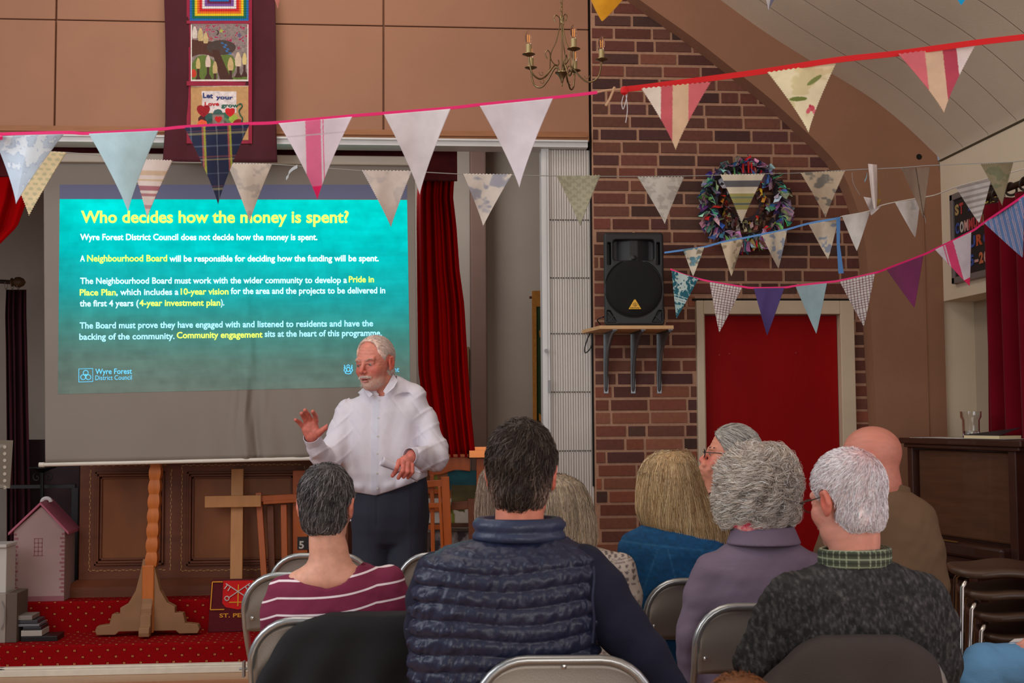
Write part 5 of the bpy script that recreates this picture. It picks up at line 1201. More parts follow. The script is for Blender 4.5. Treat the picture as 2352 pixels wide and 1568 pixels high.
def piano():
    a = P(2088, 1000, 6.30); b = P(2313, 1000, 5.62); ux = Vector((b.x-a.x, b.y-a.y, 0)); W = ux.length; ux.normalize(); uy = Vector((-ux.y, ux.x, 0))
    if uy.y < 0: uy = -uy
    zt = 1.285; ang = math.atan2(ux.y, ux.x)
    r = thing('upright_piano', (a.x, a.y, 0), 'dark brown upright piano turned at an angle in front of the right wall', 'piano', rz=ang)
    dk = mat('dark_mahogany', (60, 32, 22), .35, var=.2, vscale=3, stretch=(1, 6, 6), coat=.35); pn = mat('piano_panel_wood', (84, 52, 34), .4, var=.18, vscale=5, stretch=(1, 8, 8), coat=.2)
    D = .34
    mb = MB(); mb.box((-.05, -.03, zt-.03), (W+.12, D, zt)); mb.box((-.03, -.015, zt-.05), (W+.09, D-.01, zt-.03)); mb.build('lid', dk, r, local=True, bevel=.006)
    mb = MB(); mb.box((-.02, 0, .03), (.02, D-.02, zt-.05)); mb.box((W, 0, .03), (W+.05, D-.02, zt-.05)); mb.box((0, .05, .03), (W, D-.02, zt-.05)); mb.build('case', dk, r, local=True, bevel=.004)
    mb = MB(); mb.box((.03, .03, .80), (W-.01, .052, zt-.06)); mb.build('front_panel', pn, r, local=True, bevel=.012)
    mb = MB(); mb.box((0, -.22, .68), (W+.05, .06, .72)); mb.box((-.02, -.24, .60), (.03, .05, .735)); mb.box((W, -.24, .60), (W+.05, .05, .735)); mb.build('key_bed', dk, r, local=True, bevel=.012)
    mb = MB(); mb.box((.03, -.05, .72), (W, .05, .79)); mb.build('fallboard', dk, r, local=True, bevel=.015)
    mb = MB(); mb.box((.04, -.055, .79), (W-.3, -.048, .795)); mb.build('brass_strip', mat('dull_brass', (170, 130, 70), .4, .8), r, local=True)
    mb = MB(); mb.box((.03, .02, .10), (W, .05, .60)); mb.build('lower_panel', pn, r, local=True, bevel=.005)
    for x in (.0, W+.0): mb = MB(); mb.box((x, -.22, .0), (x+.05, -.17, .60)); mb.build('leg', dk, r, local=True, bevel=.006)
    def T(x, y, z): q = Vector((a.x, a.y, 0))+ux*x+uy*y; return Vector((q.x, q.y, z))
    # on the lid: tumbler, notebook, papers
    def onlid(px, py):
        q = PZ(px, py, zt); return q
    c = P(2206, 1000, 1.0); 
    t_ = (2206-2088)/(2313-2088)*W; c = T(t_, .08, zt+.003)
    s_ = (c-CAM).dot(FW)/FPX
    r = thing('drinking_glass', c, 'clear glass tumbler half full of water on the piano lid', 'glass'); gl = mat('clear_tumbler_glass', (250, 250, 250), .02, trans=1, ior=1.45)
    Hh = 61*s_; R = 23.5*s_
    mb = MB(); mb.lathe([(.001, 0), (R*.76, 0), (R*.80, Hh*.05), (R*.82, Hh*.68), (R*.98, Hh*.78), (R, Hh), (R*.95, Hh), (R*.92, Hh*.79), (R*.76, Hh*.68), (R*.74, Hh*.09), (.001, Hh*.08)], (0, 0, 0), n=40); auto(mb.build('tumbler', gl, r, local=True), 50)
    mb = MB(); mb.lathe([(.001, Hh*.085), (R*.735, Hh*.09), (R*.74, Hh*.27), (.001, Hh*.27)], (0, 0, 0), n=32); auto(mb.build('water', mat('water', (240, 250, 255), .0, trans=1, ior=1.33), r, local=True), 50)
    pap = mat('blue_white_leaflet', (186, 200, 220), .7, var=.2, vscale=30, col2=(226, 222, 214)); ppw = mat('white_paper', (220, 214, 208), .8)
    for k, (x0, y0, x1, y1, rz, th, m_, lab) in enumerate(((.01, .0, .30, .20, .1, .004, pap, 'blue and white leaflet left of the tumbler'), (.12, -.02, .42, .19, -.06, .002, ppw, 'white sheet of paper under the tumbler'), (.36, .0, .66, .2, .12, .003, ppw, 'white sheet of paper right of the tumbler'))):
        mb = MB(); cc = T((x0+x1)/2*W/.7, (y0+y1)/2, zt+.001*k+.0006); th2 = ang+rz; cs, sn = math.cos(th2), math.sin(th2); hx, hy = (x1-x0)/2*W/.7, (y1-y0)/2
        pts = [cc+Vector((cs*i-sn*j, sn*i+cs*j, 0)) for i, j in ((-hx, -hy), (hx, -hy), (hx, hy), (-hx, hy))]; mb.prism(pts, (0, 0, .0006)); tag(mb.build('paper_sheet', m_), lab+' on the piano', 'paper', 'papers on the piano')
    mb = MB(); cc = T(.50*W/.7, .09, zt+.004); cs, sn = math.cos(ang+.1), math.sin(ang+.1)
    pts = [cc+Vector((cs*i-sn*j, sn*i+cs*j, 0)) for i, j in ((-.11, -.07), (.11, -.07), (.11, .07), (-.11, .07))]; mb.prism(pts, (0, 0, .014)); r = thing('notebook', cc, 'cream notebook with a dark cover lying right of the tumbler', 'notebook'); mb.build('pages', mat('cream_pages', (206, 190, 150), .8), r)
    mb = MB(); pts = [p+Vector((0, 0, .0145)) for p in pts]; pts[2] = pts[2]+Vector((0, 0, .035)); pts[3] = pts[3]+Vector((0, 0, .006)); mb.prism(pts, (0, 0, .002)); mb.build('cover', mat('black_cover', (40, 36, 40), .5), r)
piano()
def stacked_seats():
    sh = mat('brown_moulded_plastic', (82, 60, 46), .38, bump=.1, bscale=200); cr = mat('chrome_leg', (200, 196, 190), .15, 1)
    lab = ['brown padded stacking chair topmost of the stack at right', 'brown stacking chair second from the top of the stack', 'brown stacking chair in the middle of the stack', 'brown stacking chair second from the bottom of the stack', 'brown stacking chair lowest of the stack at right']
    def f(Q):
        x, y, z = Q[:, 0], Q[:, 1], Q[:, 2]; r_ = np.abs(x/.215)**3+np.abs(y/.17)**3; sh_ = z+.03*np.exp(-((x/.13)**2+(y/.13)**2))+.012-.0*x
        sh_ = z-(-.018*np.exp(-((x/.12)**2+((y+.02)/.12)**2))-.018*np.clip(-(y+.12)/.08, 0, 1)**2+.008*np.cos(x*22))
        d1 = (r_**(1/3.)-1)*.2; return smax(d1, np.abs(sh_)-.016, .02)
    V, F = nets(f, (-.26, -.24, -.08), (.26, .24, .08), .007); me = None
    first = None
    for k in range(5):
        q = P(2308+22*k, 1297+49*k, 4.75-.03*k); r = thing('stacking_chair', (q.x+.0, q.y, 0), lab[k], 'chair', 'brown chairs stacked beside the piano', rz=-.35)
        zz = q.z-.012
        if first is None:
            o = mk('seat', V, F, sh, r, local=True, smooth=True); first = o
        else:
            o = first.copy(); COL.objects.link(o); o.parent = r
        o.location = (0, 0, zz)
        for sx, sy in ((-1, -1), (1, -1), (-1, 1), (1, 1)):
            mb = MB(); mb.tube([(sx*.15, sy*.12, zz-.035), (sx*.17, sy*.15, zz-.06), (sx*.20, sy*.19, max(zz-.46, .0) if k else .0+max(0, zz-.83))], .0095, 8); auto(mb.build('leg', cr, r, local=True), 50)
stacked_seats()
# ================================================================== people
class Figure:
    """local frame: x to the picture's right, y away from the camera, z up, origin on the floor"""
    def __init__(s, name, px, d, label, tilt=0):
        q = P(px, 950, d); s.o = Vector((q.x, q.y, 0)); s.rz = -YAW; s.root = thing(name, s.o, label, 'person', rz=-YAW)
        s.Ri = Matrix.Rotation(YAW, 3, 'Z'); s.c = s.Ri @ (CAM-s.o)
    def L(s, px, py, y=0):
        r = s.Ri @ ray(px, py); t = (y-s.c.y)/r.y; q = s.c+r*t; return np.array((q.x, y, q.z))
    def part(s, name, f, lo, hi, h, m, cols=None, label=None, parent=None):
        V, F = nets(f, lo, hi, h)
        return mk(name, V, F, m, parent or s.root, local=True, smooth=True, cols=cols(V) if cols else None, label=label), V, F

class Rings:
    """stack of super-ellipses, from picture rows: (py, x_left, x_right, y_centre, y_half)"""
    def __init__(s, fig, rows, n=2.4):
        R = []
        for py, xl, xr, yc, yh in rows:
            a = fig.L(xl, py, yc); b = fig.L(xr, py, yc); R.append((a[2], (a[0]+b[0])/2, (b[0]-a[0])/2, yc, yh))
        R.sort(); R = np.array(R); zz = np.linspace(R[0, 0], R[-1, 0], 90); A = np.stack([np.interp(zz, R[:, 0], R[:, i]) for i in range(1, 5)], 1)
        k = np.array([1, 2, 3, 2, 1])/9.; Ap = np.pad(A, ((2, 2), (0, 0)), 'edge'); s.A = sum(Ap[i:i+90]*k[i] for i in range(5)); s.z = zz; s.n = n; s.z0 = zz[0]; s.z1 = zz[-1]
    def __call__(s, Q):
        z = Q[:, 2]; cx, a, cy, b = (np.interp(z, s.z, s.A[:, i]) for i in range(4)); n = s.n
        r = (np.abs((Q[:, 0]-cx)/a)**n+np.abs((Q[:, 1]-cy)/b)**n)**(1/n); d = (r-1)*np.minimum(a, b)
        return np.maximum(np.maximum(d, z-s.z1), s.z0-z)

class Head:
    def __init__(s, fig, c, yaw, pitch=0, scale=1.0, roll=0, neck_to=None, neck_r=.055, old=1, nose=1.0, eyes=True):
        s.fig = fig; s.c = np.array(c, float); s.s = scale
        s.R = np.array(Matrix.Rotation(math.radians(yaw), 3, 'Z') @ Matrix.Rotation(math.radians(pitch), 3, 'X') @ Matrix.Rotation(math.radians(roll), 3, 'Y')); s.neck = neck_to; s.nr = neck_r; s.nose = nose; s.eyes = eyes; s.noears = False; s.old = old
    def can(s, Q): return ((Q-s.c) @ s.R/s.s).astype(np.float32)
    def loc(s, q): return (s.R @ (np.array(q, float)*s.s))+s.c
    def skull(s, q): return ell(q, (0, .014, .035), (.077, .098, .087))
    def sdf(s, Q):
        q = s.can(Q); m = q*np.array([-1, 1, 1], np.float32); qa = q.copy(); qa[:, 0] = np.abs(qa[:, 0]); n = s.nose
        d = s.skull(q)
        d = smin(d, ell(q, (0, -.030, -.035), (.061, .062, .088)), .03)
        d = smin(d, ell(q, (0, -.028, -.082), (.050, .050, .036)), .03)
        d = smin(d, ell(q, (0, -.074, -.100), (.024, .020, .018)), .02)
        d = smin(d, ell(qa, (.042, -.060, -.028), (.022, .025, .026)), .02)
        d = smin(d, cap(qa, (.0, -.086, .020), (.042, -.076, .024), .012, .011), .014)
        d = smax(d, -ell(qa, (.033, -.103, .002), (.020, .020, .013)), .012)
        d = smin(d, ell(qa, (.033, -.0760, .001), (.0165, .0118, .0135)), .004)
        d = smin(d, cap(qa, (.018, -.0885, .0068), (.048, -.0780, .0052), .0052, .0046), .003)    # upper lid
        d = smin(d, cap(qa, (.021, -.0870, -.0088), (.046, -.0775, -.0080), .0040, .003), .004)    # under-eye fold
        d = smin(d, cap(q, (0, -.090, .012), (0, -.113*n, -.028), .0075, .0115), .010)
        d = smin(d, ell(qa, (.0115, -.100*n, -.034), (.0085, .011, .0075)), .006)
        d = smax(d, -ell(qa, (.007, -.108*n, -.0415), (.0038, .006, .004)), .003)
        d = smin(d, ell(q, (0, -.088, -.055), (.030, .014, .016)), .012)
        d = smin(d, ell(qa, (.009, -.1005, -.0625), (.016, .006, .0048)), .004)
        d = smin(d, ell(q, (0, -.0985, -.0755), (.018, .008, .0062)), .005)
        d = smax(d, -cap(qa, (0, -.107, -.069), (.020, -.094, -.0695), .0042, .0022), .003)
        d = smax(d, -cap(qa, (.022, -.100, -.036), (.034, -.086, -.066), .0022, .0022), .008)    # smile line
        if not s.noears:
            e = ell(qa, (.083, .016, -.004), (.0085, .020, .032)); e = smin(e, cap(qa, (.089, .024, .018), (.087, .030, -.008), .0055, .0045), .006)
            e = smin(e, cap(qa, (.087, .006, .022), (.089, .022, .024), .0045, .005), .006); e = smin(e, ell(qa, (.079, .008, -.030), (.006, .008, .010)), .006)
            e = smax(e, -ell(qa, (.093, .013, -.002), (.006, .010, .016)), .004); d = smin(d, e, .006)
        d = d+.0007*wr(q, 150, 3)*(q[:, 1] < 0)
        if s.old: g_ = np.exp(-((q[:, 2]-.055)/.03)**2-(q[:, 0]/.05)**2)*(q[:, 1] < -.04); d = d+.0009*g_*np.sin(q[:, 2]*420+2*np.sin(q[:, 0]*30))+.0008*np.exp(-((qa[:, 0]-.066)/.012)**2-((q[:, 2]+.0)/.02)**2)*(q[:, 1] < -.03)*np.sin(q[:, 2]*500)
        d = d*s.s
        if s.neck is not None:
            a = s.loc((0, .030, -.045)); b = np.array(s.neck); mid = (a+b)/2; d = smin(d, limb(Q, [(*a, s.nr*.93), (*mid, s.nr*.95), (*b, s.nr*1.1)], .02), .018)
        return d
    def build(s, mat_, extra=None, h=.0035, cols=None, drop=.22, name='body', grow=0):
        f = (lambda Q: smin(s.sdf(Q), extra(Q), .02)) if extra else s.sdf
        lo = s.c-np.array([.125+grow, .14+grow, .15+drop]); hi = s.c+np.array([.125+grow, .14+grow, .14])
        V, F = nets(f, lo, hi, h); o = mk(name, V, F, mat_, s.fig.root, local=True, smooth=True, cols=cols(V) if cols else None)
        if s.eyes:
            wt = mat('eye_white', (158, 124, 114), .25); ir = mat('eye_iris_grey', (84, 98, 110), .2); pu = mat('eye_pupil', (14, 12, 12), .1)
            for k in (-1, 1):
                c = (.033*k, -.0752, .0003); mb = MB(); sph(mb, s.loc(c), .0136*s.s, 16); e = mb.build('eye', wt, s.fig.root, local=True, smooth=True)
                dr = s.gaze if hasattr(s, 'gaze') else np.array((0, -1, -.05)); dr = dr/np.linalg.norm(dr)
                mb = MB(); sph(mb, s.loc(np.array(c)+dr*.0088), .0064*s.s, 12); mb.build('iris', ir, e, local=True, smooth=True)
                mb = MB(); sph(mb, s.loc(np.array(c)+dr*.0134), .0028*s.s, 8); mb.build('pupil', pu, e, local=True, smooth=True)
        return o, V, F
def sph(mb, c, r, n=12):
    mb.lathe([(r*math.sin(PI*i/n), -r*math.cos(PI*i/n)) for i in range(n+1)], c, n=2*n)

def strands(f, roots, flow, n_steps, ds, lift, rad, curl=None, seed=0, jitter=.25, taper=.3, out0=-.002):
    """hair threads growing over the surface f<0; roots (N,3); returns verts, faces, t along, id"""
    rng = np.random.default_rng(seed); N = len(roots); p = roots.astype(np.float32).copy(); path = [p.copy()]; jit = rng.normal(0, jitter, (N, 3)).astype(np.float32)
    ln = rng.uniform(.6, 1.15, N).astype(np.float32); off = rng.uniform(lift[0], lift[1], N).astype(np.float32)
    for k in range(n_steps):
        g = grad(f, p); d = flow(p)+jit*(.5+.5*k/n_steps); d = d-g*np.sum(d*g, 1)[:, None]*.9; d /= np.linalg.norm(d, axis=1)[:, None]+1e-9
        p = p+d*(ds*ln)[:, None]; t = (k+1)/n_steps
        tgt = out0+(off-out0)*min(1, t*1.6); v = f(p); g = grad(f, p); p = p-g*((v-tgt)*.8)[:, None]; path.append(p.copy())
    W = np.stack(path, 1)
    if curl:
        amp, turns = curl; ph = ((fbm(roots[:, 0]*22, roots[:, 2]*22+roots[:, 1]*16, seed, 2)*26)+rng.normal(0, .35, N))[:, None]; t = np.linspace(0, 1, n_steps+1)[None]; T = np.gradient(W, axis=1); T /= np.linalg.norm(T, axis=2)[..., None]+1e-9
        A = np.cross(T, np.array([.3, .2, 1.])); A /= np.linalg.norm(A, axis=2)[..., None]+1e-9; B = np.cross(T, A); w_ = (amp*np.clip(t*3, 0, 1)*rng.uniform(.6, 1.3, (N, 1)))[..., None]; a = (ph+t*turns*6.28*rng.uniform(.8, 1.2, (N, 1)))[..., None]
        W = W+A*np.cos(a)*w_+B*np.sin(a)*w_
    T = np.gradient(W, axis=1); T /= np.linalg.norm(T, axis=2)[..., None]+1e-9; A = np.cross(T, np.array([.31, .17, .93])); A /= np.linalg.norm(A, axis=2)[..., None]+1e-9; B = np.cross(T, A)
    t = np.linspace(0, 1, n_steps+1); rr = rad*(1-(1-taper)*t**2); m = n_steps+1; rs = rng.uniform(.6, 1.4, N)
    ring = []
    for k in range(3):
        a = 2*PI*k/3; ring.append(W+(A*math.cos(a)+B*math.sin(a))*(rr[None, :, None]*rs[:, None, None]))
    V = np.stack(ring, 2).reshape(-1, 3)      # N, m, 3 sides
    base = (np.arange(N)[:, None]*m+np.arange(m-1)[None])*3; base = base.ravel(); F = []
    for k in range(3):
        k2 = (k+1) % 3; F.append(np.stack([base+k, base+k2, base+3+k2, base+3+k], 1))
    return V, np.concatenate(F), np.tile(np.repeat(t, 3), N), np.repeat(np.arange(N), m*3)

M_hair = mat('hair', attr=True, rough=.5, spec=.35)
M_skin = mat('skin', attr=True, rough=.5, sss=.12, bump=.12, bscale=500, spec=.4)
def hair(fig, f, lo, hi, base, palette, flow, n=3500, h=.005, steps=7, ds=.006, lift=(-.001, .005), rad=.0009, curl=None, seed=1, jitter=.25, mask=None, shade=1.0, name='hair', capdown=.0, parent=None, extra=None, colfn=None, fs=None, streak=45):
    V, F = nets(f, lo, hi, h); rng = np.random.default_rng(seed)
    nz = fbm(V[:, 0]*60, V[:, 2]*60+V[:, 1]*30, seed, 3); C = np.array(base, float)[None]*(.75+.5*nz[:, None])
    if colfn is not None: C = colfn(V, C)
    g = V if mask is None else V[mask(V)]
    idx = rng.integers(0, len(g), n); roots = g[idx]+rng.normal(0, h*.5, (n, 3))
    SV, SF, t, sid = strands(fs or f, roots, flow, steps, ds, lift, rad, curl, seed, jitter)
    pal = np.array(palette, float); ki = (fbm(roots[:, 0]*streak+roots[:, 1]*streak*.6+40, roots[:, 2]*streak*.35+7, seed, 2)-.5)*2.2*len(pal)+rng.uniform(0, len(pal)*.8, n); pc = pal[np.floor(ki).astype(int) % len(pal)]*rng.uniform(.88, 1.12, (n, 1)); SC_ = pc[sid]*(.86+.2*t[:, None])
    if colfn is not None: SC_ = colfn(SV, SC_)
    VV = np.concatenate([V, SV]); FF = np.concatenate([F, SF+len(V)]); CC = np.clip(np.concatenate([C, SC_]), 0, 255)
    return mk(name, VV, FF, M_hair, parent or fig.root, local=True, smooth=True, cols=CC)
def short_hair_f(hd, thick=.008, line=0.0, nape=-.085, bald=0.0, side=.0, front=.9):
    def f(Q):
        q = hd.can(Q); x, y, z = q[:, 0], q[:, 1], q[:, 2]
        d = ell(q, (0, .016, .038), (.078+thick*.55, .099+thick, .088+thick)); d = smin(d, ell(q, (0, .040, -.045), (.060+thick*.5, .060+thick*.7, .055)), .03)
        rec = bald*np.exp(-(x/.045)**2)*(y < .06)
        pl = (-(y+front*z+.022+line)+rec+side*np.clip(np.abs(x)-.05, 0, .05)*3)/math.hypot(1, front)
        earc = .034-np.hypot(y-.010, (z+.006)*.75)-np.clip(.062-np.abs(x), 0, 1)*3      # gap round the ear
        d = smax(d, pl, .008); d = smax(d, nape-z+.0*x, .008); d = smax(d, earc, .006); return d*hd.s
    return f
def radial_flow(hd, crown=(0, .055, .125), grav=.3, swirl=.4, comb=None):
    cw = hd.loc(crown)
    def fl(p):
        d = p-cw; d = d/(np.linalg.norm(d, axis=1)[:, None]+1e-6); s_ = np.cross(d, np.array([0, 0, 1.])); d = d+s_*swirl+np.array([0, 0, -grav])
        if comb is not None: d = d*.25+(hd.R @ np.array(comb, float))[None]
        return d.astype(np.float32)
    return fl
def skin_cols(hd, base=(196, 128, 108), red=(190, 92, 80), extra=None):
    def f(V):
        q = hd.can(V); n_ = fbm(q[:, 0]*70+5, q[:, 2]*70, 3)[:, None]; C = np.array(base, float)*(.93+.14*n_)
        def blend(w_, col):
            nonlocal C
            w_ = np.clip(w_, 0, 1)[:, None]; C = C*(1-w_)+np.array(col, float)*w_
        g = lambda c, r: np.exp(-(((q[:, 0]-c[0])/r[0])**2+((q[:, 1]-c[1])/r[1])**2+((q[:, 2]-c[2])/r[2])**2))
        qx = np.abs(q[:, 0]); ga = lambda c, r: np.exp(-(((qx-c[0])/r[0])**2+((q[:, 1]-c[1])/r[1])**2+((q[:, 2]-c[2])/r[2])**2))
        blend(.6*g((0, -.115, -.03), (.02, .03, .02)), red); blend(.55*ga((.045, -.08, -.03), (.025, .03, .025)), red)
        blend(.7*ga((.086, .015, 0), (.012, .03, .04)), (206, 84, 66)); blend(.9*g((0, -.104, -.070), (.024, .02, .010)), (176, 78, 76))
        blend(.35*ga((.033, -.09, .004), (.02, .03, .014)), (150, 84, 76))
        if extra: C = extra(q, C, g, ga)
        return np.clip(C, 0, 255)
    return f
def neckfold(Q): return 0

# ------------------------------------------------------------------ folding chairs
M_steel = mat('silver_grey_tube', (168, 168, 166), .3, .75); M_pan = mat('taupe_pressed_steel', (140, 130, 120), .4, .45, bump=.1, bscale=400); M_seatr = mat('red_vinyl', (190, 14, 18), .5)
def folding_chair():
    r = thing('folding_chair', (0, 0, 0), 'x', 'chair'); W = .222
    def U(zc, R=.105):   # inverted U outline of the back
        pts = [(-W, 0, 0.0)]
        return pts
    top = .80; R = .13
    pts = [(-W, .40, .012), (-W, .22, .30), (-W, .05, .52), (-W, .0, .60), (-W, -.025, top-R)]
    for a in np.linspace(0, PI/2, 9)[1:]: pts.append((-W+R*(1-math.cos(a)), -.03, top-R+R*math.sin(a)*1.0))
    for a in np.linspace(0, PI/2, 9)[:-1]: pts.append((W-R+R*math.sin(a), -.03, top-R+R*math.cos(a)))
    pts += [(W, -.025, top-R), (W, .0, .60), (W, .05, .52), (W, .22, .30), (W, .40, .012)]
    mb = MB(); mb.tube(pts, .0125, 12); auto(mb.build('frame', M_steel, r, local=True), 60)
    # pressed back panel
    n, m = 30, 12; V = []; F = []
    for j in range(m+1):
        for i in range(n+1):
            u = i/n*2-1; x = u*(W-.006); ztop = top-.008 if abs(x) < W-R else top-.008-(R-math.sqrt(max(R*R-(abs(x)-(W-R))**2, 0)))*.97; z = .585+(ztop-.585)*j/m
            V.append((x, -.018+.014*(1-u*u)+.004*math.cos(j/m*PI*2)-.012*(j/m), z))
    for j in range(m):
        for i in range(n): k = j*(n+1)+i; F.append((k, k+1, k+n+2, k+n+1))
    mk('backrest', V, F, M_pan, r, local=True, smooth=True, solid=.004)
    mb = MB(); mb.tube([(-W+.01, .0, .585), (W-.01, .0, .585)], .004, 8); auto(mb.build('panel_lip', M_steel, r, local=True))
    mb = MB()
    for x, z in ((-W+.03, .635), (W-.03, .635), (0, .782)): mb.lathe([(.0075, .0), (.007, -.004), (.001, -.006)], (x, -.022, z), (0, 1, 0), 10)
    auto(mb.build('rivet', mat('bright_rivet', (190, 188, 184), .25, .9), r, local=True))
    mb = MB(); mb.box((-W+.02, .02, .425), (W-.02, .40, .455)); mb.build('seat', M_seatr, r, local=True, bevel=.014)
    for s in (-1, 1):
        mb = MB(); mb.tube([(s*(W-.028), -.02, .012), (s*(W-.028), .12, .24), (s*(W-.028), .30, .42)], .011, 10); auto(mb.build('leg', M_steel, r, local=True), 60)
        mb = MB(); mb.box((s*W-.004+s*.012, .015, .40), (s*W+.004+s*.012, .045, .46)); mb.tube([(s*W, .03, .43), (s*(W+.03), .03, .43)], .005, 8); mb.build('hinge', M_steel, r, local=True)
    mb = MB(); mb.tube([(-W+.03, .03, .11), (W-.03, .03, .11)], .008, 8); mb.build('stretcher', M_steel, r, local=True)
    return r
_chair0 = folding_chair(); _used = [False]
def chair(px, d, label, dz=0, turn=0):
    q = P(px, 950, d)
    if not _used[0]: c = _chair0; _used[0] = True
    else:
        c = _chair0.copy(); COL.objects.link(c)
        for ch in _chair0.children:
            k = ch.copy(); COL.objects.link(k); k.parent = c
    c.location = (q.x, q.y, 0); c.rotation_euler = (0, 0, -YAW+turn); c['label'] = label; c['group'] = 'grey folding chairs set out in rows'; return c
CH = [(741, 5.45, 'grey folding chair in the front row, directly before the speaker'), (1031, 5.45, 'grey folding chair in the front row right of the speaker legs'), (697, 4.80, 'grey folding chair in the second row ahead of the striped top'),
      (751, 3.75, 'grey folding chair under the black coat'), (1290, 3.14, 'grey folding chair behind the navy padded vest, nearest the camera'), (1744, 3.97, 'grey folding chair behind the mauve jacket'),
      (1612, 4.57, 'grey folding chair behind the denim jacket'), (1955, 3.30, 'grey folding chair under the charcoal coat'), (1318, 4.45, 'grey folding chair of the woman in the patterned cardigan'),
      (2028, 4.25, 'grey folding chair of the bald man'), (1716, 5.3, 'grey folding chair of the man with his fist at his chin')]
for a in CH: chair(*a)
def lower_body(fig, col_mat, hipx=0, z=.50, yb=.12, name='trousers', w=.10, h=.014, shoes=True):
    """seated legs, bent at hip and knee"""
    def f(Q):
        d = ell(Q, (hipx, yb, z+.03), (.19, .15, .12))
        for s in (-1, 1): d = smin(d, limb(Q, [(hipx+s*.09, yb+.02, z, .085), (hipx+s*.12, yb+.42, z+.02, .062), (hipx+s*.12, yb+.40, .28, .056), (hipx+s*.12, yb+.36, .09, .042)], .02), .03)
        return d
    fig.part(name, f, (hipx-.3, yb-.2, .04), (hipx+.3, yb+.55, z+.2), h, col_mat)
    for s in (-1, 1):
        fig.part('shoe', lambda Q, s=s: smax(smin(ell(Q, (hipx+s*.12, yb+.42, .035), (.048, .13, .045)), ell(Q, (hipx+s*.12, yb+.35, .06), (.042, .06, .055)), .02), -(Q[:, 2]-.004), .004), (hipx+s*.12-.07, yb+.24, 0), (hipx+s*.12+.07, yb+.58, .14), .012, mat('dark_leather', (34, 28, 26), .5))
M_dtr = mat('dark_trouser_cloth', (44, 44, 52), .9)

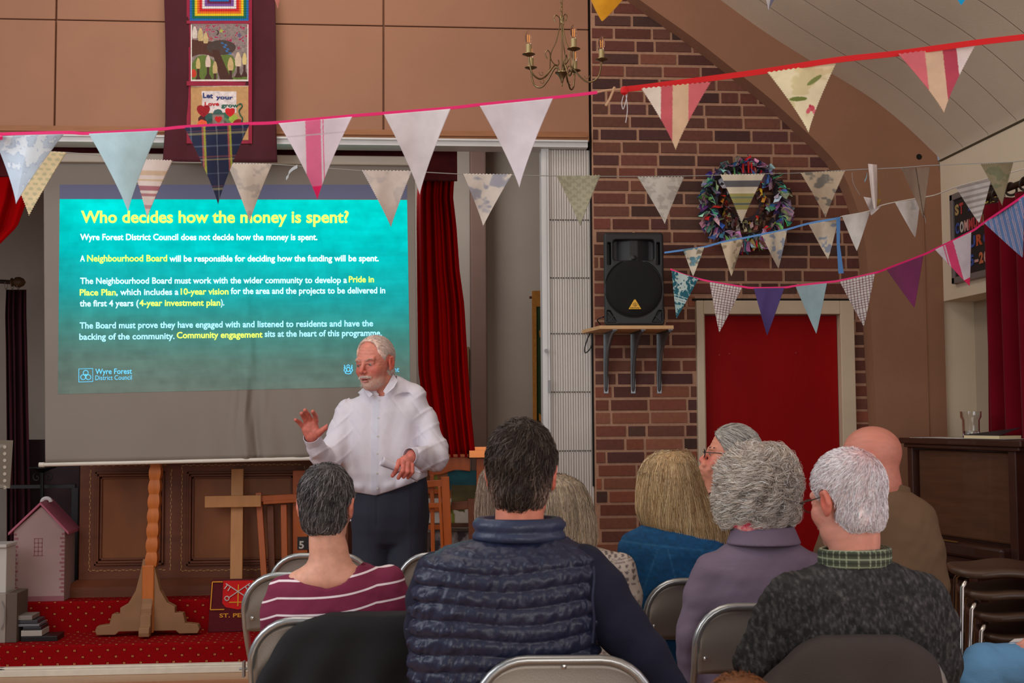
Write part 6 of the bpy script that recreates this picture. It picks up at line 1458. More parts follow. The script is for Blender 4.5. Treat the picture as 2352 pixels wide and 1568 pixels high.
# ================================================================== woman in the striped top
def striped():
    F_ = Figure('person', 750, 3.86, 'person with short grey hair in a maroon top with white stripes'); L = F_.L
    hc = L(750, 1164, .02); hd = Head(F_, hc, 176, 8, .98, neck_to=L(757, 1290, -.005), neck_r=.053, eyes=True)
    yo = Rings(F_, [(1296, 700, 850, .0, .055), (1306, 690, 862, .0, .068), (1322, 665, 890, .01, .085), (1345, 640, 915, .01, .10), (1400, 618, 930, .015, .115), (1480, 625, 930, .02, .125), (1620, 640, 925, .04, .13), (1760, 635, 935, .07, .14)], 2.2)
    sh = lambda Q: smin(yo(Q), limb(Q, [(*L(660, 1345, .01), .05), (*L(640, 1390, .02), .052), (*L(632, 1480, .03), .05), (*L(640, 1600, .12), .045), (*L(690, 1640, .3), .04)], .02), .03)
    def sk(Q):    # skin of neck and shoulders under the boat neckline
        return smin(limb(Q, [(*L(757, 1265, .0), .056), (*L(757, 1300, .0), .062)]), ell(Q, L(758, 1330, .0), (.135, .07, .048)), .045)
    hd.build(M_skin, sk, .0035, skin_cols(hd, (222, 162, 136), (206, 120, 100)), drop=.16, grow=.03)
    arm = lambda Q: smin(limb(Q, [(*L(648, 1358, .01), .048), (*L(640, 1400, .015), .050), (*L(634, 1490, .03), .048), (*L(645, 1640, .10), .043), (*L(690, 1690, .32), .036)], .02), limb(Q, [(*L(895, 1330, .01), .046), (*L(905, 1380, .015), .048), (*L(905, 1490, .03), .047), (*L(900, 1640, .10), .043), (*L(850, 1690, .32), .036)], .02), .005)
    zn = L(757, 1322)[2]; xn = L(757, 1322)[0]
    def f(Q):
        d = smin(yo(Q), arm(Q), .03); x = Q[:, 0]-xn
        nl = Q[:, 2]-(zn+.02+.55*np.maximum(np.abs(x)-.03, 0)*1.0-.0*x-.02*np.exp(-(x/.07)**2)-.04*(Q[:, 1] < .02)*0)
        hole = smax((np.hypot(x/1.25, Q[:, 1])-.088), -(Q[:, 2]-(zn-.03+.20*np.abs(x))), .01)
        d = smax(d, -hole, .006)
        return d+.0022*wr(Q, 26, 2)+.0012*wr(Q, 60, 3)
    def cols(V):
        x = V[:, 0]-xn; z = V[:, 2]; y = V[:, 1]; onarm = np.clip((np.abs(x)-.155)/.03, 0, 1)
        t = z-.16*x-.5*x*x+.006*np.sin(x*14); t = t+onarm*(.55*(np.abs(x)-.155))
        c = np.tile(np.array([(118, 36, 66)], float), (len(V), 1)); c[(t/.0505) % 1 < .13] = (226, 206, 208); return c
    F_.part('striped_top', f, L(590, 1660, 0)-np.array([.02, .16, 0]), L(970, 1270, 0)+np.array([.02, .38, .02]), .0055, pattern(mat('jersey_cotton', (118, 34, 64), .9, bump=.2, bscale=300), lambda X, Y, Z: [(((Z-X0*.16-(X0*X0)*.5+(X0*14).sin()*.006+((X0.abs()-.155).max(0)*6)*.05).mod(.0505)).lt(.0062), (232, 214, 216)) for X0 in [X-xn]]))
    hf = short_hair_f(hd, .013, .0, -.088, front=.8); def_lo = hc-np.array([.12, .13, .14]); def_hi = hc+np.array([.12, .14, .15])
    hair(F_, lambda Q: hf(Q)+.002*wr(Q, 70, 2), def_lo, def_hi, (64, 60, 60), [(104, 98, 96), (70, 64, 64), (150, 144, 142), (52, 48, 50), (88, 84, 84)], radial_flow(hd, (0, .06, .12), .5, .6), 5200, .005, 7, .0062, (-.001, .007), .0011, seed=11, jitter=.35)
    mb = MB(); sph(mb, hd.loc((.081, .012, -.043)), .0045, 8); sph(mb, hd.loc((-.081, .012, -.043)), .0045, 8); mb.build('earring', mat('silver_bead', (200, 190, 190), .2, .9), F_.root, local=True)
    lower_body(F_, M_dtr)
    # black coat over the chair
    q = P(751, 950, 3.75)
    Fc = Figure('coat', 765, 3.70, 'plain black coat draped over the chair back below the striped top'); Fc.root['category'] = 'coat'; Lc = Fc.L
    cr = Rings(Fc, [(1408, 775, 945, 0, .035), (1418, 705, 962, .0, .05), (1440, 668, 972, .0, .062), (1500, 634, 980, 0, .07), (1600, 592, 990, 0, .078), (1760, 560, 990, 0, .085), (1900, 560, 990, 0, .08)], 3)
    fc = lambda Q: cr(Q)+.010*np.sin(Q[:, 0]*38+3*np.sin(Q[:, 2]*5))*np.clip((Lc(0, 1440)[2]-Q[:, 2])*6, 0, 1)+.003*wr(Q, 20, 5)
    Fc.part('coat_cloth', fc, Lc(540, 1900, 0)-np.array([0, .13, 0]), Lc(1010, 1395, 0)+np.array([0, .13, 0]), .008, mat('black_wool_cloth', (26, 25, 27), .95, bump=.4, bscale=300))
striped()

# ================================================================== man in the padded vest
def vest():
    F_ = Figure('person', 1200, 3.27, 'person with short dark brown hair in a navy padded vest'); L = F_.L
    hc = L(1199, 1092, .02); hd = Head(F_, hc, 172, 6, 1.04, neck_to=L(1192, 1225, -.01), neck_r=.062)
    hd.build(M_skin, None, .0035, skin_cols(hd, (214, 134, 108), (204, 90, 66)), drop=.14)
    hf = short_hair_f(hd, .017, .0, -.092, front=.8)
    hair(F_, lambda Q: hf(Q)+.0028*wr(Q, 60, 2), hc-np.array([.13, .13, .14]), hc+np.array([.13, .15, .16]), (46, 36, 32), [(72, 58, 50), (50, 40, 36), (96, 82, 74), (42, 32, 28), (60, 48, 42)], radial_flow(hd, (0, .06, .12), .5, .7), 6500, .005, 7, .0062, (-.001, .009), .0012, seed=21, jitter=.45,
         colfn=lambda V, C: C*(1+.9*np.clip((-(hd.can(V)[:, 2])+.01)/.06, 0, 1)*np.clip((np.abs(hd.can(V)[:, 0])-.03)/.04, 0, 1))[:, None])
    T = Rings(F_, [(1238, 1095, 1290, -.005, .06), (1250, 1050, 1325, 0, .085), (1262, 1000, 1350, 0, .10), (1290, 968, 1370, 0, .118), (1340, 953, 1376, .005, .13), (1430, 944, 1372, .01, .14), (1520, 942, 1370, .02, .145), (1620, 948, 1372, .03, .15), (1760, 950, 1380, .06, .15)], 2.6)
    zt = L(1200, 1240)[2]
    def quilt(Q, f0):
        x, z = Q[:, 0], Q[:, 2]; zz = z+.010*np.sin(x*6+1)+.006*np.sin(x*17+z*9)-.05*x; p = .0425; ph = (zz/p) % 1
        b = np.abs(np.sin(PI*ph)); pk = .0036*wr(Q, 85, 1, (1.3, 1, .55))*(.5+b)+.0016*wr(Q, 170, 4, (1.4, 1, .5))
        return f0-.0085*b**.6+.004+pk
    arml = lambda Q: limb(Q, [(*L(1000, 1312, .0), .050), (*L(976, 1380, .01), .048), (*L(972, 1440, .02), .046), (*L(985, 1560, .06), .044), (*L(1030, 1640, .25), .04)], .02)
    armr = lambda Q: limb(Q, [(*L(1345, 1310, .0), .065), (*L(1378, 1355, -.01), .070), (*L(1425, 1435, -.02), .068), (*L(1480, 1505, -.03), .064), (*L(1530, 1590, -.02), .058), (*L(1560, 1680, .05), .05)], .02)
    F_.part('vest', lambda Q: smax(quilt(Q, T(Q)), -smin(arml(Q), armr(Q), .01)-.045, .01), L(930, 1740, 0)-np.array([.02, .18, 0]), L(1395, 1225, 0)+np.array([.02, .2, .02]), .0045, mat('navy_nylon', (34, 38, 62), .42, var=.1, vscale=40, spec=.5, bump=.35, bscale=90))
    cc = L(1192, 1214, 0)
    def collar(Q):
        a = L(1093, 1208); b = L(1292, 1218); x = Q[:, 0]-(a[0]+b[0])/2; rx = (b[0]-a[0])/2; z = Q[:, 2]-cc[2]; r_ = np.sqrt((x/rx)**2+((Q[:, 1]+.0)/.088)**2)
        d = np.abs((r_-.90)*.088)-.010-.006*np.abs(np.sin(PI*(z+.004)/.031)); return smax(d+.0015*wr(Q, 60, 3), np.abs(z)-.031, .012)
    F_.part('collar', collar, cc-np.array([.16, .14, .06]), cc+np.array([.16, .14, .06]), .0045, mat('navy_nylon_collar', (48, 57, 82), .42, spec=.5, bump=.35, bscale=90))
    F_.part('jumper', lambda Q: smin(smin(arml(Q), armr(Q), .005), Rings0(Q), .04)+.003*wr(Q, 22, 7)+.0012*wr(Q, 70, 2), L(905, 1760, 0)-np.array([.02, .16, 0]), L(1620, 1250, 0)+np.array([.02, .42, 0]), .007, mat('navy_knit', (22, 24, 48), .9, bump=.3, bscale=350)) if False else None
    inner = Rings(F_, [(1256, 1060, 1330, 0, .07), (1280, 995, 1352, 0, .09), (1340, 970, 1362, .005, .105), (1500, 962, 1352, .02, .12), (1760, 965, 1360, .06, .13)], 2.4)
    F_.part('jumper', lambda Q: smin(smin(arml(Q), armr(Q), .005), inner(Q), .03)+.003*wr(Q, 22, 7)+.0012*wr(Q, 70, 2), L(905, 1760, 0)-np.array([.02, .16, 0]), L(1620, 1250, 0)+np.array([.02, .42, 0]), .007, mat('navy_knit', (18, 20, 42), .9, bump=.3, bscale=350))
    mb = MB(); mb.tube([tuple(L(1363+2*math.sin(k), 1300+k*16, -.132+.012*abs(k-5)/5)) for k in range(12)], .0035, 6); auto(mb.build('armhole_piping', mat('navy_nylon', (34, 38, 62), .42), F_.root, local=True))
    mb = MB(); q = L(1192, 1186, -.07); mb.box((q[0]-.008, q[1]-.004, q[2]-.002), (q[0]+.008, q[1], q[2]+.004)); mb.build('neck_label', mat('white_paper', (220, 214, 208), .8), F_.root, local=True)
    lower_body(F_, M_dtr)
vest()

# ================================================================== white haired man
def whitehair():
    F_ = Figure('person', 1960, 3.38, 'person with cropped white hair and glasses in a charcoal ribbed jumper'); L = F_.L
    hc = L(1944, 1150, .01); hd = Head(F_, hc, -153, 10, 1.05, neck_to=L(1962, 1285, .0), neck_r=.064)
    hd.build(M_skin, None, .0035, skin_cols(hd, (214, 146, 126), (204, 100, 84)), drop=.16)
    hf = short_hair_f(hd, .010, -.01, -.086, front=.8)
    hair(F_, hf, hc-np.array([.13, .14, .14]), hc+np.array([.13, .14, .16]), (232, 212, 210), [(255, 248, 250), (240, 228, 230), (255, 252, 255), (226, 210, 212)], radial_flow(hd, (0, .075, .10), .25, .5), 7000, .005, 6, .005, (.0, .007), .0010, seed=31, jitter=.35,
         colfn=lambda V, C: C*(1-np.array([.06, .22, .24])[None]*(np.exp(-(np.linalg.norm(V-hd.loc((-.01, .075, .10)), axis=1)/.045)**2))[:, None]))
    glasses(F_, hd, mat('tortoise_frame', (70, 56, 44), .35))
    T = Rings(F_, [(1290, 1895, 2045, 0, .06), (1302, 1865, 2075, 0, .082), (1325, 1810, 2125, 0, .105), (1355, 1775, 2155, .0, .12), (1420, 1760, 2170, .005, .135), (1520, 1770, 2165, .02, .14), (1700, 1775, 2165, .05, .15)], 2.4)
    arm = lambda Q: smin(limb(Q, [(*L(1815, 1365, 0), .06), (*L(1780, 1430, .0), .062), (*L(1740, 1520, .01), .060), (*L(1735, 1640, .08), .05), (*L(1800, 1700, .3), .042)], .02), limb(Q, [(*L(2120, 1365, 0), .058), (*L(2148, 1430, .01), .058), (*L(2160, 1520, .02), .055), (*L(2150, 1640, .10), .05), (*L(2090, 1700, .3), .042)], .02), .005)
    def rib(Q):
        x = Q[:, 0]; z = Q[:, 2]; k = np.sin((x+.25*np.abs(x)*(z-1.0))*330)
        return .0016*k*np.clip(1, 0, 1)+.0022*wr(Q, 130, 5, (1, 1, .5))+.003*wr(Q, 24, 4)
    def cols(V):
        n1 = fbm(V[:, 0]*220, V[:, 2]*110, 4, 2); n2 = fbm(V[:, 0]*60+V[:, 1]*40, V[:, 2]*60, 9, 2); g = 34+100*np.clip(n1-.42, 0, 1)+30*(n2-.5); return np.clip(np.stack([g*1.04, g, g*.98], 1), 8, 255)
    zn = L(1962, 1292)[2]; xn = L(1962, 1292)[0]
    F_.part('jumper', lambda Q: smin(T(Q), arm(Q), .03)+rib(Q), L(1660, 1720, 0)-np.array([.03, .18, 0]), L(2215, 1280, 0)+np.array([.03, .42, .02]), .0048, mat('charcoal_knit', attr=True, rough=.95, bump=.6, bscale=260), cols)
    cc = L(1963, 1278, 0)
    def collar(Q):
        x = Q[:, 0]-cc[0]; z = Q[:, 2]-cc[2]-.03*x; rr = np.sqrt((x/.098)**2+((Q[:, 1])/.082)**2); return smax(np.abs((rr-.93-z*1.2*0)*.085)-.008, np.abs(z)-.026, .01)
    def pl(V):
        a = np.arctan2(V[:, 1], V[:, 0]-cc[0]); c = np.tile(np.array([(66, 72, 56)], float), (len(V), 1)); c[((a*5.2) % 1 < .11)] = (150, 158, 130); c[(((V[:, 2]-cc[2])/.022) % 1 < .13)] = (150, 158, 130); c[(((V[:, 2]-cc[2])/.022+.5) % 1 < .2)] *= .7; return c
    F_.part('shirt_collar', collar, cc-np.array([.14, .12, .05]), cc+np.array([.14, .12, .05]), .0035, mat('green_check_cotton', attr=True, rough=.9), pl)
    lower_body(F_, M_dtr)
    Fc = Figure('coat', 1965, 3.25, 'dark charcoal coat draped over the chair behind the ribbed jumper'); Fc.root['category'] = 'coat'; Lc = Fc.L
    cr = Rings(Fc, [(1458, 1900, 2040, 0, .03), (1466, 1862, 2090, .0, .05), (1490, 1825, 2125, 0, .06), (1540, 1780, 2155, 0, .07), (1600, 1745, 2175, 0, .075), (1760, 1715, 2200, 0, .085), (1950, 1715, 2200, 0, .08)], 3)
    fc = lambda Q: cr(Q)+.009*np.sin(Q[:, 0]*30+2*np.sin(Q[:, 2]*5)+1)*np.clip((Lc(0, 1480)[2]-Q[:, 2])*6, 0, 1)+.003*wr(Q, 20, 5)
    Fc.part('coat_cloth', fc, Lc(1690, 1950, 0)-np.array([0, .13, 0]), Lc(2225, 1445, 0)+np.array([0, .13, 0]), .008, mat('charcoal_wool_cloth', (62, 52, 48), .95, bump=.5, bscale=300))
def glasses(F_, hd, m, lens=True):
    r = hd
    mb = MB()
    for k in (-1, 1):
        pts = [r.loc((k*.033+.024*math.cos(t), -.112+.004*abs(math.cos(t)), .000+.017*math.sin(t))) for t in np.linspace(0, 2*PI, 24)[:-1]]; mb.tube(pts, .0016, 6, closed=True)
        mb.tube([r.loc((k*.057, -.108, .006)), r.loc((k*.077, -.095, .008)), r.loc((k*.085, -.03, .010)), r.loc((k*.086, .012, .014)), r.loc((k*.085, .03, -.004))], .0020, 6)
    mb.tube([r.loc((-.009, -.113, .004)), r.loc((0, -.116, .007)), r.loc((.009, -.113, .004))], .0016, 6)
    auto(mb.build('glasses', m, F_.root, local=True), 60)
whitehair()

# ================================================================== curly grey hair
def curly():
    F_ = Figure('person', 1735, 4.10, 'person with curly grey hair, pink scarf and mauve jacket'); L = F_.L
    hc = L(1742, 1118, .02); hd = Head(F_, hc, 176, 0, .98, neck_to=L(1745, 1250, .0), neck_r=.052)
    hd.build(M_skin, None, .004, skin_cols(hd, (206, 150, 134)), drop=.15)
    c0 = L(1740, 1108, .015)
    def f(Q): 
        d = ell(Q, c0, (.128, .125, .128)); d = smin(d, ell(Q, L(1735, 1160, .02), (.125, .10, .08)), .04); d = smax(d, -ell(Q, hd.loc((0, -.10, -.04)), (.07, .08, .09)), .02); return d+.011*wr(Q, 34, 4)+.006*wr(Q, 75, 1)
    fl = radial_flow(hd, (0, .04, .13), .35, .5)
    hair(F_, f, c0-np.array([.17, .17, .19]), c0+np.array([.17, .17, .17]), (190, 174, 162), [(240, 228, 214), (214, 200, 186), (255, 248, 238), (172, 158, 148), (230, 212, 192)], fl, 9000, .006, 24, .0055, (.001, .012), .0008, curl=(.0150, 1.7), seed=41, jitter=.12, streak=60)
    T = Rings(F_, [(1236, 1695, 1800, 0, .05), (1250, 1668, 1838, 0, .075), (1275, 1632, 1872, 0, .095), (1310, 1612, 1882, 0, .11), (1400, 1612, 1878, .01, .125), (1520, 1615, 1880, .02, .13), (1700, 1615, 1885, .05, .14)], 2.4)
    arm = lambda Q: smin(limb(Q, [(*L(1632, 1310, 0), .055), (*L(1610, 1370, .0), .056), (*L(1592, 1450, .0), .056), (*L(1590, 1560, .05), .048), (*L(1630, 1600, .25), .04)], .02), limb(Q, [(*L(1862, 1310, 0), .055), (*L(1880, 1380, .01), .055), (*L(1888, 1480, .02), .052), (*L(1880, 1580, .10), .046), (*L(1840, 1600, .3), .04)], .02), .005)
    z1 = L(1740, 1300)[2]
    def st(Q): 
        z = Q[:, 2]-z1+.06*Q[:, 0]; return .0016*(np.exp(-(z/.002)**2)+np.exp(-((z-.010)/.002)**2)+np.exp(-((z-.02)/.002)**2))
    F_.part('jacket', lambda Q: smin(T(Q), arm(Q), .03)+st(Q)+.004*wr(Q, 17, 3)+.0018*wr(Q, 45, 6), L(1535, 1720, 0)-np.array([.03, .17, 0]), L(1930, 1220, 0)+np.array([.03, .42, .02]), .0055, mat('mauve_cotton', (112, 96, 112), .85, var=.1, vscale=6, bump=.3, bscale=300))
    cc = L(1752, 1228, 0)
    def col(Q):
        x = Q[:, 0]-cc[0]; z = Q[:, 2]-cc[2]; rr = np.sqrt((x/(.112-.4*z))**2+((Q[:, 1]+.01)/(.088-.5*z))**2); return smax(np.abs((rr-.92)*.085)-.008, np.abs(z)-.030, .01)
    F_.part('jacket_collar', col, cc-np.array([.16, .15, .06]), cc+np.array([.16, .15, .06]), .005, mat('mauve_cotton', (112, 96, 112), .85))
    cs = L(1722, 1212, 0)
    def sc(Q): x = Q[:, 0]-cs[0]-.01; z = Q[:, 2]-cs[2]-.35*(-x); rr = np.sqrt((x/.078)**2+((Q[:, 1])/.075)**2); return smax(np.abs((rr-.9)*.075)-.011, np.abs(z)-.022, .012)+.002*wr(Q, 60, 3)
    F_.part('scarf', sc, cs-np.array([.12, .12, .06]), cs+np.array([.12, .12, .07]), .0045, mat('pink_print_scarf', (206, 20, 70), .7, vscale=50, col2=(226, 160, 150)))
    lower_body(F_, M_dtr)
curly()

# ================================================================== long hair helper for the bobs
def bob(F_, hd, rows, base, pal, seed, n=4200, rad=.0011, mask_face=True, flare=0, ds=.02, steps=14, y0=.02):
    R = Rings(F_, rows, 2.2)
    def f(Q):
        d = R(Q); d = smin(d, short_hair_f(hd, .014, front=.8)(Q), .01) if False else d
        if mask_face: d = smax(d, -ell(Q, hd.loc((0, -.105, -.05)), (.062, .075, .11)), .015)
        return d+.0018*wr(Q, 55, 3, (1, 1, .15))
    fs_ = lambda Q: R(np.stack([Q[:, 0], Q[:, 1], np.maximum(Q[:, 2], R.z0+.002)], 1)) if True else 0
    zt = R.z1; cw = hd.loc((0, .05, .12))
    def fl(p):
        d = p-cw; d[:, 2] = 0; d = d/(np.linalg.norm(d, axis=1)[:, None]+1e-6); k = np.clip((cw[2]-p[:, 2])/.05, 0, 1)[:, None]; return (d*(1-k)+np.array([0, 0, -1.])*(k+.3)+d*flare*k).astype(np.float32)
    lo = np.array([R.A[:, 0].min()-R.A[:, 1].max()-.02, -.18+y0, R.z0-.01]); hi = np.array([R.A[:, 0].max()+R.A[:, 1].max()+.02, .2+y0, R.z1+.02])
    hair(F_, f, lo, hi, base, pal, fl, n, .0065, steps, ds, (-.001, .006), rad, seed=seed, jitter=.16, fs=lambda Q: fs_(Q)+.0018*wr(Q, 55, 3, (1, 1, .15)), mask=lambda V: V[:, 2] > R.z0+(R.z1-R.z0)*.15)

def denim():
    F_ = Figure('person', 1560, 4.68, 'person with straight blonde hair in a blue denim jacket'); L = F_.L
    hc = L(1552, 1114, .02); hd = Head(F_, hc, 160, 0, .98, neck_to=L(1556, 1215, .0), neck_r=.05); hd.build(M_skin, None, .0045, skin_cols(hd, (214, 160, 140)), drop=.12)
    bob(F_, hd, [(1036, 1520, 1575, .02, .03), (1042, 1500, 1590, .02, .065), (1056, 1482, 1597, .02, .095), (1085, 1468, 1605, .02, .115), (1130, 1463, 1620, .02, .12), (1170, 1464, 1648, .015, .11), (1205, 1480, 1672, .0, .095), (1218, 1500, 1680, -.005, .08)], (170, 138, 98), [(196, 162, 116), (226, 196, 150), (160, 126, 88), (210, 176, 128), (238, 212, 168), (176, 140, 98)], 51, flare=.25, n=9000, rad=.0009)
    T = Rings(F_, [(1200, 1490, 1615, 0, .05), (1212, 1462, 1650, 0, .08), (1235, 1432, 1672, 0, .10), (1262, 1424, 1682, 0, .115), (1330, 1440, 1685, .01, .125), (1500, 1450, 1680, .03, .13), (1640, 1450, 1685, .05, .14)], 2.4)
    arm = lambda Q: smin(limb(Q, [(*L(1452, 1262, 0), .055), (*L(1456, 1320, .02), .052), (*L(1462, 1420, .05), .05), (*L(1490, 1490, .25), .042)], .02), limb(Q, [(*L(1670, 1262, 0), .052), (*L(1680, 1330, .02), .052), (*L(1680, 1430, .05), .05), (*L(1650, 1490, .25), .042)], .02), .005)
    z1 = L(1560, 1252)[2]
    def seam(Q):
        x, z = Q[:, 0], Q[:, 2]; s_ = np.exp(-((z-z1+.10*x)/.0035)**2)
        for xx, k in ((-.10, -.35), (-.065, .25), (.065, -.25), (.10, .35)): s_ = s_+np.exp(-((x-xx-k*(z1-z))/.003)**2)*(z < z1)
        return s_
    def cols(V):
        s_ = np.clip(seam(V), 0, 1)[:, None]; n_ = fbm(V[:, 0]*90, V[:, 2]*140, 5, 3)[:, None]; c = np.array([(12, 74, 118)], float)*(.8+.4*n_); return np.clip(c*(1-.4*s_)+np.array([(80, 130, 170)], float)*.4*s_, 0, 255)
    F_.part('denim_jacket', lambda Q: smin(T(Q), arm(Q), .03)+.0022*seam(Q)+.004*wr(Q, 18, 9)+.002*wr(Q, 50, 2), L(1395, 1640, 0)-np.array([.03, .17, 0]), L(1725, 1190, 0)+np.array([.03, .40, .02]), .006, mat('denim_cloth', attr=True, rough=.85, bump=.3, bscale=500), cols)
    lower_body(F_, M_dtr)
denim()

def cardigan():
    F_ = Figure('person', 1290, 4.42, 'person with ash blonde bobbed hair in a white patterned cardigan'); L = F_.L
    hc = L(1272, 1168, .02); hd = Head(F_, hc, 185, 0, .98, neck_to=L(1275, 1270, .0), neck_r=.05); hd.build(M_skin, None, .0045, skin_cols(hd, (214, 160, 140)), drop=.12)
    bob(F_, hd, [(1090, 1245, 1295, .02, .03), (1097, 1220, 1318, .02, .065), (1112, 1201, 1338, .02, .095), (1145, 1185, 1355, .02, .115), (1190, 1180, 1366, .02, .12), (1235, 1185, 1370, .01, .105), (1258, 1195, 1362, .0, .08), (1268, 1215, 1345, .0, .06)], (156, 138, 116), [(200, 180, 152), (164, 146, 126), (220, 200, 172), (144, 128, 112), (190, 162, 126)], 61, n=8500, rad=.0009)
    T = Rings(F_, [(1252, 1215, 1350, 0, .06), (1262, 1190, 1395, 0, .085), (1278, 1165, 1430, 0, .10), (1310, 1150, 1450, 0, .115), (1400, 1155, 1450, .01, .125), (1640, 1160, 1455, .05, .14)], 2.4)
    arm = lambda Q: smin(limb(Q, [(*L(1425, 1305, 0), .055), (*L(1438, 1370, .01), .055), (*L(1442, 1470, .05), .05), (*L(1410, 1520, .25), .042)], .02), limb(Q, [(*L(1178, 1305, 0), .055), (*L(1172, 1380, .01), .055), (*L(1175, 1480, .05), .05), (*L(1200, 1520, .25), .042)], .02), .005)
    zt = L(1290, 1262)[2]
    def cols(V):
        x, z = V[:, 0], V[:, 2]; t = (zt-z+.12*np.abs(x))*1.0; c = np.tile(np.array([(196, 182, 170)], float), (len(V), 1))
        m = (t > .015) & (t < .05) & (np.sin(x*260)*np.sin(z*260) > .15); c[m] = (112, 100, 98)
        m = ((t > .052) & (t < .056)) | ((t > .062) & (t < .066)); c[m] = (130, 118, 112)
        m = (t > .075) & (t < .15) & (np.abs(((x*38) % 1)-.5)*2+((t*42) % 1) < .75); c[m] = (112, 100, 98)
        m = (t > .16) & (np.sin(x*170)*np.sin(z*170) > .5); c[m] = (150, 138, 130); return c
    F_.part('cardigan', lambda Q: smin(T(Q), arm(Q), .03)+.003*wr(Q, 20, 2), L(1120, 1640, 0)-np.array([.03, .17, 0]), L(1500, 1240, 0)+np.array([.03, .40, .02]), .0055, mat('patterned_knit', attr=True, rough=.95, bump=.5, bscale=300), cols)
    lower_body(F_, M_dtr)
cardigan()

def hidden_brown():
    F_ = Figure('person', 1160, 4.98, 'person with long light brown hair mostly hidden behind the navy vest wearer'); L = F_.L
    hc = L(1158, 1136, .02); hd = Head(F_, hc, 180, 0, .95, neck_to=L(1158, 1225, .0), neck_r=.05); hd.build(M_skin, None, .006, skin_cols(hd, (214, 160, 140)), drop=.12)
    bob(F_, hd, [(1062, 1135, 1180, .02, .03), (1070, 1118, 1198, .02, .065), (1090, 1103, 1214, .02, .095), (1130, 1095, 1224, .02, .11), (1180, 1092, 1226, .02, .11), (1220, 1096, 1222, .01, .10), (1245, 1108, 1212, .0, .07)], (132, 110, 94), [(160, 136, 118), (130, 108, 92), (184, 160, 140)], 71, n=3600)
    T = Rings(F_, [(1228, 1110, 1205, 0, .055), (1245, 1080, 1235, 0, .09), (1280, 1062, 1255, 0, .11), (1400, 1065, 1250, .01, .12), (1560, 1065, 1250, .05, .13)], 2.4)
    F_.part('jumper', lambda Q: T(Q)+.003*wr(Q, 20, 2), L(1050, 1560, 0)-np.array([.03, .17, 0]), L(1270, 1215, 0)+np.array([.03, .25, .02]), .01, mat('grey_marl_knit', (110, 104, 106), .9))
    lower_body(F_, M_dtr); chair(1160, 4.86, 'grey folding chair in the second row hidden behind the navy vest')
hidden_brown()

def glassesman():
    F_ = Figure('person', 1690, 5.15, 'person in profile with swept back grey hair and glasses, fist at chin'); L = F_.L
    hc = L(1678, 1047, .0); hd = Head(F_, hc, -97, -6, 1.0, neck_to=L(1700, 1165, .03), neck_r=.056, nose=1.05); hd.gaze = np.array((0, -1, 0))
    # fist under the chin, forearm down
    w0 = hd.loc((0, -.105, -.098)); wr_ = L(1634, 1135, -.01)
    kn = L(1618, 1080, -.03); 
    def fist(Q):
        d = ell(Q, L(1626, 1078, -.01), (.040, .036, .032))
        for i, (a, b, c) in enumerate((((1640, 1066), (1618, 1068), (1612, 1080)), ((1640, 1072), (1614, 1077), (1611, 1089)), ((1640, 1080), (1613, 1087), (1613, 1098)), ((1640, 1088), (1615, 1096), (1617, 1105)))):
            yy = -.022+.006*i; d = smin(d, limb(Q, [(*L(*a, yy), .010), (*L(*b, yy-.012), .0098), (*L(*c, yy+.012), .009)], .003), .004)
        d = smin(d, limb(Q, [(*L(1640, 1095, -.03), .011), (*L(1630, 1078, -.045), .010), (*L(1634, 1066, -.045), .009)], .003), .005)
        return smin(d, limb(Q, [(*L(1630, 1092, -.01), .030), (*L(1636, 1135, -.01), .027), (*L(1645, 1175, .0), .034)], .01), .02)
    hd.build(M_skin, fist, .0038, skin_cols(hd, (220, 146, 118), (212, 100, 92)), drop=.14, grow=.05)
    hf = short_hair_f(hd, .009, -.012, -.07, front=.75)
    hair(F_, hf, hc-np.array([.14, .12, .14]), hc+np.array([.14, .12, .15]), (164, 156, 146), [(226, 218, 206), (186, 178, 168), (244, 238, 228), (140, 132, 126)], radial_flow(hd, comb=(0, 1.1, -.35)), 5200, .005, 8, .007, (.0, .007), .0009, seed=81, jitter=.12)
    glasses(F_, hd, mat('dark_frame', (40, 34, 36), .3)); 
    mb = MB(); 
    for i in range(9): mb.tube([hd.loc((.028+.003*i, -.092+.002*i, .026)), hd.loc((.034+.003*i, -.094+.003*i, .031))], .0012, 4)
    mb.build('eyebrow', mat('dark_brow', (90, 80, 76), .8), F_.root, local=True)
    T = Rings(F_, [(1160, 1665, 1735, .04, .06), (1172, 1640, 1765, .04, .09), (1200, 1620, 1790, .04, .115), (1300, 1622, 1795, .05, .125), (1500, 1625, 1795, .08, .14)], 2.4)
    arm = lambda Q: limb(Q, [(*L(1650, 1200, .0), .055), (*L(1640, 1300, -.03), .05), (*L(1636, 1230, -.05), .042), (*L(1640, 1160, -.01), .038), (*L(1638, 1138, -.01), .036)], .02)
    F_.part('jumper', lambda Q: smin(T(Q), arm(Q), .03)+.003*wr(Q, 20, 2), L(1590, 1500, 0)-np.array([.03, .17, 0]), L(1830, 1120, 0)+np.array([.03, .3, .02]), .009, mat('dark_maroon_knit', (52, 20, 28), .9))
    lower_body(F_, M_dtr)
glassesman()

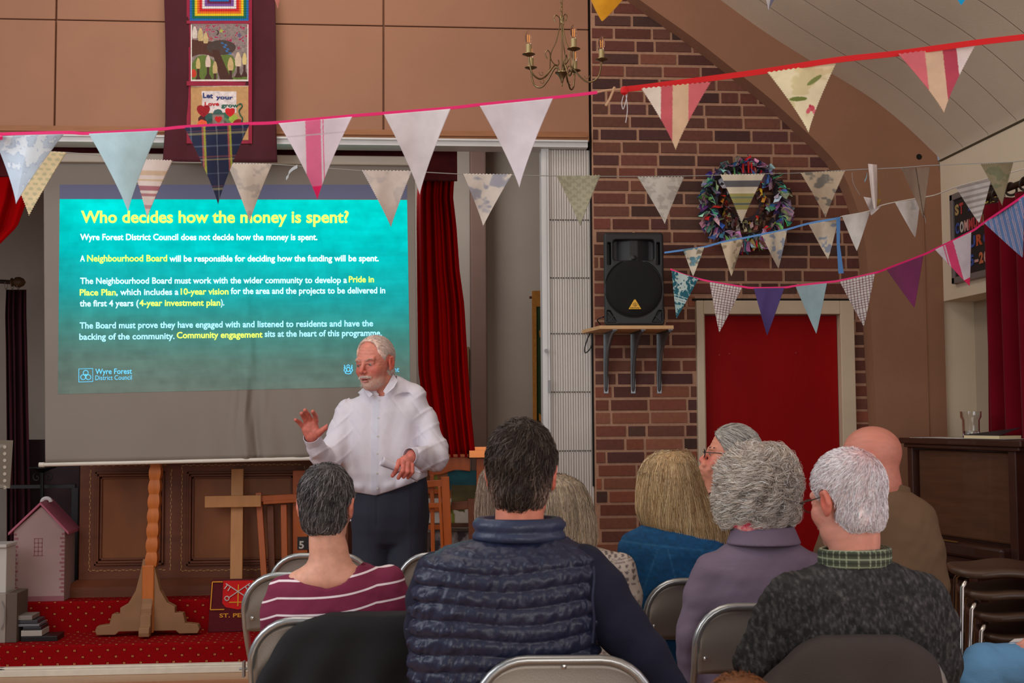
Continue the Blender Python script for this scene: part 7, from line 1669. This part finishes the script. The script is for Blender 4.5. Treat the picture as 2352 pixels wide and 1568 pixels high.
def baldman():
    F_ = Figure('person', 2025, 4.38, 'person with a bald head in an olive brown jumper beside the piano'); L = F_.L
    hc = L(1996, 1062, .01); hd = Head(F_, hc, -118, 4, 1.06, neck_to=L(2025, 1160, .02), neck_r=.066)
    hd.noears = False
    def folds(Q):
        return limb(Q, [(*hd.loc((0, .030, -.010)), .066), (*hd.loc((0, .034, -.07)), .064), (*L(2022, 1150, .02), .072)], .02)
    hd.build(M_skin, folds, .0038, skin_cols(hd, (200, 128, 108), (190, 90, 76)), drop=.14)
    T = Rings(F_, [(1112, 1975, 2060, .01, .06), (1128, 1950, 2090, .01, .085), (1150, 1925, 2112, .01, .105), (1190, 1905, 2135, .01, .12), (1260, 1900, 2148, .02, .13), (1400, 1905, 2150, .03, .14), (1640, 1905, 2150, .06, .14)], 2.3)
    arm = lambda Q: smin(limb(Q, [(*L(2108, 1190, 0), .062), (*L(2128, 1260, .0), .062), (*L(2138, 1350, .01), .058), (*L(2130, 1440, .08), .05), (*L(2080, 1480, .3), .042)], .02), limb(Q, [(*L(1930, 1190, 0), .06), (*L(1912, 1270, .0), .06), (*L(1910, 1370, .02), .055), (*L(1930, 1450, .25), .045)], .02), .005)
    F_.part('jumper', lambda Q: smin(T(Q), arm(Q), .035)+.0055*wr(Q, 15, 8)+.002*wr(Q, 45, 2), L(1855, 1640, 0)-np.array([.03, .17, 0]), L(2205, 1095, 0)+np.array([.03, .42, .02]), .007, mat('olive_brown_jersey', (110, 84, 60), .9, var=.06, bump=.3, bscale=400))
    cc = L(2035, 1116, .01)
    F_.part('jumper_collar', lambda Q: smax(np.abs((np.sqrt(((Q[:, 0]-cc[0])/.085)**2+((Q[:, 1]-.02)/.08)**2)-.93)*.08)-.008, np.abs(Q[:, 2]-cc[2]+.25*(Q[:, 0]-cc[0]))-.018, .01), cc-np.array([.12, .12, .06]), cc+np.array([.12, .14, .06]), .005, mat('olive_brown_jersey', (110, 84, 60), .9))
    lower_body(F_, M_dtr)
baldman()

def jeans():
    F_ = Figure('person', 2450, 3.9, 'person in faded blue jeans seated at the lower right edge with papers'); L = F_.L
    jm = mat('faded_denim', (84, 128, 162), .85, var=.18, vscale=5, bump=.4, bscale=260)
    def f(Q):
        d = ell(Q, (.34, .05, .54), (.19, .15, .12))
        d = smin(d, limb(Q, [(.40, .05, .52, .09), (.15, .02, .60, .088), (*L(2262, 1530, -.02), .070), (*L(2250, 1560, -.02), .068), (*L(2215, 1640, .05), .058), (*L(2190, 1760, .15), .048)], .02), .03)
        d = smin(d, limb(Q, [(.26, .1, .50, .088), (-.0, .42, .50, .068), (.0, .42, .28, .055), (.0, .40, .09, .045)], .02), .03)
        return d+.006*wr(Q, 22, 3)+.0045*(1-np.abs(np.sin(Q[:, 0]*38+Q[:, 2]*30+2*np.sin(Q[:, 1]*9))))**3-.002*wr(Q, 70, 8)
    F_.part('jeans', f, (-.42, -.15, .04), (.60, .55, .74), .009, jm)
    for c in ((.0, .46, .035), (*L(2186, 1800, .2)[:2], .10)): F_.part('shoe', lambda Q, c=c: ell(Q, c, (.05, .14, .05)), np.array(c)-.16, np.array(c)+.16, .012, mat('dark_leather', (34, 28, 26), .5))
    hc = np.array((.38, .06, 1.22)); hd = Head(F_, hc, 160, 0, 1.0, neck_to=(.38, .04, 1.07), neck_r=.058)
    hn = L(2352, 1484, -.03)
    def hnd(Q):
        d = limb(Q, [(*L(2410, 1500, .02), .032), (*L(2375, 1492, -.01), .034)], .01)
        for i in range(4): d = smin(d, limb(Q, [(*L(2372, 1482+9*i, -.02), .011), (*L(2350, 1478+9*i, -.035), .010), (*L(2336+4*i, 1481+9*i, -.02), .009)], .003), .006)
        return smin(d, limb(Q, [(*L(2385, 1476, -.02), .012), (*L(2358, 1468, -.03), .010)], .003), .006)
    o1, V1, F1 = F_.part('body', lambda Q: smin(hd.sdf(Q), hnd(Q), .02), (-.2, -.14, .60), (.54, .22, 1.36), .007, M_skin, lambda V: np.tile(np.array([(206, 140, 118)], float), (len(V), 1)))
    T = lambda Q: smin(limb(Q, [(.34, .06, .58, .15), (.37, .05, .85, .16), (.38, .05, 1.0, .12)], .05), smin(limb(Q, [(.22, .04, 1.0, .06), (.14, .0, .78, .055), (*L(2400, 1500, .02), .042)], .02), limb(Q, [(.54, .04, 1.0, .06), (.58, .0, .78, .055), (.48, .2, .66, .045)], .02), .02), .05)
    F_.part('shirt', T, (-.2, -.2, .45), (.72, .35, 1.12), .01, mat('grey_blue_shirt', (110, 120, 140), .9))
    hair(F_, short_hair_f(hd, .012), hc-np.array([.12, .14, .14]), hc+np.array([.12, .14, .15]), (90, 80, 74), [(120, 110, 100), (90, 80, 76)], radial_flow(hd), 800, .008, seed=91)
    mb = MB(); a = F_.o; M_ = bmat(F_.root)
    pts = [M_ @ Vector(L(*q, -.02)) for q in ((2314, 1479), (2420, 1470))]+[M_ @ Vector(L(*q, .10)) for q in ((2420, 1462), (2330, 1468))]
    mb.prism(pts, (0, 0, .002)); tag(mb.build('paper_sheet', mat('white_paper', (220, 214, 208), .8)), 'white sheet of paper held over the faded jeans', 'paper')
    q = P(2450, 950, 3.78); chair(2690, 3.80, 'grey folding chair of the person in faded jeans at the right edge')
jeans()

def small_head():
    F_ = Figure('person', 1700, 2.35, 'person with ginger brown hair just showing at the bottom edge'); L = F_.L
    hc = L(1700, 1545+146, .0); hd = Head(F_, hc, 180, 0, .86, neck_to=hc+np.array([0, 0, -.16]), neck_r=.045); hd.build(M_skin, None, .007, skin_cols(hd, (214, 160, 140)), drop=.12)
    hair(F_, short_hair_f(hd, .014, front=.8), hc-np.array([.12, .13, .14]), hc+np.array([.12, .14, .15]), (110, 66, 36), [(150, 92, 50), (120, 72, 40)], radial_flow(hd), 2600, .006, seed=95)
    F_.part('jumper', lambda Q: smin(ell(Q, hc+np.array([0, 0, -.34]), (.15, .10, .19)), ell(Q, hc+np.array([0, 0, -.22]), (.13, .07, .06)), .04), hc-np.array([.22, .16, .55]), hc+np.array([.22, .16, -.10]), .012, mat('grey_marl_knit', (110, 104, 106), .9))
    lower_body(F_, M_dtr, z=.34)
small_head()

# ================================================================== the speaker
def speaker():
    F_ = Figure('person', 868, 5.9, 'person with white hair and moustache speaking in a white shirt, hand raised'); L = F_.L; s = 5.9/FPX
    hc = L(861, 835, -.02); hd = Head(F_, hc, -28, 6, 1.02, roll=-3, neck_to=L(888, 915, .02), neck_r=.060, nose=1.04); hd.gaze = np.array((-.18, -1, -.10))
    def ex(q, C, g, ga):
        n_ = fbm(q[:, 0]*160, q[:, 2]*160, 7, 2)
        w_ = np.clip(1.2*np.exp(-((q[:, 1]+.06)/.05)**2-((q[:, 2]+.092)/.026)**2), 0, .75)*(.5+n_); C = C*(1-w_[:, None])+np.array((206, 176, 160), float)*w_[:, None]
        w_ = np.clip(1-np.abs(q[:, 2]-.055)/.05, 0, 1)*.3*(q[:, 1] < 0); C = C*(1-w_[:, None])+np.array((222, 150, 134), float)*w_[:, None]; return C
    def hands(Q):
        lm = lambda pts: limb(Q, [(*L(x, y, yy), r_) for x, y, yy, r_ in pts], .003)
        # raised right hand, palm to the room
        d = smin(ell(Q, L(713, 983, -.345), (.038, .018, .046)), lm([(703, 985, -.345, .016), (712, 1002, -.335, .020)]), .012)
        d = smin(d, lm([(721, 1003, -.335, .021), (727, 993, -.35, .018)]), .012)
        d = smin(d, lm([(716, 1004, -.33, .026), (720, 1018, -.31, .026), (735, 1040, -.25, .032)]), .014)
        d = smin(d, lm([(695, 979, -.35, .0105), (687, 969.5, -.365, .0095), (679, 964, -.395, .0080)]), .005)
        d = smin(d, lm([(703, 967, -.352, .0115), (697.5, 957, -.372, .0103), (692.5, 949.5, -.402, .0088)]), .005)
        d = smin(d, lm([(713, 963, -.352, .012), (707.5, 952, -.374, .0108), (700.5, 942, -.408, .0092)]), .005)
        d = smin(d, lm([(726, 967, -.35, .012), (724.5, 955, -.37, .0106), (718.5, 945, -.40, .0090)]), .005)
        d = smin(d, lm([(727, 999, -.345, .017), (741, 987.5, -.36, .0125), (755, 976.5, -.37, .0105)]), .008)
        # left hand over the rolled paper
        e = smin(ell(Q, L(932, 1062, -.30), (.034, .024, .034)), lm([(947, 1046, -.285, .026), (936, 1058, -.30, .024)]), .012)
        e = smin(e, lm([(975, 1046, -.22, .032), (948, 1045, -.28, .027)]), .012)
        e = smin(e, lm([(917, 1058, -.315, .0115), (911.5, 1074, -.335, .0105), (907.5, 1085, -.322, .0088)]), .005)
        e = smin(e, lm([(927, 1062, -.325, .0120), (925, 1081, -.345, .0108), (915, 1097, -.325, .0090)]), .005)
        e = smin(e, lm([(937, 1066, -.325, .0118), (936.5, 1083, -.342, .0106), (927, 1095, -.322, .0086)]), .005)
        e = smin(e, lm([(946.5, 1068, -.315, .0108), (947, 1084, -.330, .0096), (937, 1096.5, -.312, .0080)]), .005)
        e = smin(e, lm([(921, 1072, -.285, .0150), (908, 1083, -.30, .0115), (901.5, 1092, -.315, .0092)]), .006)
        return smin(d, e, .001)
    o, V, Fq = hd.build(M_skin, None, .0028, skin_cols(hd, (210, 132, 112), (196, 86, 74), ex), drop=.12)
    # hands joined into the same body mesh
    Va, Fa = nets(hands, L(668, 1062, -.2)-np.array([0, .24, .0]), L(765, 932, -.2)+np.array([0, .02, 0]), .0026); Vb, Fb = nets(hands, L(890, 1110, -.2)-np.array([0, .24, .0]), L(985, 1030, -.2)+np.array([0, .02, 0]), .0026)
    def hc_(V):
        n_ = fbm(V[:, 0]*90, V[:, 2]*90, 5)[:, None]; return np.clip(np.array([(200, 112, 96)], float)*(.86+.28*n_), 0, 255)
    bpy.data.objects.remove(o)
    VV = np.concatenate([V, Va, Vb]); FF = np.concatenate([Fq, Fa+len(V), Fb+len(V)+len(Va)]); CC = np.concatenate([skin_cols(hd, (210, 132, 112), (196, 86, 74), ex)(V), hc_(Va), hc_(Vb)])
    mk('body', VV, FF, M_skin, F_.root, local=True, smooth=True, cols=CC)
    # hair: thin on top, fuller at the sides, brushed back
    hf = short_hair_f(hd, .009, -.004, -.080, bald=-.0, side=0, front=.62)
    def hfb(Q):
        q = hd.can(Q); d = hf(Q); x, y, z = q[:, 0], q[:, 1], q[:, 2]
        fore = ell(q, (0, -.085, .062), (.066, .065, .058)); return smax(d, -fore*hd.s, .006)
    hair(F_, hfb, hc-np.array([.13, .13, .14]), hc+np.array([.13, .13, .15]), (224, 190, 174), [(250, 234, 224), (238, 216, 204), (255, 246, 240), (226, 202, 188)], radial_flow(hd, comb=(0, 1.0, -.45)), 9500, .0042, 7, .0055, (.0, .0022), .0005, seed=101, jitter=.12)
    # moustache, goatee stubble and brows as short threads
    def tuft(name, pts, n, ln, dirv, rad, col, spread):
        rng = np.random.default_rng(5); mb = MB()
        for i in range(n):
            t = rng.random(); k = int(t*(len(pts)-1)); u = t*(len(pts)-1)-k; c = np.array(pts[k])*(1-u)+np.array(pts[min(k+1, len(pts)-1)])*u+rng.normal(0, 1, 3)*np.array(spread)
            d = np.array(dirv)+np.array([np.sign(c[0])*.5*abs(c[0])/.02, 0, 0])+rng.normal(0, .25, 3); d /= np.linalg.norm(d); mb.tube([hd.loc(c), hd.loc(c+d*ln*.6+np.array([0, -.001, 0])), hd.loc(c+d*ln)], [rad, rad, rad*.4], 3, caps=False, col=tuple(np.clip(np.array(col)*rng.uniform(.85, 1.1), 0, 255)))
        mb.build(name, M_hair, F_.root, local=True, smooth=True, cols=True)
    tuft('moustache', [(-.030, -.092, -.058), (-.017, -.1025, -.0535), (0, -.1065, -.0515), (.017, -.1025, -.0535), (.030, -.092, -.058)], 520, .0070, (0, -.35, -1), .0006, (226, 206, 194), (.002, .0012, .0016))
    tuft('beard', [(-.032, -.082, -.088), (-.02, -.092, -.098), (0, -.0975, -.102), (.02, -.092, -.098), (.032, -.082, -.088)], 260, .0024, (0, -.15, -1), .0005, (222, 200, 186), (.006, .001, .006))
    for k in (-1, 1): tuft('eyebrow', [(k*.015, -.0965, .020), (k*.032, -.093, .026), (k*.047, -.082, .023)], 60, .007, (k*.9, -.3, .1), .0005, (206, 178, 160), (.001, .001, .002))
    # mouth interior
    mb = MB(); mb.tube([hd.loc((x, -.0985+abs(x)*.25, -.0692)) for x in np.linspace(-.014, .014, 7)], [.001, .0026, .0034, .0036, .0034, .0026, .001], 8); mb.build('mouth', mat('mouth_dark', (70, 26, 26), .5), F_.root, local=True)
    # shirt
    T = Rings(F_, [(902, 850, 915, .02, .05), (912, 820, 945, .02, .075), (925, 788, 968, .02, .095), (945, 776, 978, .015, .11), (985, 775, 968, .01, .125), (1040, 782, 966, .0, .14), (1085, 786, 975, -.01, .15), (1112, 796, 986, -.01, .145), (1130, 812, 984, .0, .135), (1140, 818, 983, .0, .12)], 2.3)
    shl = Rings(F_, [(860, 886, 906, .03, .045), (870, 868, 930, .03, .05), (882, 850, 955, .025, .06), (893, 832, 968, .02, .068), (905, 812, 974, .02, .078)], 2.2)
    def armR(Q): return limb(Q, [(*L(800, 945, .01), .052), (*L(783, 985, -.02), .054), (*L(768, 1030, -.08), .056), (*L(752, 1060, -.15), .056), (*L(738, 1046, -.22), .048), (*L(727, 1028, -.28), .040), (*L(722, 1016, -.305), .037)], .03)
    def armL(Q): return limb(Q, [(*L(955, 922, .01), .056), (*L(974, 965, -.0), .054), (*L(999, 1026, -.05), .056), (*L(998, 1050, -.12), .055), (*L(974, 1053, -.20), .048), (*L(958, 1048, -.25), .040), (*L(951, 1046, -.272), .037)], .03)
    px0 = L(868, 1000)[0]
    def folds(Q):
        x, z = Q[:, 0], Q[:, 2]; w1 = np.sin((x*62+3*np.sin(z*6+x*4)))*np.clip((z-1.05)/.1, .1, 1)*.0035; w2 = .004*wr(Q, 13, 5, (1.4, 1, .6)); ph = x*34+z*20+2.2*np.sin(z*9+x*5); w3 = .0055*(1-np.abs(np.sin(ph)))**3*(.4+.6*wr(Q, 9, 2)**2)-.0045*(1-np.abs(np.sin(x*26-z*34+2*np.sin(x*8))))**4*np.clip((np.abs(x-.04)-.12)/.06, 0, 1)-.003*wr(Q, 50, 3, (1.3, 1, .5))*.4
        return w1+w2+w3
    hx = [L(p_, 1120)[0] for p_ in (800, 822, 870, 905, 950, 990)]; hz = [L(0, p_)[2] for p_ in (1126, 1133, 1139, 1128, 1112, 1096)]
    def hemz(x): return np.interp(x, hx, hz)
    def waist(Q): return -.010*np.exp(-((Q[:, 2]-hemz(Q[:, 0])-.022)/.022)**2)*np.abs(np.sin(Q[:, 0]*42+2))
    def shirt(Q):
        b = smin(T(Q), shl(Q), .04); d = smin(smin(b, armR(Q), .035), armL(Q), .035)
        neck = smax(np.hypot(Q[:, 0]-L(884, 900)[0], Q[:, 1]-.0)-.058, -(Q[:, 2]-L(0, 915)[2]+.0), .005)
        wr1 = cap(Q, L(722, 1016, -.30), L(712, 992, -.37), .030, .036); wr2 = cap(Q, L(951, 1046, -.265), L(930, 1052, -.33), .030, .036)
        d = d+folds(Q)+waist(Q); 
        pk = np.exp(-((Q[:, 0]-px0)/.018)**8)*(Q[:, 1] < 0)*.0025; d = d-pk
        d = smax(d, -neck, .006); d = smax(d, hemz(Q[:, 0])-Q[:, 2], .006); d = smax(d, -wr1, .004); return smax(d, -wr2, .004)
    def scol(V):
        x, z, y = V[:, 0], V[:, 2], V[:, 1]; c = np.tile(np.array([(214, 208, 216)], float), (len(V), 1)); pl = (np.abs(x-px0) < .018) & (y < -.06); c[pl] = (207, 206, 217); return c
    F_.part('shirt', shirt, np.array([L(684, 1000, -.2)[0], -.40, L(0, 1140)[2]]), np.array([L(1045, 1000, 0)[0], .18, L(0, 858)[2]+.02]), .0048, mat('white_cotton_shirt', attr=True, rough=.85, bump=.25, bscale=400), scol)
    # collar leaves
    mc = mat('white_shirt_collar', (212, 208, 218), .85); cw = lambda x, y, yy: Vector(L(x, y, yy))
    mb = MB(); mb.tube([(L(884, 900)[0]+.066*math.cos(t), .0+.066*math.sin(t), L(0, 885)[2]+.018*math.sin(t)-.020*max(0, -math.sin(t))) for t in np.linspace(-.22*PI, 1.2*PI, 30)], .012, 8); auto(mb.build('collar_band', mc, F_.root, local=True), 70)
    for pts in ([(846, 896, -.066), (834, 893, -.056), (848, 913, -.094), (857, 905, -.088)], [(903, 858, .0), (914, 874, -.045), (905, 890, -.078), (886, 906, -.104), (880, 898, -.092), (893, 878, -.06)]):
        P_ = [Vector(L(*q)) for q in pts]; mb = MB(); mb.prism(P_, (0, -.003, 0)); mb.build('collar_leaf', mc, F_.root, local=True, bevel=.002)
    mb = MB(); P_ = [Vector(L(*q)) for q in ((838, 897, -.046), (848, 912, -.082), (846, 903, -.07), (851, 905, -.075))]; mb.prism([Vector(L(*q)) for q in ((836, 893, -.052), (851, 907, -.083), (848, 913, -.087))], (0, -.003, 0)); mb.build('collar_lining', mat('blue_lining', (110, 130, 176), .8), F_.root, local=True)
    for y in (920, 960, 1002, 1042, 1086, 1120):
        q = Vector(L(868, y)); mb = MB(); yy = -.14
        # find the shirt front
        ys = np.linspace(-.30, 0, 200); Q = np.stack([np.full(200, L(868.5, y, -.12)[0]), ys, np.full(200, L(868, y, -.12)[2])], 1).astype(np.float32); v = shirt(Q); k = int(np.argmax(v < 0)); mb.lathe([(.0055, .001), (.0052, -.0015), (.001, -.002)], (Q[k, 0], ys[k], Q[k, 2]), (0, 1, 0), 12); auto(mb.build('button', mat('pearl_button', (196, 190, 186), .3), F_.root, local=True))
    for pts, nm in (([L(722, 1017, -.305), L(717, 1005, -.335)], 'cuff'), ([L(951.5, 1046, -.27), L(944, 1047, -.292)], 'cuff')):
        a, b = Vector(pts[0]), Vector(pts[1]); ax = (b-a).normalized(); Ln = (b-a).length+.012; mb = MB(); mb.lathe([(.037, -.02), (.039, -.02), (.0395, Ln*.5), (.0385, Ln), (.0365, Ln), (.036, -.02)], a, ax, 28); auto(mb.build(nm, mc, F_.root, local=True), 60)
    # trousers, belt line, shoes
    TR = Rings(F_, [(1094, 850, 978, .0, .115), (1120, 830, 983, .0, .122), (1135, 816, 984, .0, .125), (1180, 806, 985, .01, .13), (1215, 815, 978, .015, .12), (1245, 840, 955, .01, .09), (1260, 870, 925, .01, .05)], 2.4); zt = L(0, 1094)[2]
    def tr(Q):
        d = TR(Q)
        for sg, xs in ((-1, (851, 853, 852, 852)), (1, (941, 936, 937, 936))):
            d = smin(d, limb(Q, [(*L(xs[0], 1190, .01), .089), (*L(xs[1], 1300, .0), .092), (*L(xs[2], 1430, .0), .068), (*L(xs[3], 1585, .01), .060)], .03), .02)
        d = d+.0035*wr(Q, 18, 3, (1.5, 1, .5))-.0022*np.exp(-((np.abs(Q[:, 0]-L(897, 1200)[0])-.10)/.004)**2)
        return d+.004*np.exp(-((Q[:, 0]-L(872, 1180)[0])/.004)**2)*(Q[:, 1] < 0)*(Q[:, 2] > L(0, 1215)[2])
    F_.part('trousers', tr, (L(795, 1200)[0], -.17, .06), (L(1000, 1200)[0], .17, zt+.012), .0065, mat('charcoal_trouser_cloth', (44, 46, 58), .9, bump=.3, bscale=400))
    for xs in (852, 936):
        q = L(xs, 1585, .0); F_.part('shoe', lambda Q, q=q: smax(smin(ell(Q, (q[0], -.06, .04), (.048, .14, .045)), ell(Q, (q[0], .02, .06), (.045, .07, .06)), .02), -(Q[:, 2]-.004), .004), (q[0]-.08, -.24, 0), (q[0]+.08, .14, .16), .01, mat('dark_leather', (34, 28, 26), .5))
    # rolled paper held in the left hand
    M_ = bmat(F_.root); a = Vector(L(876, 1058, -.345)); b = Vector(L(962, 1096, -.285)); ax = (b-a).normalized(); u = ax.cross(Vector((0, 0, 1))).normalized(); v = ax.cross(u); V = []; Fp = []; nt, nl = 46, 16
    for j in range(nl+1):
        t = j/nl
        for i in range(nt+1):
            th = 2*PI*1.35*i/nt+1.2; rad = (.0235-.006*i/nt)*(1-.25*math.sin(PI*t*.8))*(1 if t < .6 else 1+.35*(t-.6)); V.append(M_ @ (a+ax*(b-a).length*t+(u*math.cos(th)+v*math.sin(th))*rad))
    for j in range(nl):
        for i in range(nt): k = j*(nt+1)+i; Fp.append((k, k+1, k+nt+2, k+nt+1))
    tag(mk('rolled_paper', V, Fp, mat('white_paper_roll', (206, 198, 206), .8), smooth=True, solid=.0008), 'rolled white paper held in the hand of the standing speaker', 'paper')
speaker()
